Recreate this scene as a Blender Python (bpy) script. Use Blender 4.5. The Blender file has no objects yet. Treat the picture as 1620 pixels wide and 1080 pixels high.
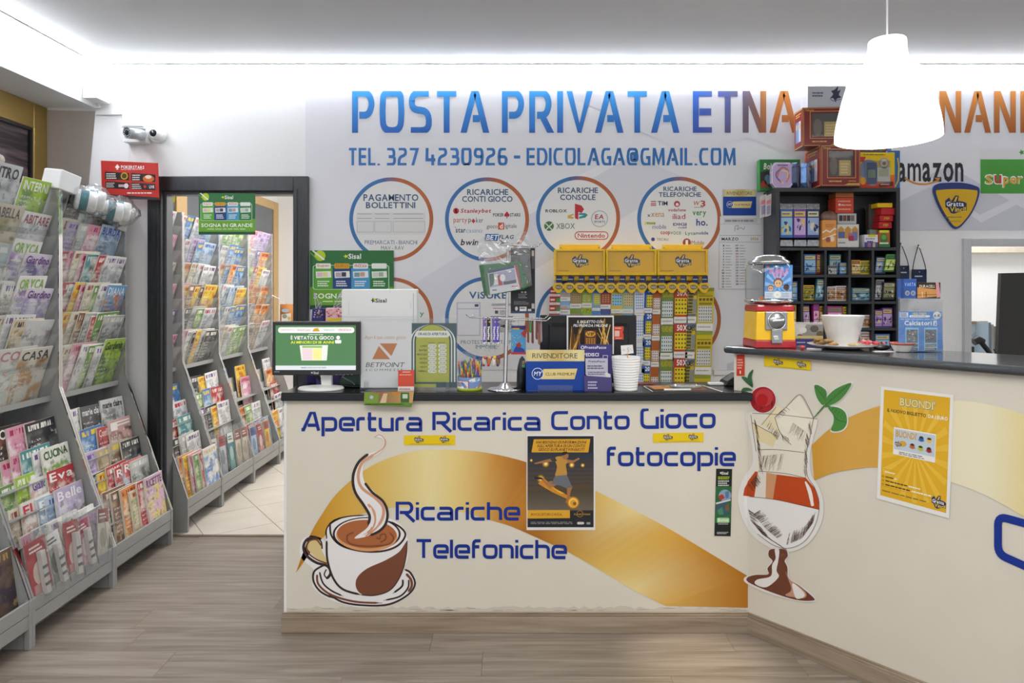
import bpy, bmesh, math, random
from mathutils import Vector, Matrix, geometry
# ------------------------------------------------------------------ camera, world, lights, exposure
SC = bpy.context.scene
COL = SC.collection
F, CX, CY, HC = 1090.0, 810.0, 460.0, 1.51          # focal length (px of a 1620 px frame), horizon, eye height
cam_d = bpy.data.cameras.new('camera'); cam = bpy.data.objects.new('camera', cam_d); COL.objects.link(cam)
cam.location = (0, 0, HC); cam.rotation_euler = (math.pi/2, 0, 0)
cam_d.sensor_width = 36; cam_d.lens = F/1620*36; cam_d.shift_y = -80/1620; cam_d.clip_start = .05
SC.camera = cam
SC.view_settings.view_transform = 'Standard'; SC.view_settings.look = 'None'
SC.view_settings.gamma = 1; SC.view_settings.use_curve_mapping = False
SC.view_settings.exposure = 0.18
W = bpy.data.worlds.new('world'); SC.world = W; W.use_nodes = True
W.node_tree.nodes['Background'].inputs[0].default_value = (.93, .96, 1, 1)
W.node_tree.nodes['Background'].inputs[1].default_value = 0.7
def area(name, loc, rot, sx, sy, power, col=(1, 1, 1)):
    d = bpy.data.lights.new(name, 'AREA'); d.shape = 'RECTANGLE'; d.size = sx; d.size_y = sy; d.energy = power; d.color = col
    o = bpy.data.objects.new(name, d); o.location = loc; o.rotation_euler = rot; COL.objects.link(o); return o
# ceiling fittings of the shop behind the camera, the cove LED strip over the back wall and beam, the back room's ceiling light
area('shop_ceiling_light', (-.2, .6, 2.86), (0, 0, 0), 3.2, 1.2, 58, (1, .97, .93))
area('shop_ceiling_light_two', (2.6, 1.4, 2.86), (0, 0, 0), 1.6, 1.0, 15, (1, .96, .92))
area('back_room_light', (-1.2, 6.2, 2.84), (0, 0, 0), 1.3, 3.0, 85, (1, .98, .95))
sd = bpy.data.lights.new('ceiling_spot', 'SPOT'); sd.energy = 190; sd.color = (1, .88, .66); sd.spot_size = math.radians(15); sd.spot_blend = 1; sd.shadow_soft_size = .04
so = bpy.data.objects.new('ceiling_spot', sd); so.location = (.76, 2.83, 2.86); so.rotation_euler = (-.01, 0, 0); COL.objects.link(so)
area('pass_through_light', (3.4, 4.85, 2.28), (0, 0, 0), .8, .4, 9, (1, .98, .95))
LED_STRENGTH = 118.0

# ------------------------------------------------------------------ helpers
R = random.Random(7)
def lin(c):
    if isinstance(c, str):
        c = c.lstrip('#'); c = [int(c[i:i+2], 16)/255 for i in (0, 2, 4)]
        return tuple(x/12.92 if x <= .04045 else ((x+.055)/1.055)**2.4 for x in c)
    return tuple(c[:3])
def mixc(a, b, t):
    a = lin(a); b = lin(b); return tuple(a[i]*(1-t)+b[i]*t for i in range(3))
def P(px, py, Y): return Vector(((px-CX)/F*Y, Y, HC+(CY-py)/F*Y))
MATS = {}
def nodes_of(m):
    m.use_nodes = True; return m.node_tree, m.node_tree.nodes['Principled BSDF']
def M(name, col='#888888', rough=.5, metal=0., spec=.5, noise=0., nscale=30., bump=0., emit=0., coat=0., alpha=1., aniso=None):
    if name in MATS: return MATS[name]
    m = bpy.data.materials.new(name); t, b = nodes_of(m); c = lin(col)
    b.inputs['Base Color'].default_value = (*c, 1); b.inputs['Roughness'].default_value = rough
    b.inputs['Metallic'].default_value = metal; b.inputs['Specular IOR Level'].default_value = spec
    b.inputs['Coat Weight'].default_value = coat
    if emit: b.inputs['Emission Color'].default_value = (*c, 1); b.inputs['Emission Strength'].default_value = emit
    if alpha < 1: b.inputs['Alpha'].default_value = alpha
    n = t.nodes.new('ShaderNodeTexNoise'); n.inputs['Scale'].default_value = nscale; n.inputs['Detail'].default_value = 4
    tc = t.nodes.new('ShaderNodeTexCoord')
    if aniso:
        mp = t.nodes.new('ShaderNodeMapping'); mp.inputs['Scale'].default_value = aniso
        t.links.new(tc.outputs['Object'], mp.inputs[0]); t.links.new(mp.outputs[0], n.inputs['Vector'])
    else: t.links.new(tc.outputs['Object'], n.inputs['Vector'])
    if noise:
        r = t.nodes.new('ShaderNodeValToRGB'); a = tuple(x*(1-noise) for x in c); z = tuple(min(1, x*(1+noise)) for x in c)
        r.color_ramp.elements[0].position = .3; r.color_ramp.elements[1].position = .7
        r.color_ramp.elements[0].color = (*a, 1); r.color_ramp.elements[1].color = (*z, 1)
        t.links.new(n.outputs['Fac'], r.inputs[0]); t.links.new(r.outputs[0], b.inputs['Base Color'])
    else:
        mr = t.nodes.new('ShaderNodeMapRange'); mr.inputs['To Min'].default_value = max(0, rough-.04); mr.inputs['To Max'].default_value = min(1, rough+.04)
        t.links.new(n.outputs['Fac'], mr.inputs[0]); t.links.new(mr.outputs[0], b.inputs['Roughness'])
    if bump:
        bp = t.nodes.new('ShaderNodeBump'); bp.inputs['Strength'].default_value = bump; bp.inputs['Distance'].default_value = .003
        t.links.new(n.outputs['Fac'], bp.inputs['Height']); t.links.new(bp.outputs[0], b.inputs['Normal'])
    MATS[name] = m; return m
def ink(name='printed_ink', rough=.55, emit=0.):
    if name in MATS: return MATS[name]
    m = M(name, '#ffffff', rough, spec=.35); t = m.node_tree; b = t.nodes['Principled BSDF']
    a = t.nodes.new('ShaderNodeAttribute'); a.attribute_name = 'Col'
    t.links.new(a.outputs['Color'], b.inputs['Base Color'])
    if emit: t.links.new(a.outputs['Color'], b.inputs['Emission Color']); b.inputs['Emission Strength'].default_value = emit
    return m
def clear(name, tint='#ffffff', rough=.05, ior=1.45, white=0., bump=0., bscale=20., gain=1.):
    """thin clear plastic or glass: mostly transparent, fresnel gloss, optional haze and crinkle"""
    if name in MATS: return MATS[name]
    m = bpy.data.materials.new(name); t, b = nodes_of(m); N = t.nodes; L = t.links
    out = N['Material Output']; N.remove(b)
    tr = N.new('ShaderNodeBsdfTransparent'); tr.inputs[0].default_value = (*lin(tint), 1)
    gl = N.new('ShaderNodeBsdfGlossy'); gl.inputs['Roughness'].default_value = rough
    fr = N.new('ShaderNodeLayerWeight'); fr.inputs[0].default_value = .5
    mx = N.new('ShaderNodeMixShader')
    pw = N.new('ShaderNodeMath'); pw.operation = 'POWER'; pw.inputs[1].default_value = 4.0; L.new(fr.outputs['Facing'], pw.inputs[0])
    ad = N.new('ShaderNodeMath'); ad.operation = 'MULTIPLY_ADD'; ad.inputs[1].default_value = .75; ad.inputs[2].default_value = ((ior-1)/(ior+1))**2*1.6; L.new(pw.outputs[0], ad.inputs[0])
    ml = N.new('ShaderNodeMath'); ml.operation = 'MULTIPLY'; ml.inputs[1].default_value = gain; ml.use_clamp = True
    L.new(ad.outputs[0], ml.inputs[0]); L.new(ml.outputs[0], mx.inputs[0]); L.new(gl.outputs[0], mx.inputs[2])
    src = tr
    if white:
        df = N.new('ShaderNodeBsdfDiffuse'); df.inputs[0].default_value = (.9, .9, .9, 1)
        m2 = N.new('ShaderNodeMixShader'); m2.inputs[0].default_value = white
        L.new(tr.outputs[0], m2.inputs[1]); L.new(df.outputs[0], m2.inputs[2]); src = m2
    L.new(src.outputs[0], mx.inputs[1]); L.new(mx.outputs[0], out.inputs['Surface'])
    if bump:
        n = N.new('ShaderNodeTexNoise'); n.inputs['Scale'].default_value = bscale; n.inputs['Detail'].default_value = 3
        n.inputs['Distortion'].default_value = 1.2
        tc = N.new('ShaderNodeTexCoord'); L.new(tc.outputs['Object'], n.inputs['Vector'])
        bp = N.new('ShaderNodeBump'); bp.inputs['Strength'].default_value = bump; bp.inputs['Distance'].default_value = .02
        L.new(n.outputs['Fac'], bp.inputs['Height']); L.new(bp.outputs[0], gl.inputs['Normal']); L.new(bp.outputs[0], fr.inputs['Normal'])
    MATS[name] = m; return m

ORG = {}
class MB:
    """collects faces in world space; build() links them as ONE mesh object"""
    def __init__(s, X=None): s.v = []; s.f = []; s.c = []; s.m = []; s.s = []; s.X = X; s.col = (1, 1, 1); s.mi = 0; s.sm = False
    def add(s, vs, fs, col=None, mi=None, sm=None):
        o = len(s.v)
        for p in vs:
            p = Vector(p); s.v.append(s.X @ p if s.X else p)
        c = s.col if col is None else col
        if isinstance(c, str): c = lin(c)
        for f in fs:
            s.f.append([i+o for i in f])
            s.c.append([c[i] for i in f] if isinstance(c, list) else c)
            s.m.append(s.mi if mi is None else mi); s.s.append(s.sm if sm is None else sm)
        return s
    def box(s, x0, x1, y0, y1, z0, z1, **k):
        vs = [(x, y, z) for z in (z0, z1) for y in (y0, y1) for x in (x0, x1)]
        return s.add(vs, [(0, 2, 3, 1), (4, 5, 7, 6), (0, 1, 5, 4), (2, 6, 7, 3), (0, 4, 6, 2), (1, 3, 7, 5)], **k)
    def obox(s, O, a, b, c, **k):
        """box from corner O with edge vectors a, b, c (right handed)"""
        O, a, b, c = map(Vector, (O, a, b, c)); vs = [O+a*i+b*j+c*l for l in (0, 1) for j in (0, 1) for i in (0, 1)]
        return s.add(vs, [(0, 2, 3, 1), (4, 5, 7, 6), (0, 1, 5, 4), (2, 6, 7, 3), (0, 4, 6, 2), (1, 3, 7, 5)], **k)
    def pbox(s, x0, y0, x1, y1, Y, d, **k):
        a = P(x0, y1, Y); b = P(x1, y0, Y); return s.box(a.x, b.x, Y, Y+d, a.z, b.z, **k)
    def quad(s, a, b, c, d, **k): return s.add([a, b, c, d], [(0, 1, 2, 3)], **k)
    def poly(s, pts, **k): return s.add(pts, [tuple(range(len(pts)))], **k)
    def prism(s, pts, d, **k):
        """extrude polygon pts (3D) by vector d"""
        d = Vector(d); n = len(pts); vs = [Vector(p) for p in pts]+[Vector(p)+d for p in pts]
        return s.add(vs, [tuple(range(n))[::-1], tuple(range(n, 2*n))]+[(i, (i+1) % n, n+(i+1) % n, n+i) for i in range(n)], **k)
    def tube(s, pts, r, n=8, cap=True, **k):
        pts = [Vector(p) for p in pts]; rs = r if isinstance(r, (list, tuple)) else [r]*len(pts); vs = []; fs = []
        up = None
        for i, p in enumerate(pts):
            d = (pts[min(i+1, len(pts)-1)]-pts[max(i-1, 0)]).normalized()
            if up is None or abs(up.dot(d)) > .98: up = Vector((0, 0, 1)) if abs(d.z) < .9 else Vector((1, 0, 0))
            a = d.cross(up).normalized(); b = a.cross(d).normalized(); up = b
            vs += [p+(a*math.cos(2*math.pi*j/n)+b*math.sin(2*math.pi*j/n))*rs[i] for j in range(n)]
        for i in range(len(pts)-1):
            fs += [(i*n+j, i*n+(j+1) % n, (i+1)*n+(j+1) % n, (i+1)*n+j) for j in range(n)]
        k.setdefault('sm', True); s.add(vs, fs, **k)
        if cap:
            k['sm'] = False; m = len(pts)-1; s.add(vs[:n], [tuple(range(n))[::-1]], **k); s.add(vs[m*n:], [tuple(range(n))], **k)
        return s
    def lathe(s, C, prof, n=32, axis=None, **k):
        """revolve (radius, height) pairs about the axis (default up) through C"""
        C = Vector(C); ax = Vector(axis or (0, 0, 1)).normalized()
        a = ax.orthogonal().normalized(); b = ax.cross(a); vs = []; fs = []
        for r, h in prof: vs += [C+ax*h+(a*math.cos(2*math.pi*j/n)+b*math.sin(2*math.pi*j/n))*r for j in range(n)]
        for i in range(len(prof)-1): fs += [(i*n+j, i*n+(j+1) % n, (i+1)*n+(j+1) % n, (i+1)*n+j) for j in range(n)]
        k.setdefault('sm', True); return s.add(vs, fs, **k)
    def ball(s, C, r, n=12, sc=(1, 1, 1), **k):
        C = Vector(C); h = n//2; vs = []; fs = []
        for i in range(h+1):
            t = math.pi*i/h
            vs += [C+Vector((math.sin(t)*math.cos(2*math.pi*j/n)*sc[0], math.sin(t)*math.sin(2*math.pi*j/n)*sc[1], math.cos(t)*sc[2]))*r for j in range(n)]
        for i in range(h): fs += [(i*n+j, (i+1)*n+j, (i+1)*n+(j+1) % n, i*n+(j+1) % n) for j in range(n)]
        k.setdefault('sm', True); return s.add(vs, fs, **k)
    def build(s, name, mats, parent=None, bevel=0., seg=2, origin=None, subd=0, solid=0.):
        if not isinstance(mats, (list, tuple)): mats = [mats]
        if parent is not None: org = ORG[parent]
        elif origin is not None: org = Vector(origin)
        else:
            xs = [p.x for p in s.v]; ys = [p.y for p in s.v]; zs = [p.z for p in s.v]
            org = Vector(((min(xs)+max(xs))/2, (min(ys)+max(ys))/2, min(zs)))
        me = bpy.data.meshes.new(name); me.from_pydata([p-org for p in s.v], [], s.f)
        for m in mats: me.materials.append(m)
        me.polygons.foreach_set('material_index', s.m); me.polygons.foreach_set('use_smooth', s.s)
        at = me.color_attributes.new('Col', 'FLOAT_COLOR', 'CORNER'); buf = []
        for f, c in zip(s.f, s.c):
            if isinstance(c, list):
                for q in c: buf += [*q, 1]
            else: buf += [*c, 1]*len(f)
        at.data.foreach_set('color', buf)
        o = bpy.data.objects.new(name, me); COL.objects.link(o)
        if parent is not None: o.parent = parent
        else: o.location = org
        ORG[o] = org
        if subd: q = o.modifiers.new('subd', 'SUBSURF'); q.levels = subd; q.render_levels = subd
        if solid: q = o.modifiers.new('solid', 'SOLIDIFY'); q.thickness = solid; q.offset = 0
        if bevel: q = o.modifiers.new('bevel', 'BEVEL'); q.width = bevel; q.segments = seg; q.limit_method = 'ANGLE'; q.angle_limit = .6
        return o
USED = set()
def tag(o, label, cat, group=None):
    o['label'] = label; o['category'] = cat
    if group: o['group'] = group
    return o
def thing(name, label, cat, loc, group=None):
    o = bpy.data.objects.new(name, None); o.location = loc; o.empty_display_size = .05; COL.objects.link(o); ORG[o] = Vector(loc)
    return tag(o, label, cat, group)
def struct(o): o['kind'] = 'structure'; return o
def sempty(name, loc):
    o = bpy.data.objects.new(name, None); o.location = loc; COL.objects.link(o); ORG[o] = Vector(loc); o['kind'] = 'structure'; return o

# ---- glyphs of the built-in font, kept as triangles
GL = {}
def load_glyphs():
    chars = "ABCDEFGHIJKLMNOPQRSTUVWXYZabcdefghijklmnopqrstuvwxyz0123456789.,:'!?-@/&€ÈÌ%+"
    tmp = []
    for bold in (0, 1):
        for ch in chars:
            cu = bpy.data.curves.new('glyph', 'FONT'); cu.body = ch; cu.resolution_u = 2; cu.size = 1
            if bold: cu.offset = .010 if ch in 'MNWmw&@%' else .022
            o = bpy.data.objects.new('glyph', cu); COL.objects.link(o); tmp.append((ch, bold, o))
    dg = bpy.context.evaluated_depsgraph_get(); dg.update()
    for ch, bold, o in tmp:
        e = o.evaluated_get(dg); me = e.to_mesh(); vs = [(v.co.x, v.co.y) for v in me.vertices]
        me.calc_loop_triangles(); fs = [tuple(t.vertices) for t in me.loop_triangles]
        if vs:
            x0 = min(v[0] for v in vs); x1 = max(v[0] for v in vs)
            GL[ch, bold] = ([(x-x0, y) for x, y in vs], fs, x1-x0)
        e.to_mesh_clear()
    for ch, bold, o in tmp:
        cu = o.data; bpy.data.objects.remove(o); bpy.data.curves.remove(cu)
load_glyphs()
def layout(s, bold=0, sp=.075):
    vs = []; fs = []; x = 0
    for ch in s:
        if ch == ' ': x += .26; continue
        g = GL.get((ch, bold))
        if not g: continue
        o = len(vs); vs += [(a+x, b) for a, b in g[0]]; fs += [tuple(i+o for i in f) for f in g[1]]; x += g[2]+sp
    return vs, fs

class Canvas:
    """flat print on a plane; 2D coordinates run x right, y down. mp(x, y, layer) gives the point in the scene."""
    def __init__(s, mp): s.mp = mp; s.mb = MB()
    def pts(s, pts, fs, col, l):
        if callable(col): col = [lin(col(x, y)) for x, y in pts]
        s.mb.add([s.mp(x, y, l) for x, y in pts], [tuple(f)[::-1] for f in fs], col=col); return s
    def poly(s, pts, col, l=1): return s.pts(pts, [tuple(range(len(pts)))], col, l)
    def rect(s, x0, y0, x1, y1, col, l=1): return s.poly([(x0, y0), (x1, y0), (x1, y1), (x0, y1)], col, l)
    def rrect(s, x0, y0, x1, y1, r, col, l=1):
        q = []
        for cx, cy, a in ((x1-r, y0+r, -90), (x1-r, y1-r, 0), (x0+r, y1-r, 90), (x0+r, y0+r, 180)):
            q += [(cx+r*math.cos(math.radians(a+t)), cy+r*math.sin(math.radians(a+t))) for t in (0, 30, 60, 90)]
        return s.poly(q, col, l)
    def ell(s, cx, cy, rx, ry, col, l=1, n=28, rot=0):
        c, d = math.cos(rot), math.sin(rot); q = []
        for i in range(n):
            a = 2*math.pi*i/n; x = rx*math.cos(a); y = ry*math.sin(a); q.append((cx+x*c-y*d, cy+x*d+y*c))
        return s.poly(q, col, l)
    def ring(s, cx, cy, r0, r1, col, l=1, n=64, a0=0, a1=360, ky=1):
        q = []; fs = []
        for i in range(n+1):
            a = math.radians(a0+(a1-a0)*i/n); q += [(cx+r0*math.cos(a), cy+r0*math.sin(a)*ky), (cx+r1*math.cos(a), cy+r1*math.sin(a)*ky)]
        fs = [(2*i, 2*i+1, 2*i+3, 2*i+2) for i in range(n)]; return s.pts(q, fs, col, l)
    def line(s, pts, w, col, l=1, closed=False):
        """ribbon along pts; w is a width or a width per point"""
        n = len(pts); ws = w if isinstance(w, (list, tuple)) else [w]*n; q = []
        for i, (x, y) in enumerate(pts):
            a = pts[(i-1) % n] if closed or i > 0 else pts[i]; b = pts[(i+1) % n] if closed or i < n-1 else pts[i]
            d1 = Vector((x-a[0], y-a[1])); d2 = Vector((b[0]-x, b[1]-y))
            if d1.length < 1e-9: d1 = d2
            if d2.length < 1e-9: d2 = d1
            d1.normalize(); d2.normalize(); t = (d1+d2)
            t = t.normalized() if t.length > 1e-6 else d1
            k = ws[i]/2/max(.45, t.dot(d1)); q += [(x-t.y*k, y+t.x*k), (x+t.y*k, y-t.x*k)]
        m = n if closed else n-1
        return s.pts(q, [(2*i, (2*i+2) % (2*n), (2*i+3) % (2*n), 2*i+1) for i in range(m)], col, l)
    def text(s, t, x0, y0, x1, y1, col, l=2, bold=0, slant=0., dy=0.):
        vs, fs = layout(t, bold)
        if not vs: return s
        a0 = min(v[0] for v in vs); a1 = max(v[0] for v in vs); b0 = min(v[1] for v in vs); b1 = max(v[1] for v in vs)
        kx = (x1-x0)/(a1-a0); ky = (y1-y0)/(b1-b0)
        q = [(x0+(x-a0)*kx+(y-b0)*ky*slant, y1-(y-b0)*ky+dy*(x-a0)/(a1-a0)) for x, y in vs]
        return s.pts(q, [f[::-1] for f in fs], col, l)
    def small(s, x0, y0, x1, y1, n, col, l=2, seed=0):
        """n lines of print too small to read"""
        r = random.Random(seed+int(x0*7+y0)); h = (y1-y0)/n
        for i in range(n):
            x = x0; e = x1-(x1-x0)*r.uniform(0, .25)
            while x < e:
                w = min(e-x, (x1-x0)*r.uniform(.06, .2)); s.rect(x, y0+h*(i+.22), x+w, y0+h*(i+.72), col, l); x += w+(x1-x0)*.025
        return s
    def build(s, name, parent, rough=.55, emit=0., mat=None):
        return s.mb.build(name, mat or ink('printed_ink' if rough == .55 and not emit else f'printed_ink_{rough}_{emit}', rough, emit), parent)
CAM = Vector((0, 0, HC))
def plane_map(p0, n, eps=.0006):
    p0 = Vector(p0); n = Vector(n).normalized()
    def mp(x, y, l):
        d = Vector(((x-CX)/F, 1, (CY-y)/F)); q = CAM+d*((p0-CAM).dot(n)/d.dot(n)); return q+n*(eps*l)
    return mp
def front(Y, eps=.0006): return plane_map((0, Y, 0), (0, -1, 0), eps)
def affine(O, U, V, eps=.0005):
    """O top-left corner, U the full width, V the full height (pointing down); coordinates 0..1"""
    O, U, V = map(Vector, (O, U, V)); n = V.cross(U).normalized()*-1
    n = U.cross(-V).normalized()
    return lambda x, y, l: O+U*x+V*y+n*(eps*l)
def smooth(pts, n=6, closed=False):
    """Catmull-Rom through pts"""
    out = []; m = len(pts)
    for i in range(m if closed else m-1):
        if closed: p = [pts[(i+k) % m] for k in (-1, 0, 1, 2)]
        else: p = [pts[max(0, min(m-1, i+k))] for k in (-1, 0, 1, 2)]
        for j in range(n):
            t = j/n
            out.append(tuple(.5*((2*p[1][k])+(-p[0][k]+p[2][k])*t+(2*p[0][k]-5*p[1][k]+4*p[2][k]-p[3][k])*t*t+(-p[0][k]+3*p[1][k]-3*p[2][k]+p[3][k])*t**3) for k in range(len(pts[0]))))
    if not closed: out.append(tuple(pts[-1]))
    return out

# ---- stroke lettering: squared letters, baseline 0, cap height 1; a third number rounds that corner
def rpath(pts):
    out = []; n = len(pts)
    for i, p in enumerate(pts):
        r = p[2] if len(p) > 2 else 0
        if r == 0 or i == 0 or i == n-1: out.append((p[0], p[1])); continue
        a = Vector(pts[i-1][:2]); b = Vector(p[:2]); c = Vector(pts[i+1][:2]); u = (a-b); v = (c-b)
        r = min(r, u.length*.5, v.length*.5); u.normalize(); v.normalize()
        for j in range(6):
            t = j/5; q = (b+u*r)*(1-t)**2+b*2*t*(1-t)+(b+v*r)*t*t; out.append((q.x, q.y))
    return out
A_ = .22
SF1 = {  # tall squared capitals of the wall sign: width, strokes
 'P': (.62, [[(.06, 0), (.06, .95), (.45, .95, .2), (.56, .7, .2), (.45, .42, .2), (.18, .42)]]),
 'O': (.66, [[(.33, .95), (.58, .95, .24), (.6, .5), (.58, .05, .24), (.08, .05, .24), (.06, .5), (.08, .95, .24), (.34, .95)]]),
 'S': (.62, [[(.56, .95), (.08, .95, .2), (.06, .56, .2), (.54, .52, .2), (.58, .05, .25), (.04, .05)]]),
 'T': (.56, [[(0, .95), (.56, .95)], [(.28, .95), (.28, 0)]]),
 'A': (.72, [[(.0, -.12), (.335, .97, .1), (.395, .97, .1), (.72, -.12)], [(.30, .34), (.5, .34)]]),
 'R': (.64, [[(.06, 0), (.06, .95), (.46, .95, .2), (.56, .7, .2), (.46, .42, .2), (.2, .42)], [(.34, .42), (.66, -.1)]]),
 'I': (.12, [[(.06, 0), (.06, 1)]]),
 'V': (.66, [[(.0, 1.12), (.33, .04), (.66, 1.12)]]),
 'E': (.52, [[(.52, .95), (.06, .95), (.06, .05), (.52, .05)], [(.16, .5), (.5, .5)]]),
 'N': (.62, [[(.06, 0), (.06, 1.0)], [(.06, 1.05), (.56, -.05)], [(.56, 0), (.56, 1)]]),
 'L': (.5, [[(.06, 1), (.06, .05), (.5, .05)]]),
 'D': (.62, [[(.06, .05), (.06, .95), (.42, .95, .25), (.58, .7, .2), (.58, .3, .2), (.42, .05, .25), (.06, .05)]]),
 'C': (.6, [[(.58, .95), (.12, .95, .25), (.06, .5), (.12, .05, .25), (.58, .05)]]),
 'G': (.62, [[(.56, .95), (.12, .95, .25), (.06, .5), (.12, .05, .25), (.56, .05), (.56, .45), (.36, .45)]]),
 'M': (.78, [[(.06, 0), (.1, 1.0)], [(.08, 1.08), (.39, .15), (.70, 1.08)], [(.68, 1.0), (.72, 0)]]),
 '.': (.12, [[(.06, 0), (.06, .1)]]),
 '-': (.36, [[(.08, .48), (.3, .48)]]),
 '0': (.6, [[(.3, .95), (.52, .95, .22), (.54, .5), (.52, .05, .22), (.08, .05, .22), (.06, .5), (.08, .95, .22), (.3, .95)]]),
 '2': (.56, [[(.04, .95), (.46, .95, .2), (.5, .62, .2), (.08, .46, .2), (.06, .05), (.54, .05)]]),
 '3': (.56, [[(.04, .95), (.46, .95, .2), (.48, .5, .2), (.14, .5)], [(.14, .5), (.52, .5, .2), (.5, .05, .2), (.02, .05)]]),
 '4': (.58, [[(.08, 1), (.06, .32), (.58, .32)], [(.42, .62), (.42, 0)]]),
 '6': (.58, [[(.5, .95), (.12, .95, .25), (.06, .5), (.1, .05, .2), (.5, .05, .2), (.52, .5, .2), (.1, .5)]]),
 '7': (.54, [[(.02, .95), (.5, .95), (.17, -.1)]]),
 '9': (.58, [[(.06, .05), (.46, .05, .25), (.52, .5), (.48, .95, .2), (.08, .95, .2), (.06, .5, .2), (.48, .5)]]),
 '@': (.74, [[(.66, .05), (.12, .05, .2), (.06, .5), (.12, .95, .2), (.62, .95, .2), (.68, .5), (.66, .28, .1), (.3, .28, .1), (.28, .68, .1), (.5, .68), (.5, .3)]]),
}
X_ = .66
SF2 = {  # wide squared lettering on the counter
 'A': (1.02, [[(.0, .06), (.12, .06), (.55, 1.0), (.72, 1.0), (.98, .0)], [(.36, .3), (.85, .3)]]),
 'R': (.98, [[(.06, 0), (.06, .95), (.78, .95, .22), (.9, .7, .2), (.78, .42, .22), (.2, .42)], [(.48, .42), (1.02, -.1)]]),
 'C': (.95, [[(.95, .95), (.06, .95, .3), (.06, .05, .3), (.95, .05)]]),
 'G': (.95, [[(.42, 1.0), (.06, .97, .3), (.06, .05, .3), (.9, .05), (.9, .55), (.9, .6)]]),
 'T': (.86, [[(0, .95), (.86, .95)], [(.42, .95), (.42, 0)]]),
 'f': (.52, [[(.1, 0), (.1, .95, .25), (.52, .95)], [(.1, .62), (.44, .62)]]),
 'a': (.86, [[(.12, X_), (.8, X_, .2), (.8, .05), (.06, .05, .18), (.06, .37, .16), (.8, .37)]]),
 'c': (.76, [[(.76, X_), (.06, X_, .22), (.06, .05, .22), (.76, .05)]]),
 'e': (.84, [[(.8, .05), (.06, .05, .22), (.06, X_, .22), (.8, X_, .18), (.8, .34), (.22, .34)]]),
 'h': (.8, [[(.06, 0), (.06, 1)], [(.06, X_), (.74, X_, .22), (.74, 0)]]),
 'i': (.12, [[(.06, 0), (.06, .7)], [(.06, .86), (.06, 1.0)]]),
 'l': (.12, [[(.06, 0), (.06, 1)]]),
 'n': (.8, [[(.06, 0), (.06, X_), (.74, X_, .22), (.74, 0)]]),
 'o': (.82, [[(.4, X_), (.76, X_, .24), (.76, .05, .24), (.06, .05, .24), (.06, X_, .24), (.41, X_)]]),
 'p': (.84, [[(.06, -.3), (.06, X_), (.78, X_, .22), (.78, .05, .22), (.18, .05)]]),
 'r': (.46, [[(.06, 0), (.06, X_, .18), (.46, X_)]]),
 't': (.52, [[(.12, 1), (.12, .05, .14), (.5, .05)], [(0, X_), (.5, X_)]]),
 'u': (.8, [[(.06, X_+.05), (.06, .05, .22), (.74, .05), (.74, X_+.05)]]),
}
def strokes(cv, font, s, x0, ycap, x1, ybase, w, col, l=2, gap=.13, space=.42, dy=0.):
    """lettering fitted so cap top = ycap, baseline = ybase, run = x0..x1; dy lowers the right end"""
    tot = 0; lay = []
    for ch in s:
        if ch == ' ': tot += space; continue
        g = font[ch]; lay.append((tot, g[1])); tot += g[0]+gap
    V = []
    for k, (x, path) in enumerate((x, q) for x, st in lay for q in st):
        c = Canvas(lambda a, b, l: Vector((a, b, 0))); c.line([(x+a, b) for a, b in rpath(path)], w, (0, 0, 0), 0)
        for f in c.mb.f:
            q = [(c.mb.v[i].x, c.mb.v[i].y) for i in f]; q = clip(q, -9, 99, -.4 if font is SF2 else 0, 1.03 if font is SF2 else 1)
            if len(q) > 2: V.append((k, q))
    xs = [p[0] for _, q in V for p in q]; a0 = min(xs); a1 = max(xs); kx = (x1-x0)/(a1-a0); ky = ybase-ycap
    for k, q in V: cv.pts([(x0+(a-a0)*kx, ybase-b*ky+dy*(a-a0)/(a1-a0)) for a, b in q], [tuple(range(len(q)))], col, l+.25*(k % 3))
def star(cv, cx, cy, r, col, l=2, rot=-.3):
    q = []
    for i in range(10):
        a = rot-math.pi/2+i*math.pi/5; k = r if i % 2 == 0 else r*.45; q.append((cx+k*math.cos(a), cy+k*math.sin(a)))
    cv.poly(q, col, l)
def scratch_logo(cv, x0, y0, x1, y1, l=2, dy=0.):
    """the scratch-ticket emblem: hand sign with two fingers, two lines of bold lettering on a dark blob"""
    w = x1-x0; h = y1-y0; X = lambda t: x0+t*w; Y = lambda t: y0+t*h
    sh = lambda q: [(X(a), Y(b)+dy*a) for a, b in q]
    cv.poly(sh([(0, .3), (.18, .12), (.3, .3), (.48, 0), (.64, .02), (.6, .3), (.85, .34), (1, .42), (1, .82), (.6, .92), (.42, 1), (.26, .96), (.12, .66), (.02, .66)]), '#23305c', l)
    cv.poly(sh([(.2, .2), (.27, .36), (.5, .34), (.58, .06), (.5, .08), (.4, .34), (.3, .36)]), '#f4c81c', l+1)
    cv.text('Gratta', X(.06), Y(.34), X(.86), Y(.6), '#ffffff', l+2, 1, dy=dy*.8)
    cv.text('Vinci!', X(.22), Y(.62), X(.96), Y(.9), '#f4d21c', l+2, 1, dy=dy*.8)
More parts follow.
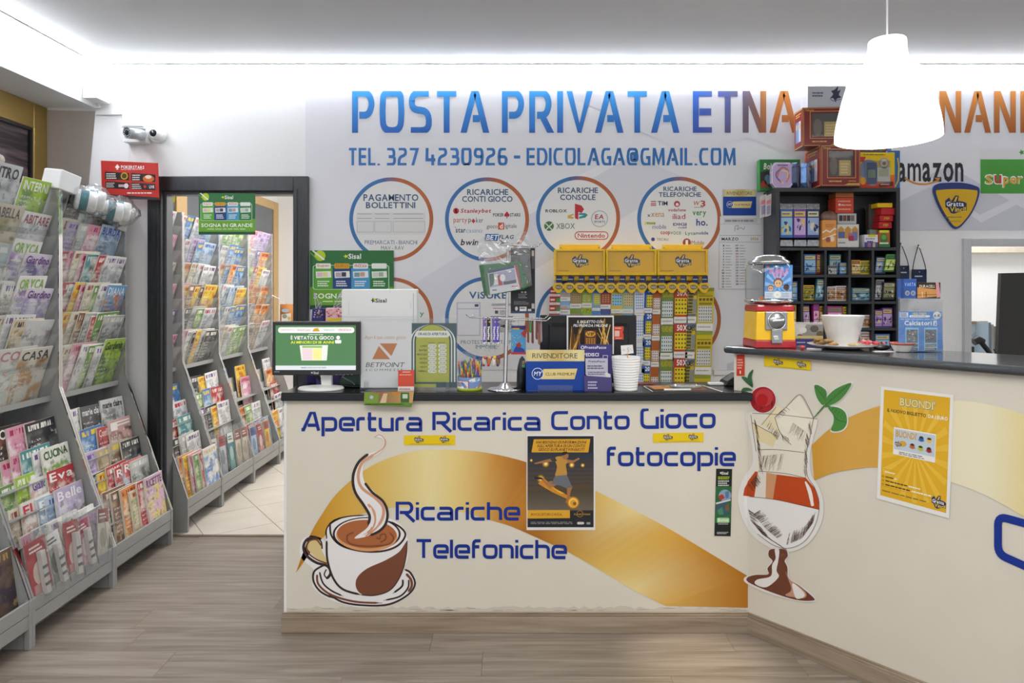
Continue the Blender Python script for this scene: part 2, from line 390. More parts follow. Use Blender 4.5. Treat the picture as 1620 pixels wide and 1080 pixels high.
# ------------------------------------------------------------------ the room
def wood(name, c0, c1, c2, rough, rot=0.):
    if name in MATS: return MATS[name]
    m = bpy.data.materials.new(name); t, b = nodes_of(m); N = t.nodes; L = t.links
    tc = N.new('ShaderNodeTexCoord'); oi = N.new('ShaderNodeObjectInfo'); mp = N.new('ShaderNodeMapping'); ad = N.new('ShaderNodeVectorMath'); ad.operation = 'ADD'
    sc = N.new('ShaderNodeVectorMath'); sc.operation = 'SCALE'; sc.inputs['Scale'].default_value = 40
    cb = N.new('ShaderNodeCombineXYZ')
    for i in range(3): L.new(oi.outputs['Random'], cb.inputs[i])
    L.new(cb.outputs[0], sc.inputs[0]); L.new(tc.outputs['Object'], ad.inputs[0]); L.new(sc.outputs[0], ad.inputs[1])
    mp.inputs['Scale'].default_value = (1.0, 16, 16)
    m0 = N.new('ShaderNodeMapping'); m0.inputs['Rotation'].default_value = (0, 0, rot); L.new(ad.outputs[0], m0.inputs[0]); L.new(m0.outputs[0], mp.inputs[0])
    n = N.new('ShaderNodeTexNoise'); n.inputs['Scale'].default_value = 2.2; n.inputs['Detail'].default_value = 7; n.inputs['Distortion'].default_value = .8
    L.new(mp.outputs[0], n.inputs['Vector'])
    r = N.new('ShaderNodeValToRGB'); e = r.color_ramp.elements; e[0].position = .28; e[1].position = .72
    e[0].color = (*lin(c0), 1); e[1].color = (*lin(c2), 1); x = e.new(.5); x.color = (*lin(c1), 1)
    L.new(n.outputs['Fac'], r.inputs[0])
    hs = N.new('ShaderNodeHueSaturation'); mr = N.new('ShaderNodeMapRange'); mr.inputs['To Min'].default_value = .9; mr.inputs['To Max'].default_value = 1.08
    L.new(oi.outputs['Random'], mr.inputs[0]); L.new(mr.outputs[0], hs.inputs['Value']); L.new(r.outputs[0], hs.inputs['Color']); L.new(hs.outputs[0], b.inputs['Base Color'])
    b.inputs['Roughness'].default_value = rough
    bp = N.new('ShaderNodeBump'); bp.inputs['Strength'].default_value = .12; bp.inputs['Distance'].default_value = .002
    L.new(n.outputs['Fac'], bp.inputs['Height']); L.new(bp.outputs[0], b.inputs['Normal'])
    MATS[name] = m; return m
white_wall = M('white_wall_paint', '#f2f2f2', .7, noise=.012, nscale=60, bump=.08)
ceil_m = M('ceiling_paint', '#d9dadb', .8, noise=.01, nscale=8)
taupe = M('taupe_wall_paint', '#c9c0b8', .7, noise=.02, nscale=50, bump=.05)
black_frame = M('black_lacquer_wood', '#23262a', .35, noise=.25, nscale=9, aniso=(6, 6, 1))
grey_steel = M('grey_powder_steel', '#9c9d9b', .45, noise=.05, nscale=260, bump=.12)
dark_steel = M('grey_steel_shadow_gap', '#8f908f', .5, noise=.05, nscale=200)
chrome = M('chrome', '#dcdcdc', .12, 1.0)
gold_alu = M('gold_anodised_aluminium', '#a98d4f', .38, .55, noise=.06, nscale=20, aniso=(1, 1, 14))
tan_alu = M('tan_window_frame', '#c9a772', .45, .1, noise=.05)
black_plastic = M('black_plastic', '#1d1f22', .45)
glossy_black = M('glossy_black_laminate', '#131416', .2)
white_plastic = M('white_plastic', '#f0f0ee', .4)
cream = M('cream_laminate', '#e2dccd', .42, noise=.02, nscale=5)
dark_glass = M('dark_window_glass', '#555b62', .08, spec=.6)
acrylic = clear('clear_acrylic', '#fbfcfc', .04, 1.3, white=.03, gain=.55)
film = clear('clear_plastic_film', '#f8f9fa', .1, 1.5, white=.05, bump=.45, bscale=14, gain=1.2)
glass = clear('clear_glass', '#f2f4f4', .02, 1.45, gain=1.0)

# floor: sub-floor slab, laminate planks in the shop, diagonal tiles in the back room
fl = MB().box(-2.95, 4.7, -1.6, 4.25, -.06, -.008).box(-2.95, -.9, 4.25, 8.5, -.06, -.008).build('floor', M('subfloor_screed', '#4a443f', .9, noise=.1), origin=(0, 0, 0)); struct(fl)
plank_m = wood('grey_brown_laminate', '#766b60', '#8b8075', '#9f958a', .3)
PW, PL = .192, 1.285
r = random.Random(3)
j = 0; y = 4.235
while y > .3:
    x = -2.9-r.uniform(0, PL)
    while x < 4.6:
        a = max(x, -2.88); b = min(x+PL, 4.6)
        if b-a > .02:
            y0 = max(y-PW, .3)
            m = MB().box(a+.0006, b-.0006, y0+.0006, y-.0006, -.008, 0).build('plank', plank_m, fl)
        x += PL
    y -= PW
def clip(poly, x0, x1, y0, y1):
    for ax, lim, sg in ((0, x0, 1), (0, x1, -1), (1, y0, 1), (1, y1, -1)):
        out = []
        for i in range(len(poly)):
            p, q = poly[i-1], poly[i]; a = (p[ax]-lim)*sg; b = (q[ax]-lim)*sg
            if (a >= 0) != (b >= 0): t = a/(a-b); out.append((p[0]+(q[0]-p[0])*t, p[1]+(q[1]-p[1])*t))
            if b >= 0: out.append(q)
        poly = out
        if not poly: return []
    return poly
tile_m = M('beige_ceramic_tile', '#e0d8cc', .25, noise=.05, nscale=6)
TS = .42
for i in range(-16, 17):
    for k in range(-16, 17):
        c, s_ = math.cos(.62), math.sin(.62)
        u0, v0 = i*TS, k*TS; q = []
        for du, dv in ((.002, .002), (TS-.002, .002), (TS-.002, TS-.002), (.002, TS-.002)):
            u, v = u0+du, v0+dv; q.append((-1.6+u*c-v*s_, 6+u*s_+v*c))
        q = clip(q, -2.85, -1.0, 4.262, 8.39)
        if len(q) >= 3: MB().prism([(a, b, -.008) for a, b in q], (0, 0, .008)).build('tile', tile_m, fl)
MB().box(-2.14, -1.31, 4.235, 4.262, -.01, .004).build('threshold_strip', M('brown_threshold', '#7b6a58', .4, noise=.08), fl)

ce = struct(MB().box(-2.95, 4.7, -1.6, 4.34, 2.89, 2.95).box(-2.95, -.9, 4.34, 8.5, 2.89, 2.95).build('ceiling', ceil_m))
# back wall, with the doorway and the pass-through opening
wb = MB()
wb.box(-2.95, -2.137, 4.22, 4.30, 0, 2.89); wb.box(-2.137, -1.324, 4.22, 4.30, 2.12, 2.89)
wb.box(-1.324, 2.80, 4.22, 4.30, 0, 2.89); wb.box(2.80, 3.9, 4.22, 4.30, 0, .95); wb.box(2.80, 3.9, 4.22, 4.30, 1.785, 2.89); wb.box(3.9, 4.7, 4.22, 4.30, 0, 2.89)
wback = struct(wb.build('wall_back', white_wall, origin=(0, 4.22, 0)))
q = [P(x, y, 4.219) for x, y in ((75, 174), (151, 176), (141, 285), (128, 420), (75, 420))]
MB().prism(q, (0, .001, 0)).build('painted_patch', taupe, wback)
wl = MB(); wl.box(-2.95, -2.86, -1.6, 1.3, 0, 2.89); wl.box(-2.95, -2.86, 1.3, 4.22, 2.63, 2.89); wl.box(-2.95, -2.86, 1.3, 4.22, 0, .3)
wl.box(-2.95, -2.86, 4.34, 4.6, 0, 2.89); wl.box(-2.95, -2.86, 4.6, 8.4, 2.58, 2.89); wl.box(-2.95, -2.86, 4.6, 8.4, 0, .3)
struct(wl.build('wall_left', white_wall, origin=(-2.9, 0, 0)))
struct(MB().box(4.6, 4.7, .2, 4.22, 0, 2.89).build('wall_right', white_wall))
wr = MB(); wr.box(-2.95, -.9, 8.4, 8.5, 0, 2.89); wr.box(-1.0, -.9, 4.34, 8.4, 0, 2.89)
struct(wr.build('wall_far', white_wall))
beam = struct(MB().box(-2.86, -2.55, .2, 4.22, 2.63, 2.89).build('trim_1', M('beam_plaster', '#efefee', .8, noise=.03, nscale=90, bump=.1)))
# cove LED: white carrier profile with a glowing tube, over the back wall and along the beam
led = M('led_tube_glow', '#f3f8ff', .5, emit=LED_STRENGTH)
def led_strip(pts, label):
    t = thing('led_strip', label, 'light strip', pts[0])
    a, b = Vector(pts[0]), Vector(pts[1]); n = 90
    q = [a.lerp(b, i/n) for i in range(n+1)]
    MB().tube(q, [.0075 if i % 2 else .0062 for i in range(n+1)], 8).build('tube', led, t)
    d = (b-a).normalized(); s_ = Vector((0, 0, 1)); w = d.cross(s_)
    if w.y < 0 or w.x < 0: w = -w
    if abs(d.x) > .5: MB().box(a.x, b.x, a.y-.012, a.y+.012, a.z+.008, a.z+.012).build('carrier', white_plastic, t)
    else: MB().box(a.x-.012, a.x+.012, a.y, b.y, a.z+.008, a.z+.012).build('carrier', white_plastic, t)
led_strip(((-2.46, 4.195, 2.872), (4.5, 4.195, 2.872)), 'glowing white LED tube along the top of the back wall')
led_strip(((-2.53, .5, 2.872), (-2.53, 4.05, 2.872)), 'glowing white LED tube along the top of the left beam')
# small square trunking box in the corner, and the thin conduit under it
t = thing('junction_box', 'white cable box in the upper corner at the end of the beam', 'electrical box', (-2.507, 4.15, 2.65))
MB().box(-2.548, -2.462, 4.088, 4.219, 2.655, 2.86).build('housing', white_plastic, t, bevel=.004)
MB().tube([(-2.53, 4.2, 2.655), (-2.50, 4.19, 2.628), (-2.56, 4.2, 2.625)], .006).build('cable', white_plastic, t)
tag(MB().pbox(151, 177, 193, 181, 4.205, .014).build('cable_trunking', white_plastic), 'thin white cable trunking running to the camera box', 'trunking')

# doorway
df = MB()
z2 = 2.12
df.box(-2.216, -2.132, 4.185, 4.225, 0, 2.207); df.box(-1.329, -1.239, 4.185, 4.225, 0, 2.207); df.box(-2.132, -1.329, 4.185, 4.225, 2.118, 2.207)
door = struct(df.build('door_1', black_frame, bevel=.004, origin=(-1.73, 4.2, 0)))
MB().box(-2.137, -2.118, 4.226, 4.302, 0, 2.118).box(-1.343, -1.324, 4.226, 4.302, 0, 2.118).box(-2.118, -1.343, 4.226, 4.302, 2.1, 2.118).build('reveal_lining', M('grey_lacquer_reveal', '#55585c', .3, noise=.08), door)
for nm, x0, x1 in (('stop_strip', -2.158, -2.146), ('stop_strip', -1.316, -1.304)):
    MB().box(x0, x1, 4.18, 4.186, 0, 2.13).build(nm, black_frame, door, bevel=.002)

# shop window on the left wall: gold frame, glass, dark poster behind
win = sempty('window_1', (-2.86, 3.0, .3))
MB().box(-2.875, -2.845, 1.3, 4.1, 2.478, 2.63).build('frame_head', gold_alu, win, bevel=.006)
MB().box(-2.875, -2.845, 4.1, 4.22, .3, 2.63).build('frame_jamb', gold_alu, win, bevel=.006)
MB().box(-2.872, -2.852, 4.085, 4.1, .3, 2.478).box(-2.872, -2.852, 1.3, 4.085, 2.463, 2.478).build('gasket', black_plastic, win)
MB().box(-2.866, -2.862, 1.3, 4.085, .3, 2.463).build('pane', glass, win)
pm = bpy.data.materials.new('dark_streaked_print'); t_, b_ = nodes_of(pm); N = t_.nodes
tc = N.new('ShaderNodeTexCoord'); mp = N.new('ShaderNodeMapping'); mp.inputs['Scale'].default_value = (1, .8, 9); mp.inputs['Rotation'].default_value = (.25, 0, 0)
n = N.new('ShaderNodeTexNoise'); n.inputs['Scale'].default_value = 2.2; n.inputs['Detail'].default_value = 2
rp = N.new('ShaderNodeValToRGB'); e = rp.color_ramp.elements; e[0].position = .42; e[0].color = (*lin('#34262b'), 1); e[1].position = .68; e[1].color = (*lin('#b08c98'), 1)
t_.links.new(tc.outputs['Object'], mp.inputs[0]); t_.links.new(mp.outputs[0], n.inputs['Vector']); t_.links.new(n.outputs['Fac'], rp.inputs[0]); t_.links.new(rp.outputs[0], b_.inputs['Base Color'])
MB().box(-2.90, -2.87, 1.3, 4.09, .3, 2.47).build('poster_backing', pm, win)
tag(MB().ball(P(-3, 252, 3.86), .032, 16).build('pale_ball', M('warm_white_ball', '#d8cdbf', .3)), 'pale round ball by the dark shop window above the magazines', 'bulb')  # plain pale ball at the dark window poster; gives no light
# back-room shop window
w2 = sempty('window_2', (-2.86, 6.5, .3))
for a, b in ((5.85, 6.04), (7.15, 7.33), (8.25, 8.4), (4.6, 4.68)):
    MB().box(-2.875, -2.845, a, b, .3, 2.58).build('frame_mullion', tan_alu, w2, bevel=.006)
MB().box(-2.875, -2.846, 4.68, 8.25, 2.48, 2.579).build('frame_head', tan_alu, w2, bevel=.006)
for a, b in ((4.69, 5.84), (6.05, 7.14), (7.34, 8.24)):
    MB().box(-2.868, -2.86, a, b, .3, 2.48).build('pane', dark_glass, w2)
MB().box(-2.95, -2.92, 4.6, 8.4, .3, 2.58).build('shutter', M('grey_shutter', '#7d8188', .6, noise=.05), w2)
MB().pbox(271, 305, 276, 320, 5.6, .004).build('yellow_tape', M('yellow_tape', '#d8d83a', .5), w2)

# pass-through opening at the right of the back wall, white room behind it
o = sempty('window_3', (3.3, 4.2, .95))
MB().box(2.755, 2.80, 4.195, 4.225, .95, 1.83).box(2.80, 3.9, 4.195, 4.225, 1.785, 1.83).build('frame', M('light_grey_metal_frame', '#c4c6c9', .4, .3, noise=.03), o, bevel=.004)
MB().box(2.55, 4.5, 5.3, 5.35, .5, 2.4).box(2.55, 2.6, 4.35, 5.3, .5, 2.4).box(2.55, 4.5, 4.35, 5.3, 2.3, 2.4).box(4.45, 4.5, 4.35, 5.3, .5, 2.3).box(2.6, 4.45, 4.35, 5.3, .5, .93).build('niche_room', white_wall, o)
MB().box(2.6, 4.45, 5.2, 5.3, 1.80, 1.84).build('cornice', M('beige_plaster', '#cfc6b6', .7, noise=.05), o)
MB().box(2.8, 4.2, 4.34, 4.9, .93, .96).build('ledge', white_plastic, o)

# wall mural
mural_m = M('mural_print_ground', '#e6e6eb', .5, noise=.015, nscale=3)
mu = thing('wall_mural', 'pale grey printed wall panel with blue and orange headline behind the counter', 'mural', (.2, 4.22, 1.03))
MB().box((483-810)/F*4.214, 1.62, 4.214, 4.219, P(0, 585, 4.214).z, 2.868).build('panel', mural_m, mu)
MB().box(1.62, 4.5, 4.214, 4.219, P(0, 364, 4.214).z, 2.868).build('panel', mural_m, mu)
MB().box((1130-810)/F*4.2, 2.7, 4.205, 4.219, P(0, 588, 4.2).z-.02, P(0, 586, 4.2).z).build('ledge_strip', white_plastic, mu)
C = Canvas(front(4.2135, .0004))
C.poly([(483, 560), (620, 470), (760, 384), (1000, 246), (1130, 300), (1130, 585), (483, 585)], '#dcdce3', .2)
C.poly([(700, 500), (850, 424), (1010, 330), (1160, 255), (1200, 240), (1200, 585), (700, 585)], '#e7e7eb', .4)
C.poly([(760, 384), (1000, 246), (1000, 236), (880, 295), (760, 372)], '#ececf0', .5)
C.poly([(483, 470), (560, 430), (700, 352), (760, 318), (760, 326), (560, 440), (483, 484)], '#e9e9ee', .5)
C.poly([(1150, 575), (1200, 560), (1200, 585), (1150, 585)], '#cfcfd6', .5)
C.poly([(1424, 300), (1500, 262), (1620, 330), (1620, 364), (1424, 364)], '#d0d1da', .3)
C.poly([(1424, 300), (1470, 278), (1550, 340), (1620, 306), (1620, 318), (1552, 352), (1470, 296), (1424, 318)], '#e4e5ec', .4)
C.poly([(900, 150), (1240, 150), (1400, 260), (1400, 300), (1180, 216), (1100, 250)], '#e2e2e8', .3)
def headcol(x, y):
    t = max(0, min(1, (y-143)/68)); b = mixc('#3d97de', '#2d63b4', t) if x < 1080 else mixc('#2f74dc', '#2a50b0', t)
    o = mixc('#c9803a', '#a35a22', t)
    if x < 1090: return b
    if x < 1190: return mixc(b, '#6d5a58', (x-1090)/100)
    if x < 1215: return mixc('#6d5a58', o, (x-1190)/25)
    return o
for s_, a, b in (('POSTA', 557, 774), ('PRIVATA', 794, 1075), ('ETNA', 1096, 1263), ('F', 1277, 1300), ('NAN', 1486, 1607)):
    if s_ == 'F':
        for k_, c_ in ((2, headcol),): C.poly([(1278, 210), (1278, 145), (1300, 145), (1300, 155), (1286, 155), (1286, 210)], c_, 2)
        continue
    strokes(C, SF1, s_, a, 144, b, 210, .17, headcol, 2, gap=.17)
C.poly([(1614, 210), (1614, 144), (1622, 144), (1622, 210)], headcol, 2)
tel = lambda x, y: mixc('#3f78bd', '#2f6fae', (x-552)/600)
for s_, a, b in (('TEL.', 552, 601), ('327', 612, 663), ('4230926', 673, 803), ('-', 813, 823), ('EDICOLAGA@GMAIL.COM', 833, 1164)):
    strokes(C, SF1, s_, a, 234, b, 261.5, .175, tel, 2, gap=.17)
ringc = lambda cx: (lambda x, y: mixc('#35699f', '#b1603a', max(0, min(1, .5+(x-cx)/28+(y-400)*0))) if abs(x-cx) < 14 else (lin('#3f74ac') if x < cx else lin('#b1643c')))
ink_m = '#3c5c7c'
for cx, cy in ((619, 347), (770.5, 347), (914.5, 345), (1074.5, 346), (619, 505), (770.5, 504), (914, 505), (1074, 505)):
    C.ell(cx, cy, 62, 62.5, '#e9e8e6', 1, 64); C.ring(cx, cy, 60.5, 66.5, ringc(cx), 1.5, 96)
def mt(s, x0, y0, x1, y1, col=ink_m, b=1, sl=0): C.text(s, x0, y0, x1, y1, col, 2.5, b, sl)
mt('PAGAMENTO', 575, 307, 662, 318); mt('BOLLETTINI', 579, 319.5, 657, 329.5)
C.rect(564, 336, 673, 371, '#dfdedc', 2)
for x0, x1 in ((565, 591), (593, 619), (622, 672)):
    for y0 in (338, 345): C.rect(x0, y0, x1-3, y0+.8, '#8b8d90', 2.5)
    C.line([(x0, 350), (x1, 350), (x1, 367), (x0, 367)], .5, '#9a9b9e', 2.5, True)
mt('PREMARCATI - BIANCHI', 577, 380, 660, 386.5, '#566b80', 0); mt('MAV - RAV', 603, 389, 639, 395, '#566b80', 0)
mt('RICARICHE', 739, 299, 804, 308.5); mt('CONTI GIOCO', 731, 310, 811, 319.5)
C.ell(721.5, 333.5, 4.6, 4.6, '#b8323c', 2.5); mt('S', 719.6, 330.5, 723.4, 336.5, '#ffffff'); mt('Stanleybet', 728, 330, 776, 338.5, '#b8323c', 1, .2)
mt('POKER', 780, 337, 797, 342.5, '#383a40'); mt('STARS', 807, 337, 823, 342.5, '#383a40')
C.poly([(802, 334), (806.5, 340), (804.8, 343), (802.6, 342), (803, 345), (801, 345), (801.4, 342), (799, 343), (797.5, 340)], '#b23038', 2.5)
mt('party', 717.5, 345, 739, 354.5, '#c2593c', 0); mt('p', 741, 346, 745.5, 354, '#4a4c52', 0); C.poly([(749, 345.5), (752, 349.5), (749, 353.5), (746, 349.5)], '#c23f2e', 2.5); mt('ker', 753, 344, 764.5, 352, '#4a4c52', 0)
C.rect(788, 352, 797.5, 363, '#d0582c', 2.4); mt('gioco', 770, 355, 787, 363, '#3f4146', 0); mt('d', 790.5, 353.5, 795.5, 361.5, '#ffffff'); mt('igitale', 798.5, 354, 817.5, 362.5, '#3f4146', 0)
mt('star', 721, 361, 736.5, 368, '#40464e'); mt('casino', 737, 361.5, 763, 368, '#93a9bb', 0); C.line([(719, 358), (722, 361)], .8, '#3c7dc0', 2.5)
mt('bwin', 728.5, 378, 756, 388, '#2b2c30', 1, .2)
C.poly([(768, 370), (789, 370), (787, 381), (766.5, 381)], '#2f62a8', 2.4); mt('BET', 769, 371.5, 787, 379.5, '#ffffff', 1, .2); mt('FLAG', 789, 371.5, 812, 378, '#2b4468', 1, .2)
mt('RICARICHE', 882.5, 296.5, 946, 305.5); mt('CONSOLE', 886, 307.5, 942, 316.5)
mt('ROBLOX', 863, 331, 897, 336, '#222428')
C.poly([(909.5, 322), (920, 325), (924, 331), (920, 337), (915, 335), (915, 347.5), (909.5, 345)], '#b8303c', 2.6)
C.poly([(907, 338), (898, 341), (898, 345), (906, 346), (908, 344), (903, 342), (908, 340)], '#d6a83c', 2.4); C.poly([(916, 337), (926, 337), (930, 340), (926, 344), (916, 346), (916, 343), (924, 340), (916, 340)], '#3f8f9a', 2.4)
C.ell(948.5, 346, 13.5, 13.5, '#b9bcc0', 2.2); C.ell(948.5, 346, 11.8, 11.8, '#e6e7e8', 2.3); mt('EA', 941, 339, 955, 346.5, '#a63842', 1, .1); mt('SPORTS', 940, 349, 957, 352.5, '#44566e')
C.ell(868.5, 357.5, 7.6, 7.6, '#4b7a4a', 2.4); C.line([(863, 353), (874, 364)], 1.6, '#e9e8e6', 2.6); C.line([(874, 353), (863, 364)], 1.6, '#e9e8e6', 2.6); mt('XBOX', 880, 353, 909.5, 362, '#4f6b52', 0)
C.rrect(909, 366, 962.5, 379, 6, '#b52f38', 2.2); C.rrect(910.3, 367.3, 961.2, 377.7, 5, '#ecebe9', 2.4); mt('Nintendo', 914, 369, 957, 376, '#b52f38')
mt('RICARICHE', 1049.5, 295, 1102, 302.5); mt('TELEFONICHE', 1042, 304, 1109, 311.5)
for y0 in (318, 321.4, 324): C.rect(1029.5, y0, 1038, y0+1.5, '#a83c44', 2.5)
mt('TIM', 1040.5, 318, 1056, 325, '#2f3f66')
C.ell(1071, 322.5, 4.8, 4.8, '#b63a40', 2.4); C.ell(1071.3, 323.3, 2.4, 2.6, '#e9e8e6', 2.6); mt('vodafone', 1057, 329.5, 1085, 334.5, '#a63c48')
mt('W', 1096, 318, 1106, 324.5, '#c2603a', 1, .2); mt('3', 1108, 317, 1116, 327, '#b9472f'); C.small(1098, 327, 1113, 329, 1, '#8a8078')
mt('xena', 1030, 336.5, 1051, 343, '#c08a3e', 0); C.line([(1024.5, 339), (1028.5, 343)], .9, '#4a4a4a', 2.5); C.line([(1028.5, 339), (1024.5, 343)], .9, '#4a4a4a', 2.5)
mt('iliad', 1064, 338, 1084, 346.5, '#a8323e', 0); mt('very', 1095.5, 334, 1117, 343.5, '#3d9440')
C.rect(1020, 351, 1037, 355, '#d2d25a', 2.3); mt('Poste', 1024, 351.3, 1036.5, 354.6, '#3a4d80'); mt('mobile', 1032, 355, 1054, 362, '#4a6ea8', 0)
mt('DIGI', 1065, 352.5, 1086, 357, '#33507e'); mt('mobil', 1073, 358, 1086, 361.5, '#44689c'); mt('ho.', 1101.5, 346, 1119.5, 357, '#39408e')
mt('coop', 1045, 366, 1060, 372.5, '#b03a44'); mt('voce', 1060.5, 366, 1077.5, 371, '#4f9a4a', 0); mt('Lyca', 1084, 366, 1100, 373, '#4a9a58'); mt('mobile', 1100.5, 366, 1120.5, 371, '#3c5a94')
C.ell(1033, 378.5, 3, 3, '#45478e', 2.4); mt('TISCALI', 1038.5, 376.5, 1057, 380.5, '#46506a', 0)
C.ell(1086.5, 384, 6.5, 7, '#a34a3a', 2.4); mt('1', 1084.5, 379.5, 1088.5, 388, '#ffffff'); mt('Mobile', 1094, 380.5, 1114, 387, '#9a6a62', 0)
mt('ViSURE', 742, 461, 802, 472.5, '#3f6a94')
C.rect(722.5, 478, 760, 531, '#b9b5cc', 2); C.rect(724, 479.5, 758.5, 529.5, '#e6e6ea', 2.2); C.rect(724, 488, 758.5, 488.8, '#9a96c0', 2.4); C.small(726, 494, 739, 527, 13, '#8c8f98'); C.small(742, 494, 757, 520, 10, '#9b9da6'); C.rect(751, 481, 757, 485, '#4a4c60', 2.4)
C.rect(776, 478, 820, 528, '#e8e8ea', 2); C.small(778, 480, 818, 484, 2, '#7b6a66'); C.rect(780, 487, 801, 488, '#b85a48', 2.4); C.rect(783, 491, 788, 496, '#55565a', 2.4); C.small(791, 490, 800, 498, 5, '#86888c'); C.rect(776, 500, 812, 501, '#7c2e28', 2.4); C.small(778, 504, 816, 526, 8, '#a4a6ac')
mt('PROTESTI - CARTA PER', 729, 538, 818, 544, '#7287a0', 0); mt('IMMOBILI', 752.5, 545.5, 788, 551.5, '#7287a0', 0)
mt('E', 652, 488, 657, 489.5, '#3c7a8c'); mt('y', 664, 494, 671, 502, '#5aa37e')
# right part of the mural
mt('amazon', 1420, 257, 1524, 288, '#2b2c30'); C.line(smooth([(1431, 282), (1448, 290), (1466, 291), (1484, 286)], 6), [.8]+[3]*17+[1], '#d08a3a', 2.6); C.poly([(1478, 281), (1487, 281), (1484, 289), (1482, 285)], '#d08a3a', 2.6)
C.rect(1551, 236, 1640, 252, '#e3e3e3', 2); C.rect(1551, 252, 1640, 306, '#4a9a3c', 2.1)
for s_, a, b in (('S', 1559, 1570), ('u', 1573, 1584), ('per', 1587, 1617)):
    C.text(s_, a-1.5, 275.5 if s_ != 'per' else 278, b+1.5, 292 if s_ != 'per' else 297, '#f5f5f0', 2.4, 1); C.text(s_, a, 277 if s_ != 'per' else 280, b, 290.5 if s_ != 'per' else 296, '#dda234' if s_ != 'u' else '#c43a34', 2.8, 1)
star(C, 1616, 241, 5, '#4a9a3c', 2.5)
C.build('print', mu)
# round-cornered scratch-ticket plaque on the mural (a guitar-pick shape)
t = thing('shield_sign', 'yellow and navy pick-shaped scratch ticket sign on the wall under the lamp', 'sign', P(1513, 325, 4.2))
pick = smooth([(1513, 362), (1497, 345), (1484, 322), (1477, 300), (1483, 291), (1500, 289), (1522, 289), (1541, 293), (1550, 300), (1545, 322), (1532, 345)], 5, True)
MB().prism([P(x, y, 4.199) for x, y in pick], (0, .012, 0), col='#2b3d78').build('board', ink(), t)
C = Canvas(front(4.1985)); inner = [(1513+(x-1513)*.9, 329+(y-329)*.9) for x, y in pick]; inner = [(x, max(y, 299+((x-1513)/40)**2*3)) for x, y in inner]
C.poly(inner, '#dcae22', 1); scratch_logo(C, 1495, 309, 1529, 338, 2); C.small(1495, 342, 1527, 345, 1, '#6c7a4a'); C.small(1500, 349, 1522, 351, 1, '#8a7a2a'); C.build('print', t)

# ------------------------------------------------------------------ counters
ZL = 1.062            # low counter top
c1 = thing('low_counter', 'cream counter with black top, coffee cup print and blue lettering', 'counter', (0, 3.2, 0))
MB().box(-1.007, 1.05, 3.052, 3.36, 0, 1.026).build('body', cream, c1)
MB().prism([(-1.016, 3.026, 1.026), (1.060, 3.026, 1.026), (1.040, 3.050, 1.026), (.994, 3.105, 1.026), (1.346, 3.40, 1.026), (-1.016, 3.40, 1.026)], (0, 0, .036)).build('worktop', glossy_black, c1, bevel=.005, seg=3)
MB().box(-1.009, -.997, 3.048, 3.052, .09, 1.026).build('corner_profile', white_plastic, c1)
base_m = wood('baseboard_wood', '#80705f', '#9a8976', '#aa9b89', .4)
MB().box(-1.018, 1.046, 3.036, 3.052, 0, .074).box(-1.018, 1.046, 3.040, 3.052, .074, .082).box(-1.018, 1.046, 3.044, 3.052, .082, .09).box(-1.018, -1.007, 3.052, 3.36, 0, .09).build('baseboard', base_m, c1, bevel=.003)
A = math.radians(50.0); UX, UY = math.cos(A), -math.sin(A)          # direction of the tall counter
O2 = Vector((1.044, 3.05, 0)); U2 = Vector((UX, UY, 0)); NB = Vector((-UY, UX, 0))   # NB points behind the face
ZT = 1.262
FT = Matrix((( UX, NB.x, 0, O2.x), (UY, NB.y, 0, O2.y), (0, 0, 1, 0), (0, 0, 0, 1)))  # (along, behind, up) -> world
c2 = thing('tall_counter', 'taller cream bar counter with dark grey top beside the low counter', 'counter', (1.8, 2.5, 0))
MB(FT).box(0, 2.3, .002, .30, 0, ZL+.0005).box(-.07, 2.3, .002, .30, ZL+.0005, ZT-.032).build('body', cream, c2)
grey_top = M('dark_grey_worktop', '#3d4146', .14, noise=.1, nscale=120, coat=.3)
MB(FT).box(-.105, 2.35, -.035, .47, ZT-.032, ZT).build('worktop', grey_top, c2, bevel=.0135, seg=4)
MB(FT).box(.0, 2.3, -.014, .002, 0, .072).box(.0, 2.3, -.010, .002, .072, .081).box(.0, 2.3, -.006, .002, .081, .09).build('baseboard', wood('baseboard_wood_angled', '#80705f', '#9a8976', '#aa9b89', .4, A), c2, bevel=.002)
FACE2 = plane_map(O2, -NB, .0006)
FACE1 = front(3.0515)
# dirty sealant line over the baseboards
C = Canvas(FACE1); r = random.Random(5); top = [(452+i*8, 958+r.uniform(0, 5)) for i in range(92)]
C.poly(top+[(1182, 970), (452, 970)], '#d3cabb', .6)
for i in range(26):
    x = r.uniform(455, 1175); C.ell(x, 963+r.uniform(-2, 3), r.uniform(3, 14), r.uniform(.3, .8), '#b3a796', .8, 10)
C.build('sealant_stain', c1)
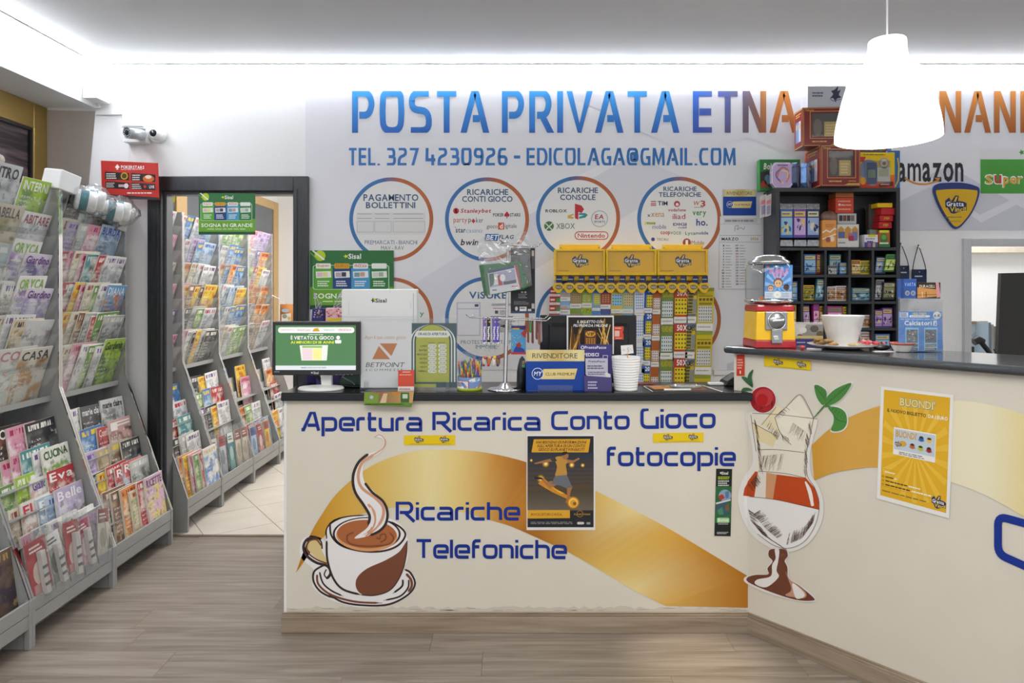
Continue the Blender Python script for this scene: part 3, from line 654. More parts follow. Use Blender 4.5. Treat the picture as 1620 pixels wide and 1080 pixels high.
# golden swoosh on both faces
def swoosh(C, out, inn, cols, l=1):
    a = smooth(out, 5); b = smooth(inn, 5); n = 60
    def samp(p, t):
        x = t*(len(p)-1); i = min(int(x), len(p)-2); f = x-i; return (p[i][0]*(1-f)+p[i+1][0]*f, p[i][1]*(1-f)+p[i+1][1]*f)
    q = []
    for i in range(n+1): q += [samp(a, i/n), samp(b, i/n)]
    def col(x, y):
        for k in range(len(cols)-1):
            if x <= cols[k+1][0] or k == len(cols)-2:
                t = max(0, min(1, (x-cols[k][0])/(cols[k+1][0]-cols[k][0]))); return mixc(cols[k][1], cols[k+1][1], t)
    C.pts(q, [(2*i, 2*i+1, 2*i+3, 2*i+2) for i in range(n)], col, l)
C = Canvas(FACE1)
swoosh(C, [(468, 906), (489, 849), (510, 812), (535, 778), (577, 743), (616, 724), (658, 713), (700, 711), (757, 714), (820, 727), (880, 748), (944, 777), (1002, 806), (1053, 833), (1107, 865), (1183, 911)],
       [(468, 906), (500, 862), (520, 842), (545, 824), (575, 812), (616, 803), (651, 802), (690, 804), (732, 810), (774, 822), (810, 833), (860, 855), (901, 874), (955, 905), (1002, 933), (1053, 958)],
       [(468, '#c07f22'), (530, '#d9a53c'), (600, '#e2c066'), (680, '#efe0a4'), (730, '#ecd083'), (790, '#c98a35'), (840, '#a9651c'), (880, '#c08631'), (950, '#e6c266'), (1000, '#f0dc9c'), (1060, '#dfae4c'), (1120, '#c98a2c'), (1183, '#b87622')])
C.poly([(1053, 958), (1000, 932), (1107, 865), (1183, 911), (1183, 961)], lambda x, y: mixc('#e6c067', '#b87622', max(0, min(1, (x-1000)/183))), .9)
C.build('gold_swoosh', c1, rough=.3)
C = Canvas(FACE2)
swoosh(C, [(1284, 704), (1313, 678), (1343, 660), (1391, 642), (1450, 634), (1509, 633), (1557, 638), (1620, 655), (1680, 680)],
       [(1288, 760), (1317, 748), (1357, 741), (1387, 739), (1450, 746), (1506, 763), (1557, 782), (1620, 817), (1680, 856)],
       [(1284, '#cf9a38'), (1340, '#dba950'), (1390, '#d9a84a'), (1440, '#e8cf8c'), (1510, '#f0e8c8'), (1560, '#f2ebcb'), (1620, '#eddca0'), (1680, '#e2c26c')])
C.build('gold_swoosh', c2, rough=.3)
# blue lettering
blue = '#12318f'
for s_, x0, x1, yc, yb, dy in (('Apertura', 477, 668, 652, 681, 0), ('Ricarica', 684, 855, 652, 680, 0), ('Conto', 872, 996, 651, 679, -1), ('Gioco', 1013, 1132, 647, 677, -1), ('fotocopie', 960, 1164, 707, 736, 0), ('Ricariche', 626, 823, 794, 822, 0), ('Telefoniche', 659, 897, 853, 882, 1)):
    C = Canvas(FACE1); strokes(C, SF2, s_, x0, yc, x1, yb, .18, blue, 2, gap=.15, dy=dy); C.build('lettering', c1, rough=.4)
C = Canvas(FACE2)
C.line(rpath([(1660, 838), (1579, 816, 14), (1579, 876, 14), (1660, 912)]), 12.5, blue, 2)
C.build('lettering', c2, rough=.4)
# coffee cup sticker (crop coordinates of the drawing / 3.724 + offset)
S = lambda q: [(460+x/3.724, 680+y/3.724) for x, y in q]
C = Canvas(FACE1); dk = '#3a2c29'; br = '#7b4a34'; wh = '#f3f1f0'; ck = '#b0683c'; pk = '#d9a283'
C.poly(S(smooth([(140, 830), (60, 750), (60, 660), (110, 622), (170, 632), (208, 660), (205, 590), (250, 530), (340, 505), (460, 500), (580, 520), (660, 570), (688, 640), (690, 760), (668, 815), (720, 850), (738, 910), (690, 985), (560, 1035), (400, 1042), (230, 1000), (130, 920)], 5, True)), wh, 1)
C.poly(S(smooth([(100, 700), (115, 655), (150, 640), (175, 660), (190, 690), (180, 700), (220, 790), (160, 760)], 5, True)), '#e0c98e', 1.4)
C.line(S(smooth([(185, 700), (178, 655), (140, 632), (95, 645), (75, 690), (95, 740), (150, 780), (215, 800), (235, 840), (215, 870), (198, 850), (210, 820)], 6)), [2.2]*10+[4.2]*46+[2]*11, dk, 1.6)
C.line(S(smooth([(180, 680), (150, 645), (108, 655), (92, 690), (110, 730), (160, 765), (215, 785)], 6)), 2.4, br, 1.8)
C.line(S(smooth([(205, 790), (140, 830), (135, 890), (175, 950), (250, 990)], 6)), [1]+[3]*22+[1, 1], dk, 2)
C.line(S(smooth([(155, 850), (165, 910), (240, 970), (380, 1010), (540, 1018)], 6)), [1]+[3.2]*22+[.8, .8], br, 2.2)
C.line(S(smooth([(170, 835), (190, 900), (240, 945), (310, 978)], 6)), [1]+[2.6]*16+[.6, .6], dk, 2)
C.line(S(smooth([(200, 945), (300, 1010), (440, 1032), (580, 1025), (690, 970), (732, 905), (705, 840), (668, 820)], 6)), [.8]+[3]*40+[.8, .8], dk, 2)
C.line(S(smooth([(680, 845), (708, 880), (712, 920), (690, 955)], 6)), [1]+[4]*16+[1, 1], br, 2.2)
C.line(S(smooth([(660, 880), (655, 920), (600, 962)], 6)), [1]+[3]*10+[.6, .6], dk, 2)
C.line(S(smooth([(695, 880), (690, 930), (640, 980), (545, 1003)], 6)), [.8]+[2.6]*16+[.6, .6], dk, 2)
C.poly(S(smooth([(210, 640), (214, 760), (250, 870), (310, 940), (420, 972), (500, 970), (590, 935), (645, 850), (680, 740), (690, 640), (600, 710), (450, 722), (300, 690)], 5, True)), wh, 2.6)
C.line(S(smooth([(212, 650), (216, 760), (250, 870), (310, 938), (420, 970)], 6)), [1.2]+[3.4]*22+[1, 1], dk, 2.8)
C.line(S(smooth([(686, 650), (680, 740), (650, 850), (590, 938), (500, 972), (420, 970)], 6)), 1.6, dk, 3)
C.poly(S(smooth([(686, 655), (678, 760), (645, 860), (585, 940), (500, 970), (420, 966), (385, 925), (392, 868), (450, 815), (560, 765), (640, 715)], 5, True)), br, 2.9)
C.ell(*S([(448, 610)])[0], 63.5, 29, wh, 3, 40, .05)
C.ring(*S([(448, 612)])[0], 50.5, 53.8, dk, 3.2, 48, ky=.50)
C.ell(*S([(448, 622)])[0], 48.5, 24.5, '#dd9f68', 3.3, 40, .04); C.ell(*S([(448, 612)])[0], 47, 22.5, ck, 3.4, 40, .04)
C.line(S(smooth([(212, 640), (215, 575), (270, 530), (340, 508), (450, 500)], 6)), [1]+[1.8]*22+[.6, .6], dk, 3.3)
C.line(S(smooth([(232, 545), (240, 620), (300, 680), (420, 712), (540, 712), (630, 680), (675, 620), (650, 575), (580, 535)], 6)), [1.5]+[3]*46+[1, 1], dk, 3.2)
C.line(S(smooth([(372, 602), (335, 620), (340, 660), (400, 680), (500, 682), (580, 670), (606, 635), (580, 600)], 6)), [.8]+[2.4]*40+[.6, .6], br, 3.6)
C.line(S(smooth([(505, 632), (525, 640), (530, 618), (555, 612), (560, 640), (530, 660)], 6)), 2.2, br, 3.6)
# steam
C.poly(S(smooth([(460, 140), (400, 180), (362, 260), (368, 360), (420, 440), (462, 510), (455, 570), (375, 635), (450, 625), (530, 590), (568, 520), (560, 440), (500, 370), (440, 310), (425, 250), (440, 190), (530, 130), (560, 80), (530, 30), (500, 38), (540, 50), (550, 80), (520, 118)], 4, True)), wh, 4)
C.line(S(smooth([(458, 140), (400, 190), (368, 270), (378, 360), (430, 440), (465, 505), (455, 560)], 6)), [1]+[4.4]*34+[1.5, 1.5], dk, 4.4)
C.line(S(smooth([(495, 42), (525, 28), (556, 60), (545, 105), (480, 150), (420, 195), (398, 270), (420, 340), (500, 400), (545, 455), (540, 520), (500, 580), (440, 625)], 6)), [1.2]*12+[2.2]*12+[4.6]*40+[3]*8+[1.], pk, 4.3)
C.line(S(smooth([(437, 310), (480, 365), (545, 420), (570, 485), (560, 550), (520, 595), (460, 622)], 6)), [1]+[4]*34+[1, 1], dk, 4.4)
C.line(S(smooth([(455, 435), (490, 480), (495, 540), (470, 590), (430, 615)], 6)), [1]+[4]*20+[1]*4, pk, 4.3)
C.line(S(smooth([(470, 455), (490, 520), (480, 570)], 6)), 1.5, wh, 4.5)
C.build('coffee_cup_sticker', c1, rough=.4)
# cocktail sticker: lies on the tall counter's face, its left edge wraps onto the low counter's front
def wrap(x, y, l): return FACE1(x, y, l+1) if (x < 1183 and y > 634) else FACE2(x, y, l+1)
S = lambda q: [(1160+x/2.842, 580+y/2.842) for x, y in q]
C = Canvas(wrap)
def safe(q, l, col):
    """split a polygon at the corner between the two faces so that no face spans it"""
    for sgn in (1, -1):
        out = []
        for i in range(len(q)):
            p, r_ = q[i-1], q[i]; a = (p[0]-1183)*sgn; b = (r_[0]-1183)*sgn
            if (a >= 0) != (b >= 0): t = a/(a-b); out.append((1183+sgn*.01, p[1]+(r_[1]-p[1])*t))
            if b >= 0: out.append(r_)
        if len(out) > 2: C.poly([(x, y) for x, y in out], col, l)
gwh = '#eceae6'
body = smooth([(62, 208), (75, 300), (88, 380), (85, 440), (40, 510), (20, 590), (40, 680), (90, 760), (170, 815), (250, 832), (330, 800), (390, 720), (407, 620), (385, 540), (350, 480), (345, 400), (360, 320), (378, 235), (300, 225), (180, 212)], 5, True)
safe(S(body), 1, gwh)
gl = [(80, 215), (92, 300), (104, 380), (100, 450), (55, 530), (45, 600), (62, 680), (110, 750), (180, 800), (250, 815), (320, 785), (370, 710), (388, 620), (368, 545), (335, 490), (328, 400), (345, 320), (362, 232)]
safe(S(smooth(gl, 5, True)), 1.6, '#efe9d8')
safe(S(smooth([(48, 582), (46, 630), (62, 680), (110, 750), (180, 800), (250, 815), (320, 785), (370, 710), (386, 640), (340, 630), (200, 600)], 5)), 2, '#f1f0ee')
safe(S([(100, 470), (70, 510), (50, 545), (44, 578), (200, 598), (386, 642), (386, 600), (368, 545), (328, 500), (200, 484)]), 2.2, '#c14a1c')
safe(S([(112, 470), (150, 474), (146, 590), (96, 584)]), 2.4, '#ebe2d8'); C.poly(S([(150, 474), (197, 484), (180, 594), (146, 590)]), '#d39a70', 2.5)
C.line(S(smooth([(325, 515), (345, 560), (358, 625)], 5)), [2, 3, 4, 5, 6, 6, 6, 6, 5, 5, 4], '#f4f0ea', 2.6)
C.poly(S([(188, 228), (300, 125), (362, 232)]), '#efe8d6', 1.8); C.poly(S([(195, 240), (250, 180), (345, 240), (300, 350)]), '#f3edda', 2.4)
C.poly(S([(128, 262), (195, 170), (222, 190), (190, 225), (210, 300), (150, 270)]), '#f0e3bd', 2.2); C.poly(S([(85, 250), (200, 310), (180, 360), (110, 330)]), '#ecdcae', 2.3)
r = random.Random(2); sep = '#5a4032'
def hatch(pts, n, dx, dy, w=.45, l=3):
    for i in range(n):
        t = r.random()*(len(pts)-1); k = int(t); f = t-k; x = pts[k][0]*(1-f)+pts[min(k+1, len(pts)-1)][0]*f; y = pts[k][1]*(1-f)+pts[min(k+1, len(pts)-1)][1]*f
        s_ = r.uniform(.5, 1.2); q = S([(x, y), (x+dx*s_*.5+r.uniform(-3, 3), y+dy*s_*.5), (x+dx*s_, y+dy*s_)])
        if all(a[0] > 1184 for a in q) or all(a[0] < 1182 and a[1] > 638 for a in q): C.line(q, w*.62, sep, l+r.random())
hatch([(95, 230), (108, 330), (118, 440)], 60, 16, 46); hatch([(345, 240), (325, 330), (318, 470)], 50, 12, 40); hatch([(130, 400), (230, 390)], 28, -16, 66); hatch([(150, 270), (200, 330)], 24, 14, -30); hatch([(270, 250), (340, 300)], 24, -18, 46); hatch([(215, 300), (250, 320)], 14, 10, 30); hatch([(190, 220), (240, 180)], 18, 18, 14)
hatch([(60, 600), (80, 690), (130, 750), (200, 795)], 190, 40, 26); hatch([(90, 660), (150, 730), (200, 770)], 110, 30, -18); hatch([(240, 800), (310, 770), (360, 700)], 120, 10, -46); hatch([(60, 540), (110, 480)], 50, 20, 30, .6)
for q in ([(80, 215), (92, 300), (104, 380), (100, 450), (55, 530), (45, 600), (62, 680), (110, 750), (180, 800), (250, 815), (320, 785), (370, 710), (388, 620), (368, 545), (335, 490), (328, 400), (345, 320), (362, 232)],):
    pp = [p for p in S(smooth(q, 5)) if p[0] > 1184.5]; C.line(pp[:22] if False else pp, .6, sep, 3) if False else None
for a in (gl[:3], gl[7:18]):
    pp = [p for p in S(smooth(a, 5)) if p[0] > 1184]
    if len(pp) > 2: C.line(pp, .7, sep, 3)
for q in ([(64, 208), (200, 214), (378, 234)], [(110, 372), (200, 372), (320, 385)], [(115, 468), (240, 480), (328, 500)], [(48, 580), (200, 598), (386, 640)], [(188, 228), (240, 180), (300, 125), (340, 180), (362, 232)], [(188, 228), (215, 300), (262, 350)], [(85, 250), (200, 312)], [(128, 262), (195, 180)]):
    pp = [p for p in S(smooth(q, 4)) if p[0] > 1184]
    if len(pp) > 1: C.line(pp, .7, sep, 3.2)
C.ell(*S([(135, 148)])[0], 21.5, 22, gwh, 1.2); C.ell(*S([(135, 148)])[0], 20, 20.5, '#a81f26', 3.4); C.ell(*S([(140, 138)])[0], 14.5, 14, '#bd3a3e', 3.6); C.ell(*S([(132, 148)])[0], 9, 9.5, '#b0161d', 3.8)
for i in range(26):
    a = r.uniform(.3, 3.3); k = r.uniform(.6, .95); x = 135+57*k*math.cos(a); y = 148+58*k*math.sin(a); C.line(S([(x, y), (x+5, y-14)]), .5, '#4a1018', 4)
for q in ([(88, 92), (60, 72), (38, 45), (62, 48), (80, 70)], [(86, 92), (66, 60), (72, 30), (92, 12), (84, 45), (90, 80)], [(88, 106), (60, 108), (38, 112), (45, 96), (70, 94)]): C.poly(S(smooth(q, 4, True)), '#3a6a44', 4.2)
for q in ([(366, 84), (395, 88), (420, 110), (418, 150), (404, 172), (378, 140)], [(414, 172), (420, 140), (460, 100), (530, 72), (515, 110), (480, 150), (440, 172)], [(428, 182), (470, 182), (505, 205), (512, 250), (495, 280), (462, 290), (440, 282), (452, 250), (450, 215)]):
    k = smooth(q, 4, True); cx = sum(a for a, b in k)/len(k); cy = sum(b for a, b in k)/len(k)
    C.poly(S([(cx+(a-cx)*1.12, cy+(b-cy)*1.12) for a, b in k]), gwh, 1.2); C.poly(S(k), '#4a8a3e', 3.4)
    C.line(S([q[0], (cx, cy), q[3]]), .7, '#2a4422', 3.8)
    for i in range(5):
        f = .2+.15*i; x = q[0][0]*(1-f)+q[3][0]*f; y = q[0][1]*(1-f)+q[3][1]*f; C.line(S([(x, y), (x+10, y-16)]), .5, '#2a4422', 3.8)
C.line(S([(362, 230), (385, 205), (410, 176), (440, 178)]), [1, 2.2, 2.6, 1.5], '#4a7a3a', 3.9)
# stem and foot
safe(S(smooth([(160, 822), (158, 850), (172, 875), (150, 905), (155, 930), (100, 930), (52, 945), (58, 972), (150, 1015), (280, 1052), (365, 1056), (368, 1035), (310, 985), (255, 950), (250, 900), (238, 870), (252, 845), (240, 820), (200, 812)], 5, True)), 1, gwh)
safe(S(smooth([(165, 822), (160, 850), (178, 874), (155, 905), (158, 932), (100, 935), (62, 948), (70, 968), (160, 1008), (280, 1046), (358, 1050), (360, 1035), (300, 985), (250, 950), (244, 900), (232, 872), (246, 848), (236, 822), (200, 818)], 5, True)), 2, '#70402f')
safe(S(smooth([(188, 820), (208, 822), (204, 870), (196, 915), (205, 945), (150, 990), (100, 975), (110, 955), (170, 940), (176, 890), (192, 860)], 5, True)), 3, '#efece8')
safe(S(smooth([(238, 920), (250, 950), (325, 1010), (322, 1038), (280, 1036), (235, 1025), (262, 1000)], 5, True)), 3, '#c79678'); safe(S(smooth([(268, 972), (318, 1012), (318, 1034), (282, 1038)], 5, True)), 3.4, '#efece8')
C.build('cocktail_sticker', c2, rough=.4)
# ------------------------------------------------------------------ magazine racks
def cover_material():
    m = bpy.data.materials.new('magazine_cover'); t, b = nodes_of(m); N = t.nodes; L = t.links
    uv = N.new('ShaderNodeUVMap'); oi = N.new('ShaderNodeObjectInfo')
    A = []
    for nm in ('Col', 'Col2', 'Col3'):
        a = N.new('ShaderNodeAttribute'); a.attribute_name = nm; A.append(a)
    def math_(op, x, y=None, z=None):
        n = N.new('ShaderNodeMath'); n.operation = op
        for i, v in enumerate((x, y, z)):
            if v is None: continue
            if isinstance(v, (int, float)): n.inputs[i].default_value = v
            else: L.new(v, n.inputs[i])
        return n.outputs[0]
    def noise(scale, det, off):
        mp = N.new('ShaderNodeMapping'); mp.inputs['Scale'].default_value = scale
        cb = N.new('ShaderNodeCombineXYZ'); o = math_('MULTIPLY', oi.outputs['Random'], off)
        L.new(o, cb.inputs[0]); L.new(o, cb.inputs[1]); L.new(cb.outputs[0], mp.inputs['Location']); L.new(uv.outputs[0], mp.inputs['Vector'])
        n = N.new('ShaderNodeTexNoise'); n.inputs['Scale'].default_value = 1; n.inputs['Detail'].default_value = det; L.new(mp.outputs[0], n.inputs['Vector']); return n.outputs['Fac']
    def mix(f, a, c):
        n = N.new('ShaderNodeMix'); n.data_type = 'RGBA'; L.new(f, n.inputs['Factor'])
        for i, v in ((6, a), (7, c)):
            if isinstance(v, tuple): n.inputs[i].default_value = v
            else: L.new(v, n.inputs[i])
        return n.outputs[2]
    def ss(x, a, c):
        n = N.new('ShaderNodeMapRange'); n.interpolation_type = 'SMOOTHSTEP'; n.inputs['From Min'].default_value = a; n.inputs['From Max'].default_value = c; L.new(x, n.inputs[0]); return n.outputs[0]
    sx = N.new('ShaderNodeSeparateXYZ'); L.new(uv.outputs[0], sx.inputs[0]); u, v = sx.outputs[0], sx.outputs[1]
    n1 = noise((2.6, 3.2, 1), 4, 61); n2 = noise((5, 6, 1), 5, 137); n3 = noise((17, 3, 1), 1, 29); n4 = noise((26, 34, 1), 1, 83)
    low = ss(v, .86, .74)
    c = mix(math_('MULTIPLY', ss(n1, .42, .6), low), A[0].outputs['Color'], A[1].outputs['Color'])
    c = mix(math_('MULTIPLY', math_('MULTIPLY', ss(n2, .58, .7), low), .7), c, A[2].outputs['Color'])
    c = mix(math_('MULTIPLY', math_('MULTIPLY', ss(n2, .44, .36), low), .55), c, (.09, .07, .06, 1))
    band = math_('MULTIPLY', math_('MULTIPLY', math_('GREATER_THAN', v, .85), math_('LESS_THAN', v, .95)), math_('MULTIPLY', math_('GREATER_THAN', u, .06), math_('LESS_THAN', u, .92)))
    c = mix(math_('MULTIPLY', math_('MULTIPLY', band, ss(n3, .47, .5)), A[0].outputs['Alpha']), c, A[2].outputs['Color'])
    side = math_('MULTIPLY', math_('MULTIPLY', math_('LESS_THAN', u, .45), math_('LESS_THAN', v, .72)), math_('MULTIPLY', math_('GREATER_THAN', u, .07), math_('GREATER_THAN', v, .12)))
    rows = math_('GREATER_THAN', math_('SINE', math_('MULTIPLY', v, 70)), .2)
    c = mix(math_('MULTIPLY', math_('MULTIPLY', side, rows), math_('MULTIPLY', ss(n4, .5, .54), .8)), c, (.82, .8, .76, 1))
    L.new(c, b.inputs['Base Color']); b.inputs['Roughness'].default_value = .32
    return m
COVER = cover_material()
PAGES = M('paper_pages', '#e4dfd4', .8, noise=.12, nscale=400, aniso=(1, 1, 1))
HUES = {  # base, second, title
 'cream': ('#ded6c2', '#b3a68c', '#8c4038'), 'white': ('#e9e8e5', '#b9bcbc', '#6b4a86'), 'grey': ('#b9bbb8', '#6f7371', '#e4e2dc'), 'beige': ('#d3c2a4', '#a49468', '#3a3a38'),
 'pink': ('#d996ac', '#f0dde0', '#a51f4c'), 'red': ('#b7333a', '#e0c9be', '#f0ede6'), 'blue': ('#4677b4', '#a9c6dc', '#f2d23a'), 'pale blue': ('#b4c8dc', '#7f98b6', '#2c4f96'),
 'lilac': ('#c6b4d6', '#8c78ac', '#6a4a96'), 'purple': ('#6f5596', '#c9b4d4', '#f0e8f0'), 'green': ('#6f9a52', '#c9d6a4', '#f2f0e6'), 'lime': ('#a4c840', '#6c8c4a', '#f4f4ec'),
 'yellow': ('#e8c832', '#d07a2a', '#b3282c'), 'orange': ('#dc8a44', '#f0d2a4', '#8c2c20'), 'brown': ('#7c5c48', '#b89a7a', '#e8dcc4'), 'black': ('#2a2a2e', '#6c6a6a', '#ece8e0'),
 'teal': ('#4f8e94', '#b4d2cc', '#f0f0e8'), 'silver': ('#d4d6da', '#8d96a2', '#b0303a'),
}
TNAME = {'cream': 'red', 'white': 'purple', 'grey': 'white', 'beige': 'black', 'pink': 'crimson', 'red': 'white', 'blue': 'yellow', 'pale blue': 'blue', 'lilac': 'purple', 'purple': 'white', 'green': 'white', 'lime': 'white', 'yellow': 'red', 'orange': 'brown', 'brown': 'cream', 'black': 'white', 'teal': 'white', 'silver': 'red'}
ORD = ['first', 'second', 'third', 'fourth', 'fifth', 'sixth', 'seventh', 'eighth', 'ninth', 'tenth', 'eleventh', 'twelfth']
rm = random.Random(11)
def magazine(BL, U, V, w, h, th, hue, label, group, title=None, tcol=None, bow=0., cat='magazine', name='magazine', hues=None):
    U = Vector(U).normalized(); V = Vector(V).normalized(); N = U.cross(V); BL = Vector(BL)
    nr = 5; fv = []; 
    for i in range(nr):
        f = i/(nr-1); o = BL+V*(h*f)+N*(bow*4*f*(1-f)); fv += [o, o+U*w]
    bv = [p-N*th for p in fv]; n = len(fv); org = BL+U*(w/2)
    fs = []; uvs = []; mi = []
    for i in range(nr-1):
        a = 2*i; fs.append((a, a+1, a+3, a+2)); f0 = i/(nr-1); f1 = (i+1)/(nr-1); uvs += [(0, f0), (1, f0), (1, f1), (0, f1)]; mi.append(0)
        fs.append((n+a, n+a+2, n+a+3, n+a+1)); uvs += [(0, 0)]*4; mi.append(0)
        fs.append((a, a+2, n+a+2, n+a)); fs.append((a+1, n+a+1, n+a+3, a+3)); uvs += [(.01, f0), (.01, f1), (.01, f1), (.01, f0)]+[(0, 0)]*4; mi += [0 if th < .006 else 1, 1]
    fs += [(0, n, n+1, 1), (n-2, n-1, 2*n-1, 2*n-2)]; uvs += [(0, 0)]*8; mi += [1, 1]
    me = bpy.data.meshes.new(name); me.from_pydata([p-org for p in fv+bv], [], fs)
    me.materials.append(COVER); me.materials.append(PAGES); me.polygons.foreach_set('material_index', mi)
    ul = me.uv_layers.new(name='UVMap'); ul.data.foreach_set('uv', [c for q in uvs for c in q])
    H = hues or HUES[hue]
    for nm, c, al in (('Col', H[0], 0. if title else 1.), ('Col2', H[1], 1.), ('Col3', H[2], 1.)):
        at = me.color_attributes.new(nm, 'FLOAT_COLOR', 'CORNER'); at.data.foreach_set('color', [*lin(c), al]*len(uvs))
    o = bpy.data.objects.new(name, me); o.location = org; COL.objects.link(o); ORG[o] = org
    tag(o, label, cat, group)
    if title:
        mpc = affine(BL+V*h, U*w, -V*h, .0007)
        def mp2(x, y, l): return mpc(x, y, l)+N*(bow*4*(1-y)*y)
        C = Canvas(mp2); C.text(title, .07, .05, .93, .05+min(.17, 1.35*w/h/len(title)*1.5), tcol or H[2], 2, 1)
        C.build('masthead', o, rough=.4)
    return o
TILT = math.radians(18); VT = Vector((math.sin(TILT), 0, math.cos(TILT))); VL = Vector((-.14, 0, .99)).normalized(); UU = Vector((0, 1, 0))
ROWZ = [1.80, 1.633, 1.466, 1.299, 1.132, .965]; ROWX = -2.392
STEPZ = [.615, .50, .385, .28, .165]; STEPX = [-2.255, -2.215, -2.175, -2.135, -2.075]
XF, XU, XB = -2.03, -2.31, -2.60
def rack(y0, y1, label):
    t = thing('magazine_rack', label, 'rack', (-2.3, (y0+y1)/2, 0), 'grey steel magazine racks along the left wall')
    e = .0012; a, b = y0+e, y1-e
    prof = [(XB, 0), (XF, 0), (XF, .20), (XU, 1.02), (XU, 2.06), (XB, 2.06)]
    for ya, yb in ((a, a+.009), (b-.009, b)): MB().prism([(x, ya, z) for x, z in prof], (0, yb-ya, 0)).build('side_panel', grey_steel, t)
    for ya, yb in ((a, a+.012), (b-.012, b)):
        MB().box(XU, XU+.006, ya, yb, 1.02, 2.062).build('edge_strip', chrome, t)
        d = Vector((XF-XU, 0, .20-1.02)); n_ = Vector((-d.z, 0, d.x)).normalized()*-1
        n_ = Vector((.82, 0, .28)).normalized()
        MB().obox((XF, ya, .2), (0, yb-ya, 0), (XU-XF, 0, .82), n_*.005).build('edge_strip', chrome, t)
    a += .010; b -= .010
    MB().box(XB, XB+.012, a, b, 0, 2.06).build('back_panel', grey_steel, t)
    for z in ROWZ:
        x = ROWX
        MB().box(x-.045, x+.042, a, b, z-.012, z).box(x+.042, x+.046, a, b, z-.014, z+.014).build('tray', grey_steel if z < 1 else acrylic, t)
        MB().obox((x-.05, a, z), (0, b-a, 0), VT*.15, Vector((.95, 0, -.31))*-.003).build('pocket_back', grey_steel, t)
        MB().obox((x+.036, a, z+.001), (0, b-a, 0), VT*.165, Vector((.95, 0, -.31))*.002).build('pocket_front', acrylic, t)
    for x, z in zip(STEPX, STEPZ):
        MB().box(x-.075, x+.03, a, b, z-.004, z).build('step_shelf', grey_steel, t)
        MB().obox((x-.078, a, z), (0, b-a, 0), VL*.17, Vector((-.99, 0, -.14))*.003).build('step_back', M('pale_grey_steel', '#c6c7c6', .4, noise=.03), t)
    MB().box(XF-.012, XF, a, b, .148, .205).build('front_board', grey_steel, t, bevel=.002)
    MB().box(XF-.012, XF-.001, a, b, .088, .145).build('front_board', grey_steel, t, bevel=.002)
    MB().box(XF-.13, XF-.118, a, b, 0, .09).build('kick_board', dark_steel, t)
    for ya, yb in ((y0+.0004, y0+.018), (y1-.018, y1-.0004)): MB().box(XF-.02, XF+.004, ya, yb, 0, .208).build('post', grey_steel, t, bevel=.002)
    return t
def fan(y0, y1, spec, BL, V, rname, rack_name, group, wd=.205, hd=.27, th=.006, roll=.0):
    """row of overlapping magazines; spec: list of (hue, title, width, height) or hue names"""
    n = len(spec); N = UU.cross(V)
    for i, sp in enumerate(spec):
        if isinstance(sp, str): sp = (sp,)
        hue = sp[0]; title = sp[1] if len(sp) > 1 else None; w = sp[2] if len(sp) > 2 and sp[2] else wd*rm.uniform(.92, 1.05); h = sp[3] if len(sp) > 3 and sp[3] else hd*rm.uniform(.93, 1.03)
        tc = sp[4] if len(sp) > 4 else None; hu = sp[5] if len(sp) > 5 else None
        y = y0 if n == 1 else y0+(y1-w-y0)*i/(n-1)+rm.uniform(-.008, .008)*(0 < i < n-1)
        y = min(y, y1-w)
        rl = rm.uniform(-.03, .03)+roll; U = (UU*math.cos(rl)+V*math.sin(rl)); Vv = (V*math.cos(rl)-UU*math.sin(rl))
        p = Vector(BL)+N*(i*(th+.0008)); p.y = y; p.z += w*max(0, -math.sin(rl))
        word = f'{hue} {TNAME[hue]}-titled' if not title else f'{hue} {sp[6] if len(sp) > 6 else "magazine with readable capitals"}'
        lab = f'{hue} {TNAME[hue]}-titled magazine, {ORD[i]} from near end in {rname} of {rack_name}'
        if len(sp) > 6: lab = sp[6]
        magazine(p, U, Vv, w, h, th, hue, lab, group, title, tc, bow=rm.uniform(-.004, .004), hues=hu)
def rack_rows(y0, y1, upper, lower, rack_name):
    for k, spec in enumerate(upper):
        if spec: fan(y0+.02, y1-.025, spec, (ROWX-.03, 0, ROWZ[k]+.002), VT, f'{ORD[k]} pocket row', rack_name, 'magazines in the sloping pocket rows')
    for k, spec in enumerate(lower):
        if spec: fan(y0+.02, y1-.025, spec, (STEPX[k]-.045, 0, STEPZ[k]+.002), VL, f'{ORD[k]} step', rack_name, 'magazines on the lower steps', th=.008 if k < 4 else .012)
YB = [2.312, 2.912, 3.518, 4.118]
YR = [4.306, 4.83, 5.425, 6.02, 6.63]
rack(YB[0], YB[1], 'grey steel magazine rack nearest the camera, mostly outside the frame')
rack(YB[1], YB[2], 'middle grey steel magazine rack, with cookery and fashion magazines')
rack(YB[2], YB[3], 'grey steel magazine rack standing against the black door frame')
for i, lb in enumerate(('first grey magazine rack past the doorway, cut by the door jamb', 'second grey magazine rack past the doorway', 'third grey magazine rack past the doorway', 'fourth and farthest grey magazine rack past the doorway')):
    rack(YR[i], YR[i+1], lb)
G1 = ('#c9cac6', '#8d8f8c', '#3c3c3a')
mid, dr = 'middle grey rack', 'rack beside doorway'
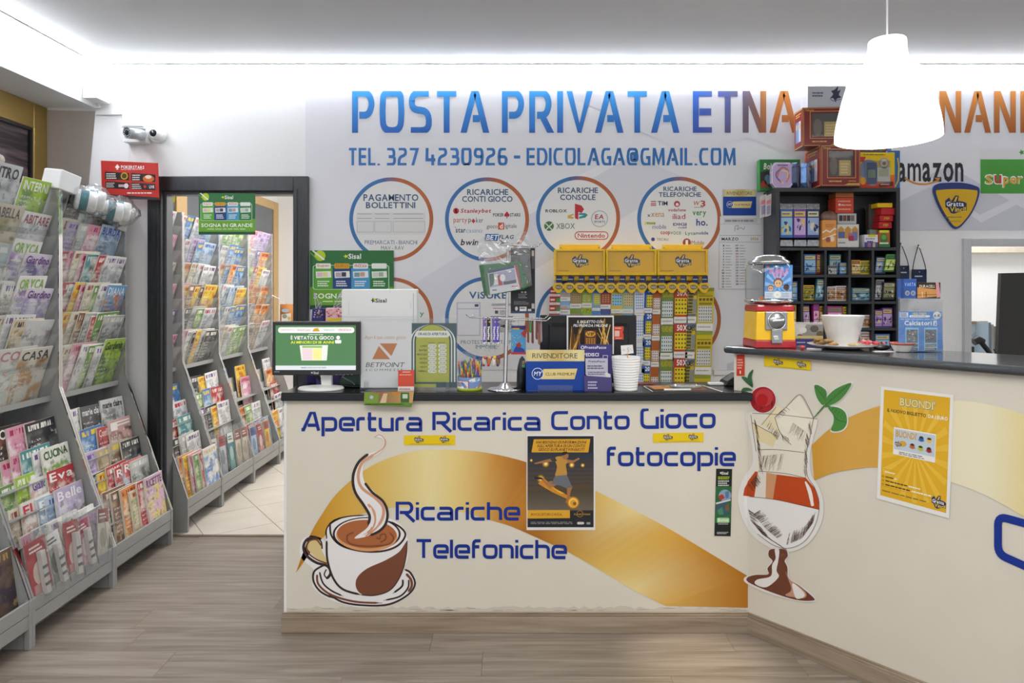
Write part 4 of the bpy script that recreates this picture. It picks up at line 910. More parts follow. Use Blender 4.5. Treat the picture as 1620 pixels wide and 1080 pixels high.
rack_rows(YB[1]+.1, YB[2], [
    [('grey', 'DENTRO', .25, .31, '#3f4143', ('#c3c6c6', '#8b9090', '#3f4143'), 'grey art magazine with a framed photograph, top pocket row of middle rack'), ('lime', 'INTERNI', .2, .27, '#f2f4ea', None, 'lime green magazine with white capitals, top pocket row of middle rack')],
    [('beige', 'CASABELLA', .27, .29, '#4a4744', ('#d2c4ab', '#a59a6a', '#4a4744'), 'beige architecture magazine with bold dark capitals, second pocket row of middle rack'), ('white', 'ABITARE', .2, .27, '#9c3040', None, 'white magazine with thin crimson capitals, second pocket row of middle rack')],
    ['grey', ('grey', None, .26, .27, None, ('#aebdc0', '#d4dcd4', '#e0e0dc')), ('white', 'ORYCA', .19, .3, '#8cbc4a', ('#e6e4e2', '#a88cc0', '#8cbc4a'), 'white orchid magazine with green title, third pocket row of middle rack'), ('lilac', 'Giardino', .19, .24, '#6a3c86', ('#d8cfe0', '#5c4c94', '#6a3c86'), 'lilac gardening magazine with purple script title, third pocket row of middle rack')],
    ['white', ('white', None, .21, .27, None, ('#dddedb', '#b2b4ae', '#7a6a9a')), ('cream', None, .21, .26, None, ('#d9d8d2', '#aaa99f', '#7a6a9a')), ('white', 'ORYCA', .19, .3, '#8cbc4a', ('#e6e4e2', '#b09cc6', '#8cbc4a'), 'white orchid magazine with green title, fourth pocket row of middle rack'), ('lilac', 'Giardino', .19, .24, '#6a3c86', ('#ddd6e2', '#a498c4', '#6a3c86'), 'lilac gardening magazine with purple script title, fourth pocket row of middle rack')],
    ['white', 'cream', 'white', 'beige', ('grey', 'Home', .2, .25, '#d8dada', ('#d2d2d0', '#a08c94', '#e8e8e8'), 'pale grey home magazine, front of fifth pocket row of middle rack')],
    [('white', None, .2, .27, None, ('#d8d6d0', '#c0b4ac', '#b9506a')), ('white', 'COSE', .25, .29, '#c87a86', ('#e2e2dc', '#c9d2c2', '#c87a86'), 'large white home magazine with pink title, lowest pocket row of middle rack'), ('cream', 'CASA', .22, .28, '#3c3c3e', ('#d8d2c4', '#b5803a', '#3c3c3e'), 'cream home magazine with dark title and golden picture, lowest pocket row of middle rack')],
], [
    [('black', 'CUCINA', .24, .27, '#f0ece4', ('#2c2624', '#8a4a34', '#f0ece4'), 'black oriental cookery magazine with white capitals, top step of middle rack'), 'pink', 'black'],
    [('green', None, .2, .24), ('pink', None, .19, .24), ('pink',), ('teal',), ('white', None, .19, .24), ('green', 'CUCINA', .2, .24, '#2c5c2a', ('#e6e4da', '#7ca04a', '#2c5c2a'), 'white and green cookery magazine, second step of middle rack, farthest along')],
    [('green', None), ('lime',), ('white', 'GialloZaff', .2, .24, '#6a4a9a', ('#eae6e4', '#c9a08c', '#6a4a9a'), 'white cookery magazine with violet title, third step of middle rack'), ('red', 'Eva', .2, .25, '#f6f2ee', None, 'red cookery magazine with large white title, third step of middle rack')],
    [('cream',), ('white', 'ELLE', .2, .27, '#c83c48', ('#e4e0da', '#a88474', '#c83c48'), 'white fashion magazine with widely spaced red capitals, fourth step of middle rack'), ('pale blue', 'Be', .17, .26, '#eef2f6', ('#a8bccc', '#6c7c8c', '#eef2f6'), 'pale blue beauty magazine half covered, fourth step of middle rack'), ('pale blue',), ('lilac', 'Belle', .21, .27, '#f4f0f6', ('#bcaecc', '#d8d4dc', '#f4f0f6'), 'lilac beauty magazine with white title and a cream jar, fourth step of middle rack')],
    [('pink',), ('white', 'O', .17, .27, '#f4f4f4', ('#8a9098', '#c8389a', '#f4f4f4'), 'grey and magenta women weekly, front step of middle rack'), ('grey', 'Benessere', .2, .27, '#e8ecee', ('#8fa0ac', '#3c4044', '#e8ecee'), 'blue grey health magazine with white title, front step of middle rack'), ('white',), ('white',), ('white', 'Starbene', .2, .27, '#3f9a44', ('#ecece8', '#c9a494', '#3f9a44'), 'white health magazine with green title, front step of middle rack'), ('grey', 'SILHOUETTE', .19, .25, '#c9a0c4', ('#9a9298', '#5c5458', '#c9a0c4'), 'grey fashion magazine with lilac title, front step of middle rack')],
], mid)
rack_rows(YB[2], YB[3], [
    ['grey', 'black', ('white', 'UOMINI', .2, .25, '#5a5c60', None, 'white magazine with thin grey capitals, top pocket row beside the doorway'), 'grey'],
    [('cream', 'ALA', .2, .27, '#8c3040', None, 'cream magazine with spaced crimson capitals, second pocket row beside doorway'), 'lilac', 'grey', 'pink', ('pale blue', 'BURDA', .2, .27, '#4a5cb0', None, 'pale sewing magazine with blue capitals, second pocket row beside doorway')],
    ['pink', 'red', 'pink', 'cream', 'pink', 'teal', 'grey', 'red', ('white', None, .2, .27)],
    ['white', 'red', 'white', 'yellow', 'pink', 'cream', 'green', 'white', ('blue', 'DIANA', .19, .27, '#e4eef6', ('#6aa0cc', '#c8805a', '#e4eef6'), 'blue crochet magazine with two smiling people, fourth pocket row beside doorway')],
    ['cream', 'yellow', 'cream', 'brown', 'grey', 'red', ('green', None), ('grey', None, .2, .26)],
    ['white', 'cream', 'pink', 'white', 'green', 'white', ('lime', 'Gardenia', .2, .29, '#3a3e38', ('#a6c84a', '#5e7c4a', '#3a3e38'), 'lime bordered garden magazine, front of lowest pocket row beside doorway')],
], [
    ['white', ('black', 'marie claire', .22, .26, '#f2f2f0', ('#5c5c5e', '#3a3a3c', '#f2f2f0'), 'dark grey fashion magazine with white title, top step beside doorway'), ('white', 'marie claire', .22, .27, '#2c2c2e', ('#d4d4d2', '#8c8c8c', '#2c2c2e'), 'pale grey fashion magazine with black title, top step beside doorway')],
    ['white', 'blue', ('red', 'Confidenze', .2, .25, '#f0d8d0', ('#b84a4c', '#6c3a3c', '#f0d8d0'), 'red weekly with a dark-haired woman, second step beside doorway'), ('pink', 'F', .22, .27, '#f4ece8', ('#caa49a', '#5c3c34', '#f4ece8'), 'dusty pink fashion magazine with a long-haired woman, second step beside doorway')],
    ['pink', 'lilac', ('yellow', None, .2, .26, None, ('#b8a484', '#8a7058', '#e0cc6a')), ('brown', None, .2, .27, None, ('#ab9d84', '#6c4a34', '#d8c050')), ('black', None, .19, .26)],
    [('pale blue', 'Donna', .18, .26, '#2c5cb0', ('#9cc4e2', '#e8ecee', '#2c5cb0'), 'pale blue weekly with blue title, fourth step beside doorway'), 'black', 'yellow', 'red', ('red', 'RIV', .19, .25, '#f4f0ec', ('#c23a3e', '#a9c2d6', '#f4f0ec'), 'red knitting magazine with white title, fourth step beside doorway'), ('red', 'RIV', .2, .26, '#f4f0ec', ('#cc5a5c', '#b8cada', '#f4f0ec'), 'red knitting magazine copy standing farthest along fourth step beside doorway'), 'grey'],
    [('white', None, .18, .27), ('brown',), ('brown',), ('orange', None, .18, .26), ('green', None, .17, .23, None, ('#d9c6a4', '#8cae5c', '#a83c2c')), ('red',), ('pink', 'RICETTE', .19, .27, '#7a5a86', ('#d9b4c8', '#e0cc6a', '#7a5a86'), 'pale pink recipe book with a yellow plate, front step by the door jamb')],
], dr)
def rnd(n, pool): return [rm.choice(pool) for _ in range(n)]
pb = ['pale blue', 'lilac', 'silver', 'blue', 'white', 'purple']; pw = ['white', 'cream', 'yellow', 'grey', 'silver', 'pink']; pc = ['orange', 'lilac', 'pink', 'yellow', 'blue', 'purple', 'white']; pd = ['red', 'blue', 'black', 'green', 'white', 'yellow', 'teal']
rn = ['first', 'second', 'third', 'fourth']
rack_rows(YR[0], YR[1], [['purple', 'silver'], ['red', 'pink'], ['white', 'cream'], ['teal', 'pink'], ['blue', 'purple'], ['pale blue', 'red', 'pink']],
          [['yellow', 'blue'], ['white', 'silver', 'silver'], ['green', 'red', 'teal'], ['lilac', 'red', 'black', 'grey', 'white'], ['blue', 'lilac', 'orange', 'yellow', 'pink', 'green', 'red', ('white', None, .2, .27, None, ('#e2e2e0', '#5a8cc8', '#c9b070'), 'white book with a blue sky picture, front step of first rack past doorway')]], 'first backroom rack')
rack_rows(YR[1], YR[2], [rnd(4, ['pale blue', 'silver', 'blue', 'yellow']), rnd(5, ['pale blue', 'silver', 'blue', 'lilac']), ['white', 'orange', 'cream', 'silver', 'white'], ['pink', 'yellow', 'brown', 'yellow', 'brown', 'yellow'], ['grey', 'black', 'grey', 'green', 'silver'], ['red', 'pink', 'white', 'black', 'yellow', 'grey', 'black']],
          [['white', 'black', 'yellow', 'white'], ['black', 'green', 'blue', 'red'], ['orange', 'purple', 'black', 'yellow', 'white'], [], []], 'second backroom rack')
rack_rows(YR[2], YR[3], [rnd(5, ['silver', 'red', 'green', 'lilac']), rnd(4, ['pink', 'purple', 'white', 'blue']), rnd(5, ['orange', 'blue', 'purple', 'yellow']), rnd(6, ['pale blue', 'white', 'silver'])+['yellow'], rnd(5, ['blue', 'lilac', 'yellow', 'white']), rnd(6, ['silver', 'cream', 'grey', 'green'])],
          [['blue', 'yellow'], ['yellow', 'pink'], [('pink', None, .3, .17, None, ('#a8766c', '#c29286', '#e0c832'), 'dusty pink flat box set with a yellow sticker, third step past the doorway')], ['yellow', 'orange', 'green', 'white'], ['white', 'red', 'purple', 'blue']], 'third backroom rack')
rack_rows(YR[3], YR[4], [rnd(5, ['pink', 'orange', 'lilac', 'blue']), rnd(4, ['white', 'purple', 'orange', 'yellow']), ['green', 'lime', 'red', 'yellow', 'white'], rnd(3, ['orange', 'blue', 'teal']), rnd(4, ['silver', 'orange', 'blue', 'pale blue']), rnd(4, ['silver', 'blue', 'grey', 'brown'])],
          [['blue', 'white'], ['yellow', 'orange'], ['red', 'red'], ['green', 'white'], ['red', 'yellow', 'white', 'green']], 'fourth backroom rack')
# bagged bundles: magazines sold with a gift in a clear bag
def bag_pack(BL, w, h, hue, label, dy_roll=0., group='bagged magazines on the front steps', gift=True):
    t = thing('bagged_magazine', label, 'magazine pack', Vector(BL)+UU*(w/2), group); N = UU.cross(VL); BL = Vector(BL)
    U = UU*math.cos(dy_roll)+VL*math.sin(dy_roll); V = VL*math.cos(dy_roll)-UU*math.sin(dy_roll)
    H = [lin(c) for c in HUES[hue]]
    m = MB(); m.obox(BL+U*.012, U*(w-.024), V*(h*.86), N*.008, col=H[0])
    m.build('booklet', ink(), t)
    C = Canvas(affine(BL+U*.012+V*(h*.86)+N*.0085, U*(w-.024), V*(-h*.86), .0006)); C.rect(0, 0, 1, .26, H[2] if hue != 'red' else '#a32c30', 1); C.small(.12, .07, .8, .2, 2, '#efe9e0' if hue in ('red', 'pink', 'cream') else '#3a3a3a')
    C.ell(.45, .55, .3, .2, H[1], 1); C.rect(.1, .72, .9, .95, mixc(H[1], H[0], .5), 1.2); C.build('cover_print', t)
    if gift:
        m = MB(); m.obox(BL+U*(w*.42)+V*.02+N*.012, U*.03, V*(h*.62), N*.02, col='#c9c6c0')
        for k in (.3, .5, .7): m.obox(BL+U*(w*.41)+V*(h*.62*k)+N*.031, U*.034, V*.012, N*.003, col='#6a6a6a')
        m.build('gift_tube', ink('printed_ink_gloss', .25), t)
    nx, ny = 6, 8; vs = []; fs = []; rr = random.Random(int(BL.y*1000))
    for sgn in (1, -1):
        o = len(vs)
        for j in range(ny+1):
            for i in range(nx+1):
                u, v = i/nx, j/ny; b_ = (.034 if sgn > 0 else -.004)*math.sin(math.pi*u)**.6*(1-v**4)+(.004*rr.uniform(-1, 1))
                vs.append(BL+U*(w*u+rr.uniform(-.003, .003))+V*(h*v+.006*rr.uniform(-1, 1)*(j == ny))+N*(.006+b_ if 0 < i < nx else .006))
        for j in range(ny):
            for i in range(nx): a = o+j*(nx+1)+i; fs.append((a, a+1, a+nx+2, a+nx+1))
    MB().add(vs, fs, sm=True).build('clear_bag', film, t)
xb = STEPX[4]+.012; zb = STEPZ[4]+.004
for (y, w, h, hue, lb) in ((2.93, .15, .30, 'red', 'bagged red women weekly with a silver gift tube, front step corner of middle rack'),
                           (3.06, .12, .29, 'grey', 'bagged grey magazine with a silver gift tube, second bag on middle rack'),
                           (3.16, .12, .31, 'red', 'bagged red magazine with a black and silver gift tube, third bag on middle rack'),
                           (3.27, .11, .28, 'pink', 'bagged pink magazine leaning beside the brown bundle on middle rack')):
    bag_pack((xb+.018, y, zb), w, h, hue, lb, rm.uniform(-.12, .12))
bag_pack((xb+.012, 3.36, zb), .12, .26, 'brown', 'bagged bundle of brown booklets near the rack divider', -.08, gift=False)
bag_pack((xb+.02, 3.50-.12, zb), .11, .3, 'cream', 'bagged cream and red booklet leaning on the rack divider', -.2, gift=False)
for i, (y, hue) in enumerate(((4.87, 'grey'), (4.97, 'silver'), (5.09, 'teal'), (5.2, 'cream'), (5.3, 'cream'))):
    bag_pack((xb-.05+.012*i, y, zb), .13, .33, hue, f'bagged {hue} magazine, {ORD[i]} from near end on front step of second rack past doorway', -.06, gift=False)
for i, (y, hue) in enumerate(((5.47, 'pale blue'), (5.6, 'red'), (5.74, 'yellow'))):
    bag_pack((xb+.005*i, y, zb), .13, .29, hue, f'bagged {hue} children magazine on front step of third rack past doorway', -.05, gift=False)
# cartons of the near rack's front step: large brown print and a grey folder
magazine((STEPX[4]+.0, 2.66, STEPZ[4]), UU, VL, .24, .27, .012, 'brown', 'large dark brown print with gold dust, front step of nearest rack', None, None, name='calendar', cat='calendar', hues=('#6c5a4c', '#3c3440', '#b89a5a'))
magazine((STEPX[3], 2.68, STEPZ[3]), UU, VL, .2, .27, .01, 'grey', 'grey landscape magazine standing behind the dark brown print', 'magazines on the lower steps', None, hues=('#a4a49c', '#7c6c5a', '#e0e0d8'))
magazine((STEPX[2], 2.66, STEPZ[2]), UU, VL, .21, .27, .01, 'yellow', 'dull yellow magazine standing behind the grey landscape magazine', 'magazines on the lower steps', None, hues=('#b0a484', '#c9b040', '#5c5a50'))
# price-card strips on the slanted divider edges, as in old news stands
# bags of white rolls hung over the top of the rack by the doorway
def roll_bag(c, n, label):
    t = thing('bag_of_rolls', label, 'bag', c, 'clear bags of white rolls'); c = Vector(c)
    for i in range(n):
        p = c+Vector((0, .075*i-.03, .06+.012*i)); m = MB()
        ax = Vector((.75, .55, -.15)).normalized(); m.lathe(p, [(.012, -.05), (.048, -.05), (.055, -.042), (.055, .042), (.048, .05), (.012, .05), (.012, -.05)], 24, ax)
        m.build('paper_roll', M('white_tissue', '#efeeea', .8, noise=.03, nscale=80), t)
        MB().lathe(p, [(.0556, -.03), (.0556, .008)], 24, ax, col='#3a7a84').build('teal_band', ink(), t)
    rr = random.Random(n*17); vs = []; fs = []; nu, nv = 18, 9
    for j in range(nv+1):
        for i in range(nu):
            a = 2*math.pi*i/nu; b_ = math.pi*j/nv; k = 1+.12*rr.uniform(-1, 1)
            vs.append(c+Vector((.085*math.sin(b_)*math.cos(a)*k, (.055+.045*n)*math.sin(b_)*math.sin(a)*k+.035*(n-1), .07+.085*math.cos(b_)*k)))
    for j in range(nv):
        for i in range(nu): fs.append((j*nu+i, j*nu+(i+1) % nu, (j+1)*nu+(i+1) % nu, (j+1)*nu+i))
    MB().add(vs, fs, sm=True).build('clear_bag', film, t)
roll_bag((-2.27, 3.70, 1.93), 2, 'clear bag of white rolls with a teal band, left on top row by divider')
roll_bag((-2.26, 3.93, 1.90), 2, 'clear bag of white rolls hanging under the red casino card')
tag(MB().obox((-2.40, 3.5, 2.04), Vector((.02, .13, -.02)), Vector((.1, -.01, -.01)), Vector((.01, .02, .1))).build('white_carton', M('white_card', '#ececea', .6), bevel=.006), 'white carton standing on top of the rack beside the bagged rolls', 'box')
tag(MB().obox((-2.32, 4.02, 1.87), Vector((.0, .09, -.01)), Vector((.02, .02, .11)), Vector((.02, -.006, 0))).build('grey_packet', M('grey_packet', '#b4b0aa', .4, noise=.2, nscale=40), bevel=.003), 'grey packet sticking out of the top pocket beside the doorway', 'packet')
# ------------------------------------------------------------------ posters, stickers and the things on the low counter
def sheet(name, label, cat, mp, pts, col, thick=2., group=None, base=1.5):
    """a flat sheet on the surface mp; returns the thing and a canvas on its front"""
    t = thing(name, label, cat, mp(*pts[0], 0), group); m = MB(); n = len(pts)
    a = [mp(x, y, base) for x, y in pts]; b = [mp(x, y, base+thick) for x, y in pts]
    m.add(a+b, [tuple(range(n)), tuple(range(2*n-1, n-1, -1))]+[(i, n+i, n+(i+1) % n, (i+1) % n) for i in range(n)], col=col)
    m.build('backing', ink(), t); return t, Canvas(lambda x, y, l: mp(x, y, base+thick+l*.5))
def R4(x0, y0, x1, y1): return [(x0, y0), (x1, y0), (x1, y1), (x0, y1)]
# yellow scratch-ticket strips
for mp, q, lb in ((FACE1, [(639, 688.5), (720, 688), (720, 704), (639, 704)], 'yellow sticker strip with two emblems under the word Apertura'),
                  (FACE1, [(1033, 685), (1113, 684), (1113, 699), (1033, 700)], 'yellow sticker strip with two emblems above the word fotocopie'),
                  (FACE2, [(1209, 563), (1283, 571), (1283, 586), (1209, 579)], 'yellow sticker strip with two emblems on the tall counter under its top')):
    t, C = sheet('sticker_strip', lb, 'sticker', mp, q, '#eccb14', .6)
    x0, y0 = q[0]; x1, y1 = q[2]; s_ = (q[1][1]-q[0][1])/(x1-x0); h = q[3][1]-q[0][1]
    for f in (.2, .7): xx = x0+f*(x1-x0); yy = y0+s_*(xx-x0); scratch_logo(C, xx, yy+h*.08, xx+15, yy+h*.78, 1, dy=s_*15)
    C.line([(x0+10, y0+h*.88+s_*10), (x1-6, y0+h*.88+s_*(x1-x0-6))], .6, '#a08a2a', 1); C.build('print', t)
# footballer poster
t, C = sheet('football_poster', 'framed-white poster of a footballer kicking a glowing ball on the low counter', 'poster', FACE1, R4(833, 686.5, 941.5, 838), '#e9e7e8')
S = lambda q: [(820+x/4.5, 680+y/4.5) for x, y in q]
C.rect(834.5, 689.5, 939, 833.5, '#26282c', 1)
C.poly(S([(65, 160), (536, 160), (536, 420), (65, 430)]), lambda x, y: mixc('#2c3440', '#5a4a34', (y-715)/60), 1.2); C.poly(S([(65, 430), (536, 420), (536, 570), (65, 570)]), lambda x, y: mixc('#4c4434', '#6c6254', (y-774)/32), 1.2)
for i in range(9): C.poly(S([(65, 250+i*18), (536, 262+i*14), (536, 266+i*14), (65, 255+i*18)]), '#4a4a50' if i % 2 else '#383a40', 1.4)
for x, y, k in ((195, 240, 26), (380, 248, 22), (458, 250, 16), (92, 215, 12), (160, 345, 30)):
    for j, cc in enumerate(('#7c5c2a', '#c08a34', '#f0cc62', '#fff0b8')): C.ell(*S([(x, y)])[0], k/4.5*(1-.24*j), k/4.5*(1-.24*j), cc, 1.6+.1*j, 18)
C.poly(S([(180, 340), (270, 420), (400, 490), (370, 500), (240, 440), (140, 380)]), '#d08c2a', 2.1); C.poly(S([(230, 400), (330, 450), (300, 450)]), '#f2b838', 2.2)
sk = '#a8744a'
C.poly(S([(110, 235), (180, 215), (262, 195), (290, 200), (285, 218), (200, 228), (125, 242)]), sk, 2.4); C.poly(S([(330, 205), (390, 215), (430, 195), (438, 205), (392, 232), (330, 235)]), sk, 2.4)
C.poly(S(smooth([(258, 200), (300, 185), (340, 205), (338, 250), (345, 320), (300, 330), (262, 325), (275, 260)], 4, True)), '#c29040', 2.6); C.poly(S([(225, 205), (262, 195), (275, 220), (240, 222)]), '#3a3a3a', 2.7); C.poly(S([(325, 205), (350, 215), (345, 240), (328, 235)]), '#c29040', 2.5)
C.ell(*S([(333, 180)])[0], 5.4, 6.4, sk, 2.7); C.poly(S([(308, 178), (315, 155), (345, 152), (358, 172), (345, 168), (320, 180)]), '#2a2220', 2.9)
C.poly(S([(262, 325), (345, 318), (372, 380), (385, 405), (340, 412), (300, 395), (235, 380)]), '#6c7078', 2.8); C.poly(S([(235, 360), (280, 385), (225, 415), (190, 380), (160, 345), (172, 340), (205, 370)]), sk, 2.5); C.poly(S([(110, 330), (165, 335), (178, 350), (120, 350)]), '#2a2a2c', 2.7)
C.poly(S([(345, 400), (385, 405), (372, 440), (362, 490), (345, 520), (335, 515), (348, 470)]), sk, 2.5)
for k, cc in ((44, '#b8761e'), (36, '#eab03a'), (28, '#ffdf7a')): C.ell(*S([(390, 515)])[0], k/4.5, k/4.5, cc, 2.9+.01*(44-k), 20)
C.ell(*S([(391, 518)])[0], 5.4, 5.6, '#e0a23a', 3.3); C.ell(*S([(400, 522)])[0], 3, 3, '#8a5a22', 3.4, 6)
C.poly(S([(110, 65), (512, 62), (498, 158), (93, 158)]), '#dfa52c', 2.5)
for i, s_ in enumerate(('HAI BISOGNO DI INFORMAZIONI', "SULL'APERTURA DI UN CONTO", 'GIOCO SU PLANETWIN365.IT?')): C.text(s_, *S([(125+i*8, 75+i*26)])[0], *S([(480-i*6, 96+i*26)])[0], '#2c2a28', 3, 1, .2)
C.poly(S([(65, 568), (367, 568), (367, 625), (65, 628)]), '#dfa52c', 2.5); C.text('RIVOLGITI IN CASSA.', *S([(90, 590)])[0], *S([(312, 608)])[0], '#2c2a28', 3, 0, .2)
C.text('PLANETWIN365', *S([(396, 592)])[0], *S([(512, 604)])[0], '#c8963a', 3, 1, .1); C.ring(*S([(438, 595)])[0], 4.6, 5.2, '#c8963a', 3, 20)
C.small(*S([(88, 650)])[0], *S([(390, 670)])[0], 2, '#8c8c8c'); C.rrect(*S([(418, 652)])[0], *S([(468, 670)])[0], 1.8, '#d0d0d0', 3); C.rect(*S([(485, 654)])[0], *S([(512, 670)])[0], '#9a9aa0', 3)
C.build('print', t)
# narrow black and green card
t, C = sheet('betting_card', 'narrow black and green upright card with sport pictures on the low counter', 'card', FACE1, [(1133, 741), (1158, 741.5), (1155.5, 847.5), (1130, 847)], '#1c2420', 3)
S = lambda q: [(820+x/4.5, 680+y/4.5) for x, y in q]
C.poly(S([(1405, 400), (1515, 400), (1508, 660), (1398, 660)]), '#2f6a3c', 1); C.text('Sisal', *S([(1446, 295)])[0], *S([(1492, 316)])[0], '#f2f2f2', 2, 1); star(C, *S([(1440, 304)])[0], 2, '#f2f2f2')
C.small(*S([(1420, 328)])[0], *S([(1505, 352)])[0], 2, '#c8dc2c'); C.small(*S([(1420, 355)])[0], *S([(1505, 400)])[0], 3, '#e4e8e4')
C.ell(*S([(1470, 465)])[0], 10, 9.5, '#8aa4bc', 2); C.poly(S([(1420, 470), (1450, 455), (1470, 480), (1440, 500)]), '#b83a34', 2.4); C.poly(S([(1470, 440), (1500, 430), (1495, 480), (1475, 485)]), '#5c7ca0', 2.4)
C.ell(*S([(1455, 560)])[0], 11, 11, '#3c5a6c', 2.1); C.poly(S([(1470, 540), (1495, 520), (1500, 570), (1475, 580)]), '#7a5a3c', 2.4); C.poly(S([(1405, 515), (1510, 490), (1510, 500), (1405, 528)]), '#d8dce0', 2.6); C.poly(S([(1415, 570), (1450, 545), (1460, 600), (1425, 600)]), '#4a8a6c', 2.3)
C.rrect(*S([(1412, 622)])[0], *S([(1500, 658)])[0], 2, '#a9d49a', 2.6); C.text('Bonus', *S([(1420, 628)])[0], *S([(1494, 648)])[0], '#f4f8f0', 3, 1)
C.small(*S([(1420, 662)])[0], *S([(1495, 672)])[0], 1, '#d0d0d0'); C.small(*S([(1412, 722)])[0], *S([(1496, 740)])[0], 2, '#d0d0d0'); C.build('print', t)
# yellow poster on the tall counter (slanting coordinates)
pq = [(1394, 611), (1509, 624.5), (1502, 820), (1387.5, 788)]
t, C0 = sheet('yellow_poster', 'yellow lottery poster with a white border on the tall counter', 'poster', FACE2, pq, '#efeeea')
def bil(u, v):
    a = [(pq[0][k]*(1-u)+pq[1][k]*u) for k in (0, 1)]; b = [(pq[3][k]*(1-u)+pq[2][k]*u) for k in (0, 1)]; return a[0]*(1-v)+b[0]*v, a[1]*(1-v)+b[1]*v
C = Canvas(lambda x, y, l: C0.mp(*bil(x, y), l))
yc = '#e3b022'; C.rect(.045, .025, .955, .962, yc, 1)
for i in range(18):
    a = math.radians(i*20+4); b = math.radians(i*20+12); k = 1.2
    q = [(.5, .52)]+[(.5+k*math.cos(s_)*.42, .52+k*math.sin(s_)*.36) for s_ in (a, b)]; q = [(min(.95, max(.05, x)), min(.95, max(.03, y))) for x, y in q]; C.poly(q, '#ebbf3e', 1.4)
[C.text("BUONDI'", .27+dx, .075+dy_, .75+dx, .145+dy_, '#8c96a0', 2+.1*k_, 1) for k_, (dx, dy_) in enumerate(((-.007, 0), (.007, 0), (0, -.006), (0, .006), (.007, .007)))]; C.text("BUONDI'", .27, .075, .75, .145, '#f6dc6a', 3.2, 1)
C.text('IL NUOVO BIGLIETTO', .1, .185, .63, .215, '#3a3424', 2, 1, .1); C.text('DA 1 EURO', .66, .185, .93, .215, '#f6f4ee', 2, 1, .1)
C.rect(.2, .34, .78, .575, '#f2f0ec', 2); C.rect(.21, .35, .77, .53, '#c3d2de', 2.3); C.text("BUONDI'", .23, .36, .52, .42, '#d8a024', 3, 1)
for x, y, cc in ((.58, .4, '#3a66a8'), (.69, .4, '#e0c060'), (.46, .475, '#c0703c'), (.575, .48, '#b8c23c'), (.69, .48, '#9c2c30')):
    C.ell(x, y+.012, .048, .012, mixc(cc, '#ffffff', .25), 2.8, 16); C.ell(x, y, .034, .024, cc, 3, 16); C.ell(x, y-.012, .03, .009, '#4a2c1c', 3.3, 14)
C.ell(.33, .47, .05, .025, '#d8a83c', 2.9, 14); C.small(.28, .54, .7, .57, 2, '#5c5c5a'); scratch_logo(C, .22, .455, .31, .505, 3)
C.rect(.08, .72, .26, .722, '#a88420', 2); C.small(.1, .735, .24, .755, 1, '#f6f4ee')
for i, (e, e2) in enumerate(((.22, .27), (.42, .6), (.46, .76))): C.ring(.075, .79+i*.034, .009, .014, '#5c4c1c', 2, 12, ky=.6); C.small(.11, .778+i*.034, e, .8+i*.034, 1, '#4a3e20'); C.small(e+.01, .778+i*.034, e2, .8+i*.034, 1, '#f6f4ee')
scratch_logo(C, .75, .835, .95, .945, 3); C.small(.07, .905, .7, .925, 1, '#8a7430'); C.rect(.05, .875, .72, .877, '#b8901c', 2); C.build('print', t)
t, C = sheet('red_sticker', 'small red sticker on the upright end of the tall counter', 'sticker', FACE2, R4(1165.5, 561, 1178, 594), '#cf3a20', .8)
C.small(1167, 567, 1176, 584, 4, '#f0b8a8'); C.text('1', 1170.5, 586, 1172.5, 591, '#f4e4e0', 2, 1); C.build('print', t)
# ---- green lottery poster twice: on the mural and hanging in the doorway
def lottery(x0, y0, x1, y1, Y, label, name='lottery_poster'):
    w, h = x1-x0, y1-y0; mp = front(Y, .0008)
    t, C0 = sheet(name, label, 'poster', mp, R4(x0, y0, x1, y1), '#2c6a38', 2, base=0)
    C = Canvas(lambda a, b, l: C0.mp(x0+a*w, y0+b*h, l))
    C.rect(0, .62, 1, 1, '#6aa52c', .5) ; C.rect(0, .93, 1, 1, '#1c5038', .8)
    C.ell(.12, .09, .065, .09, '#b8d02c', 1); C.line([(.03, .0), (.17, .16)], .022, '#f2f4ea', 1.4); C.line([(0, .03), (.09, .16)], .014, '#7ab32c', 1.3)
    C.text('Sisal', .46, .055, .61, .145, '#f4f6f2', 2, 1); star(C, .43, .1, .035, '#dfe64a')
    C.rrect(.035, .25, .945, .665, .035, '#e8f0e4', 1); C.rrect(.042, .257, .938, .658, .03, '#2c7a3c', 1.2)
    for i, (cc, lc, nm) in enumerate((('#5aa532', '#e07a3c', 'Super'), ('#22407c', '#d8982c', ''), ('#4a9ac8', '#c0405a', 'VINCICASA'), ('#2c7a3c', '#f0f0f0', 'Win for Life'))):
        a = .05+i*.222; C.rect(a, .3, a+.222, .65, cc, 1.5); C.rrect(a+.02, .22, a+.2, .31, .015, '#eef0ea' if i != 1 else '#d8a02c', 2); C.text(nm or 'EURO', a+.035, .235, a+.185, .29, lc if i != 1 else '#b87a1c', 2.6, 1)
        C.poly([(a+.02, .36), (a+.2, .35), (a+.205, .46), (a+.025, .47)], '#efefea', 2); C.rect(a+.035, .375, a+.1, .45, ('#e6c4cc', '#b8a8b4', '#7c9aac', '#d0dcd0')[i], 2.4); C.rect(a+.105, .37, a+.16, .445, ('#e6e08c', '#3c3a4a', '#c9a08c', '#a8b8a8')[i], 2.4)
        C.small(a+.04, .51, a+.185, .62, 3, '#f2f4ee')
    C.text('SOGNA IN GRANDE', .045, .73, .955, .82, '#f6f8f2', 2, 1); C.small(.15, .85, .85, .885, 1, '#d8ecc0'); C.build('print', t); return t
lottery(490.5, 396, 623, 489, 4.208, 'green lottery poster fixed to the mural beside the door frame')
t = lottery(314.5, 305.5, 404, 371, 4.17, 'green lottery poster hanging in the top of the doorway')
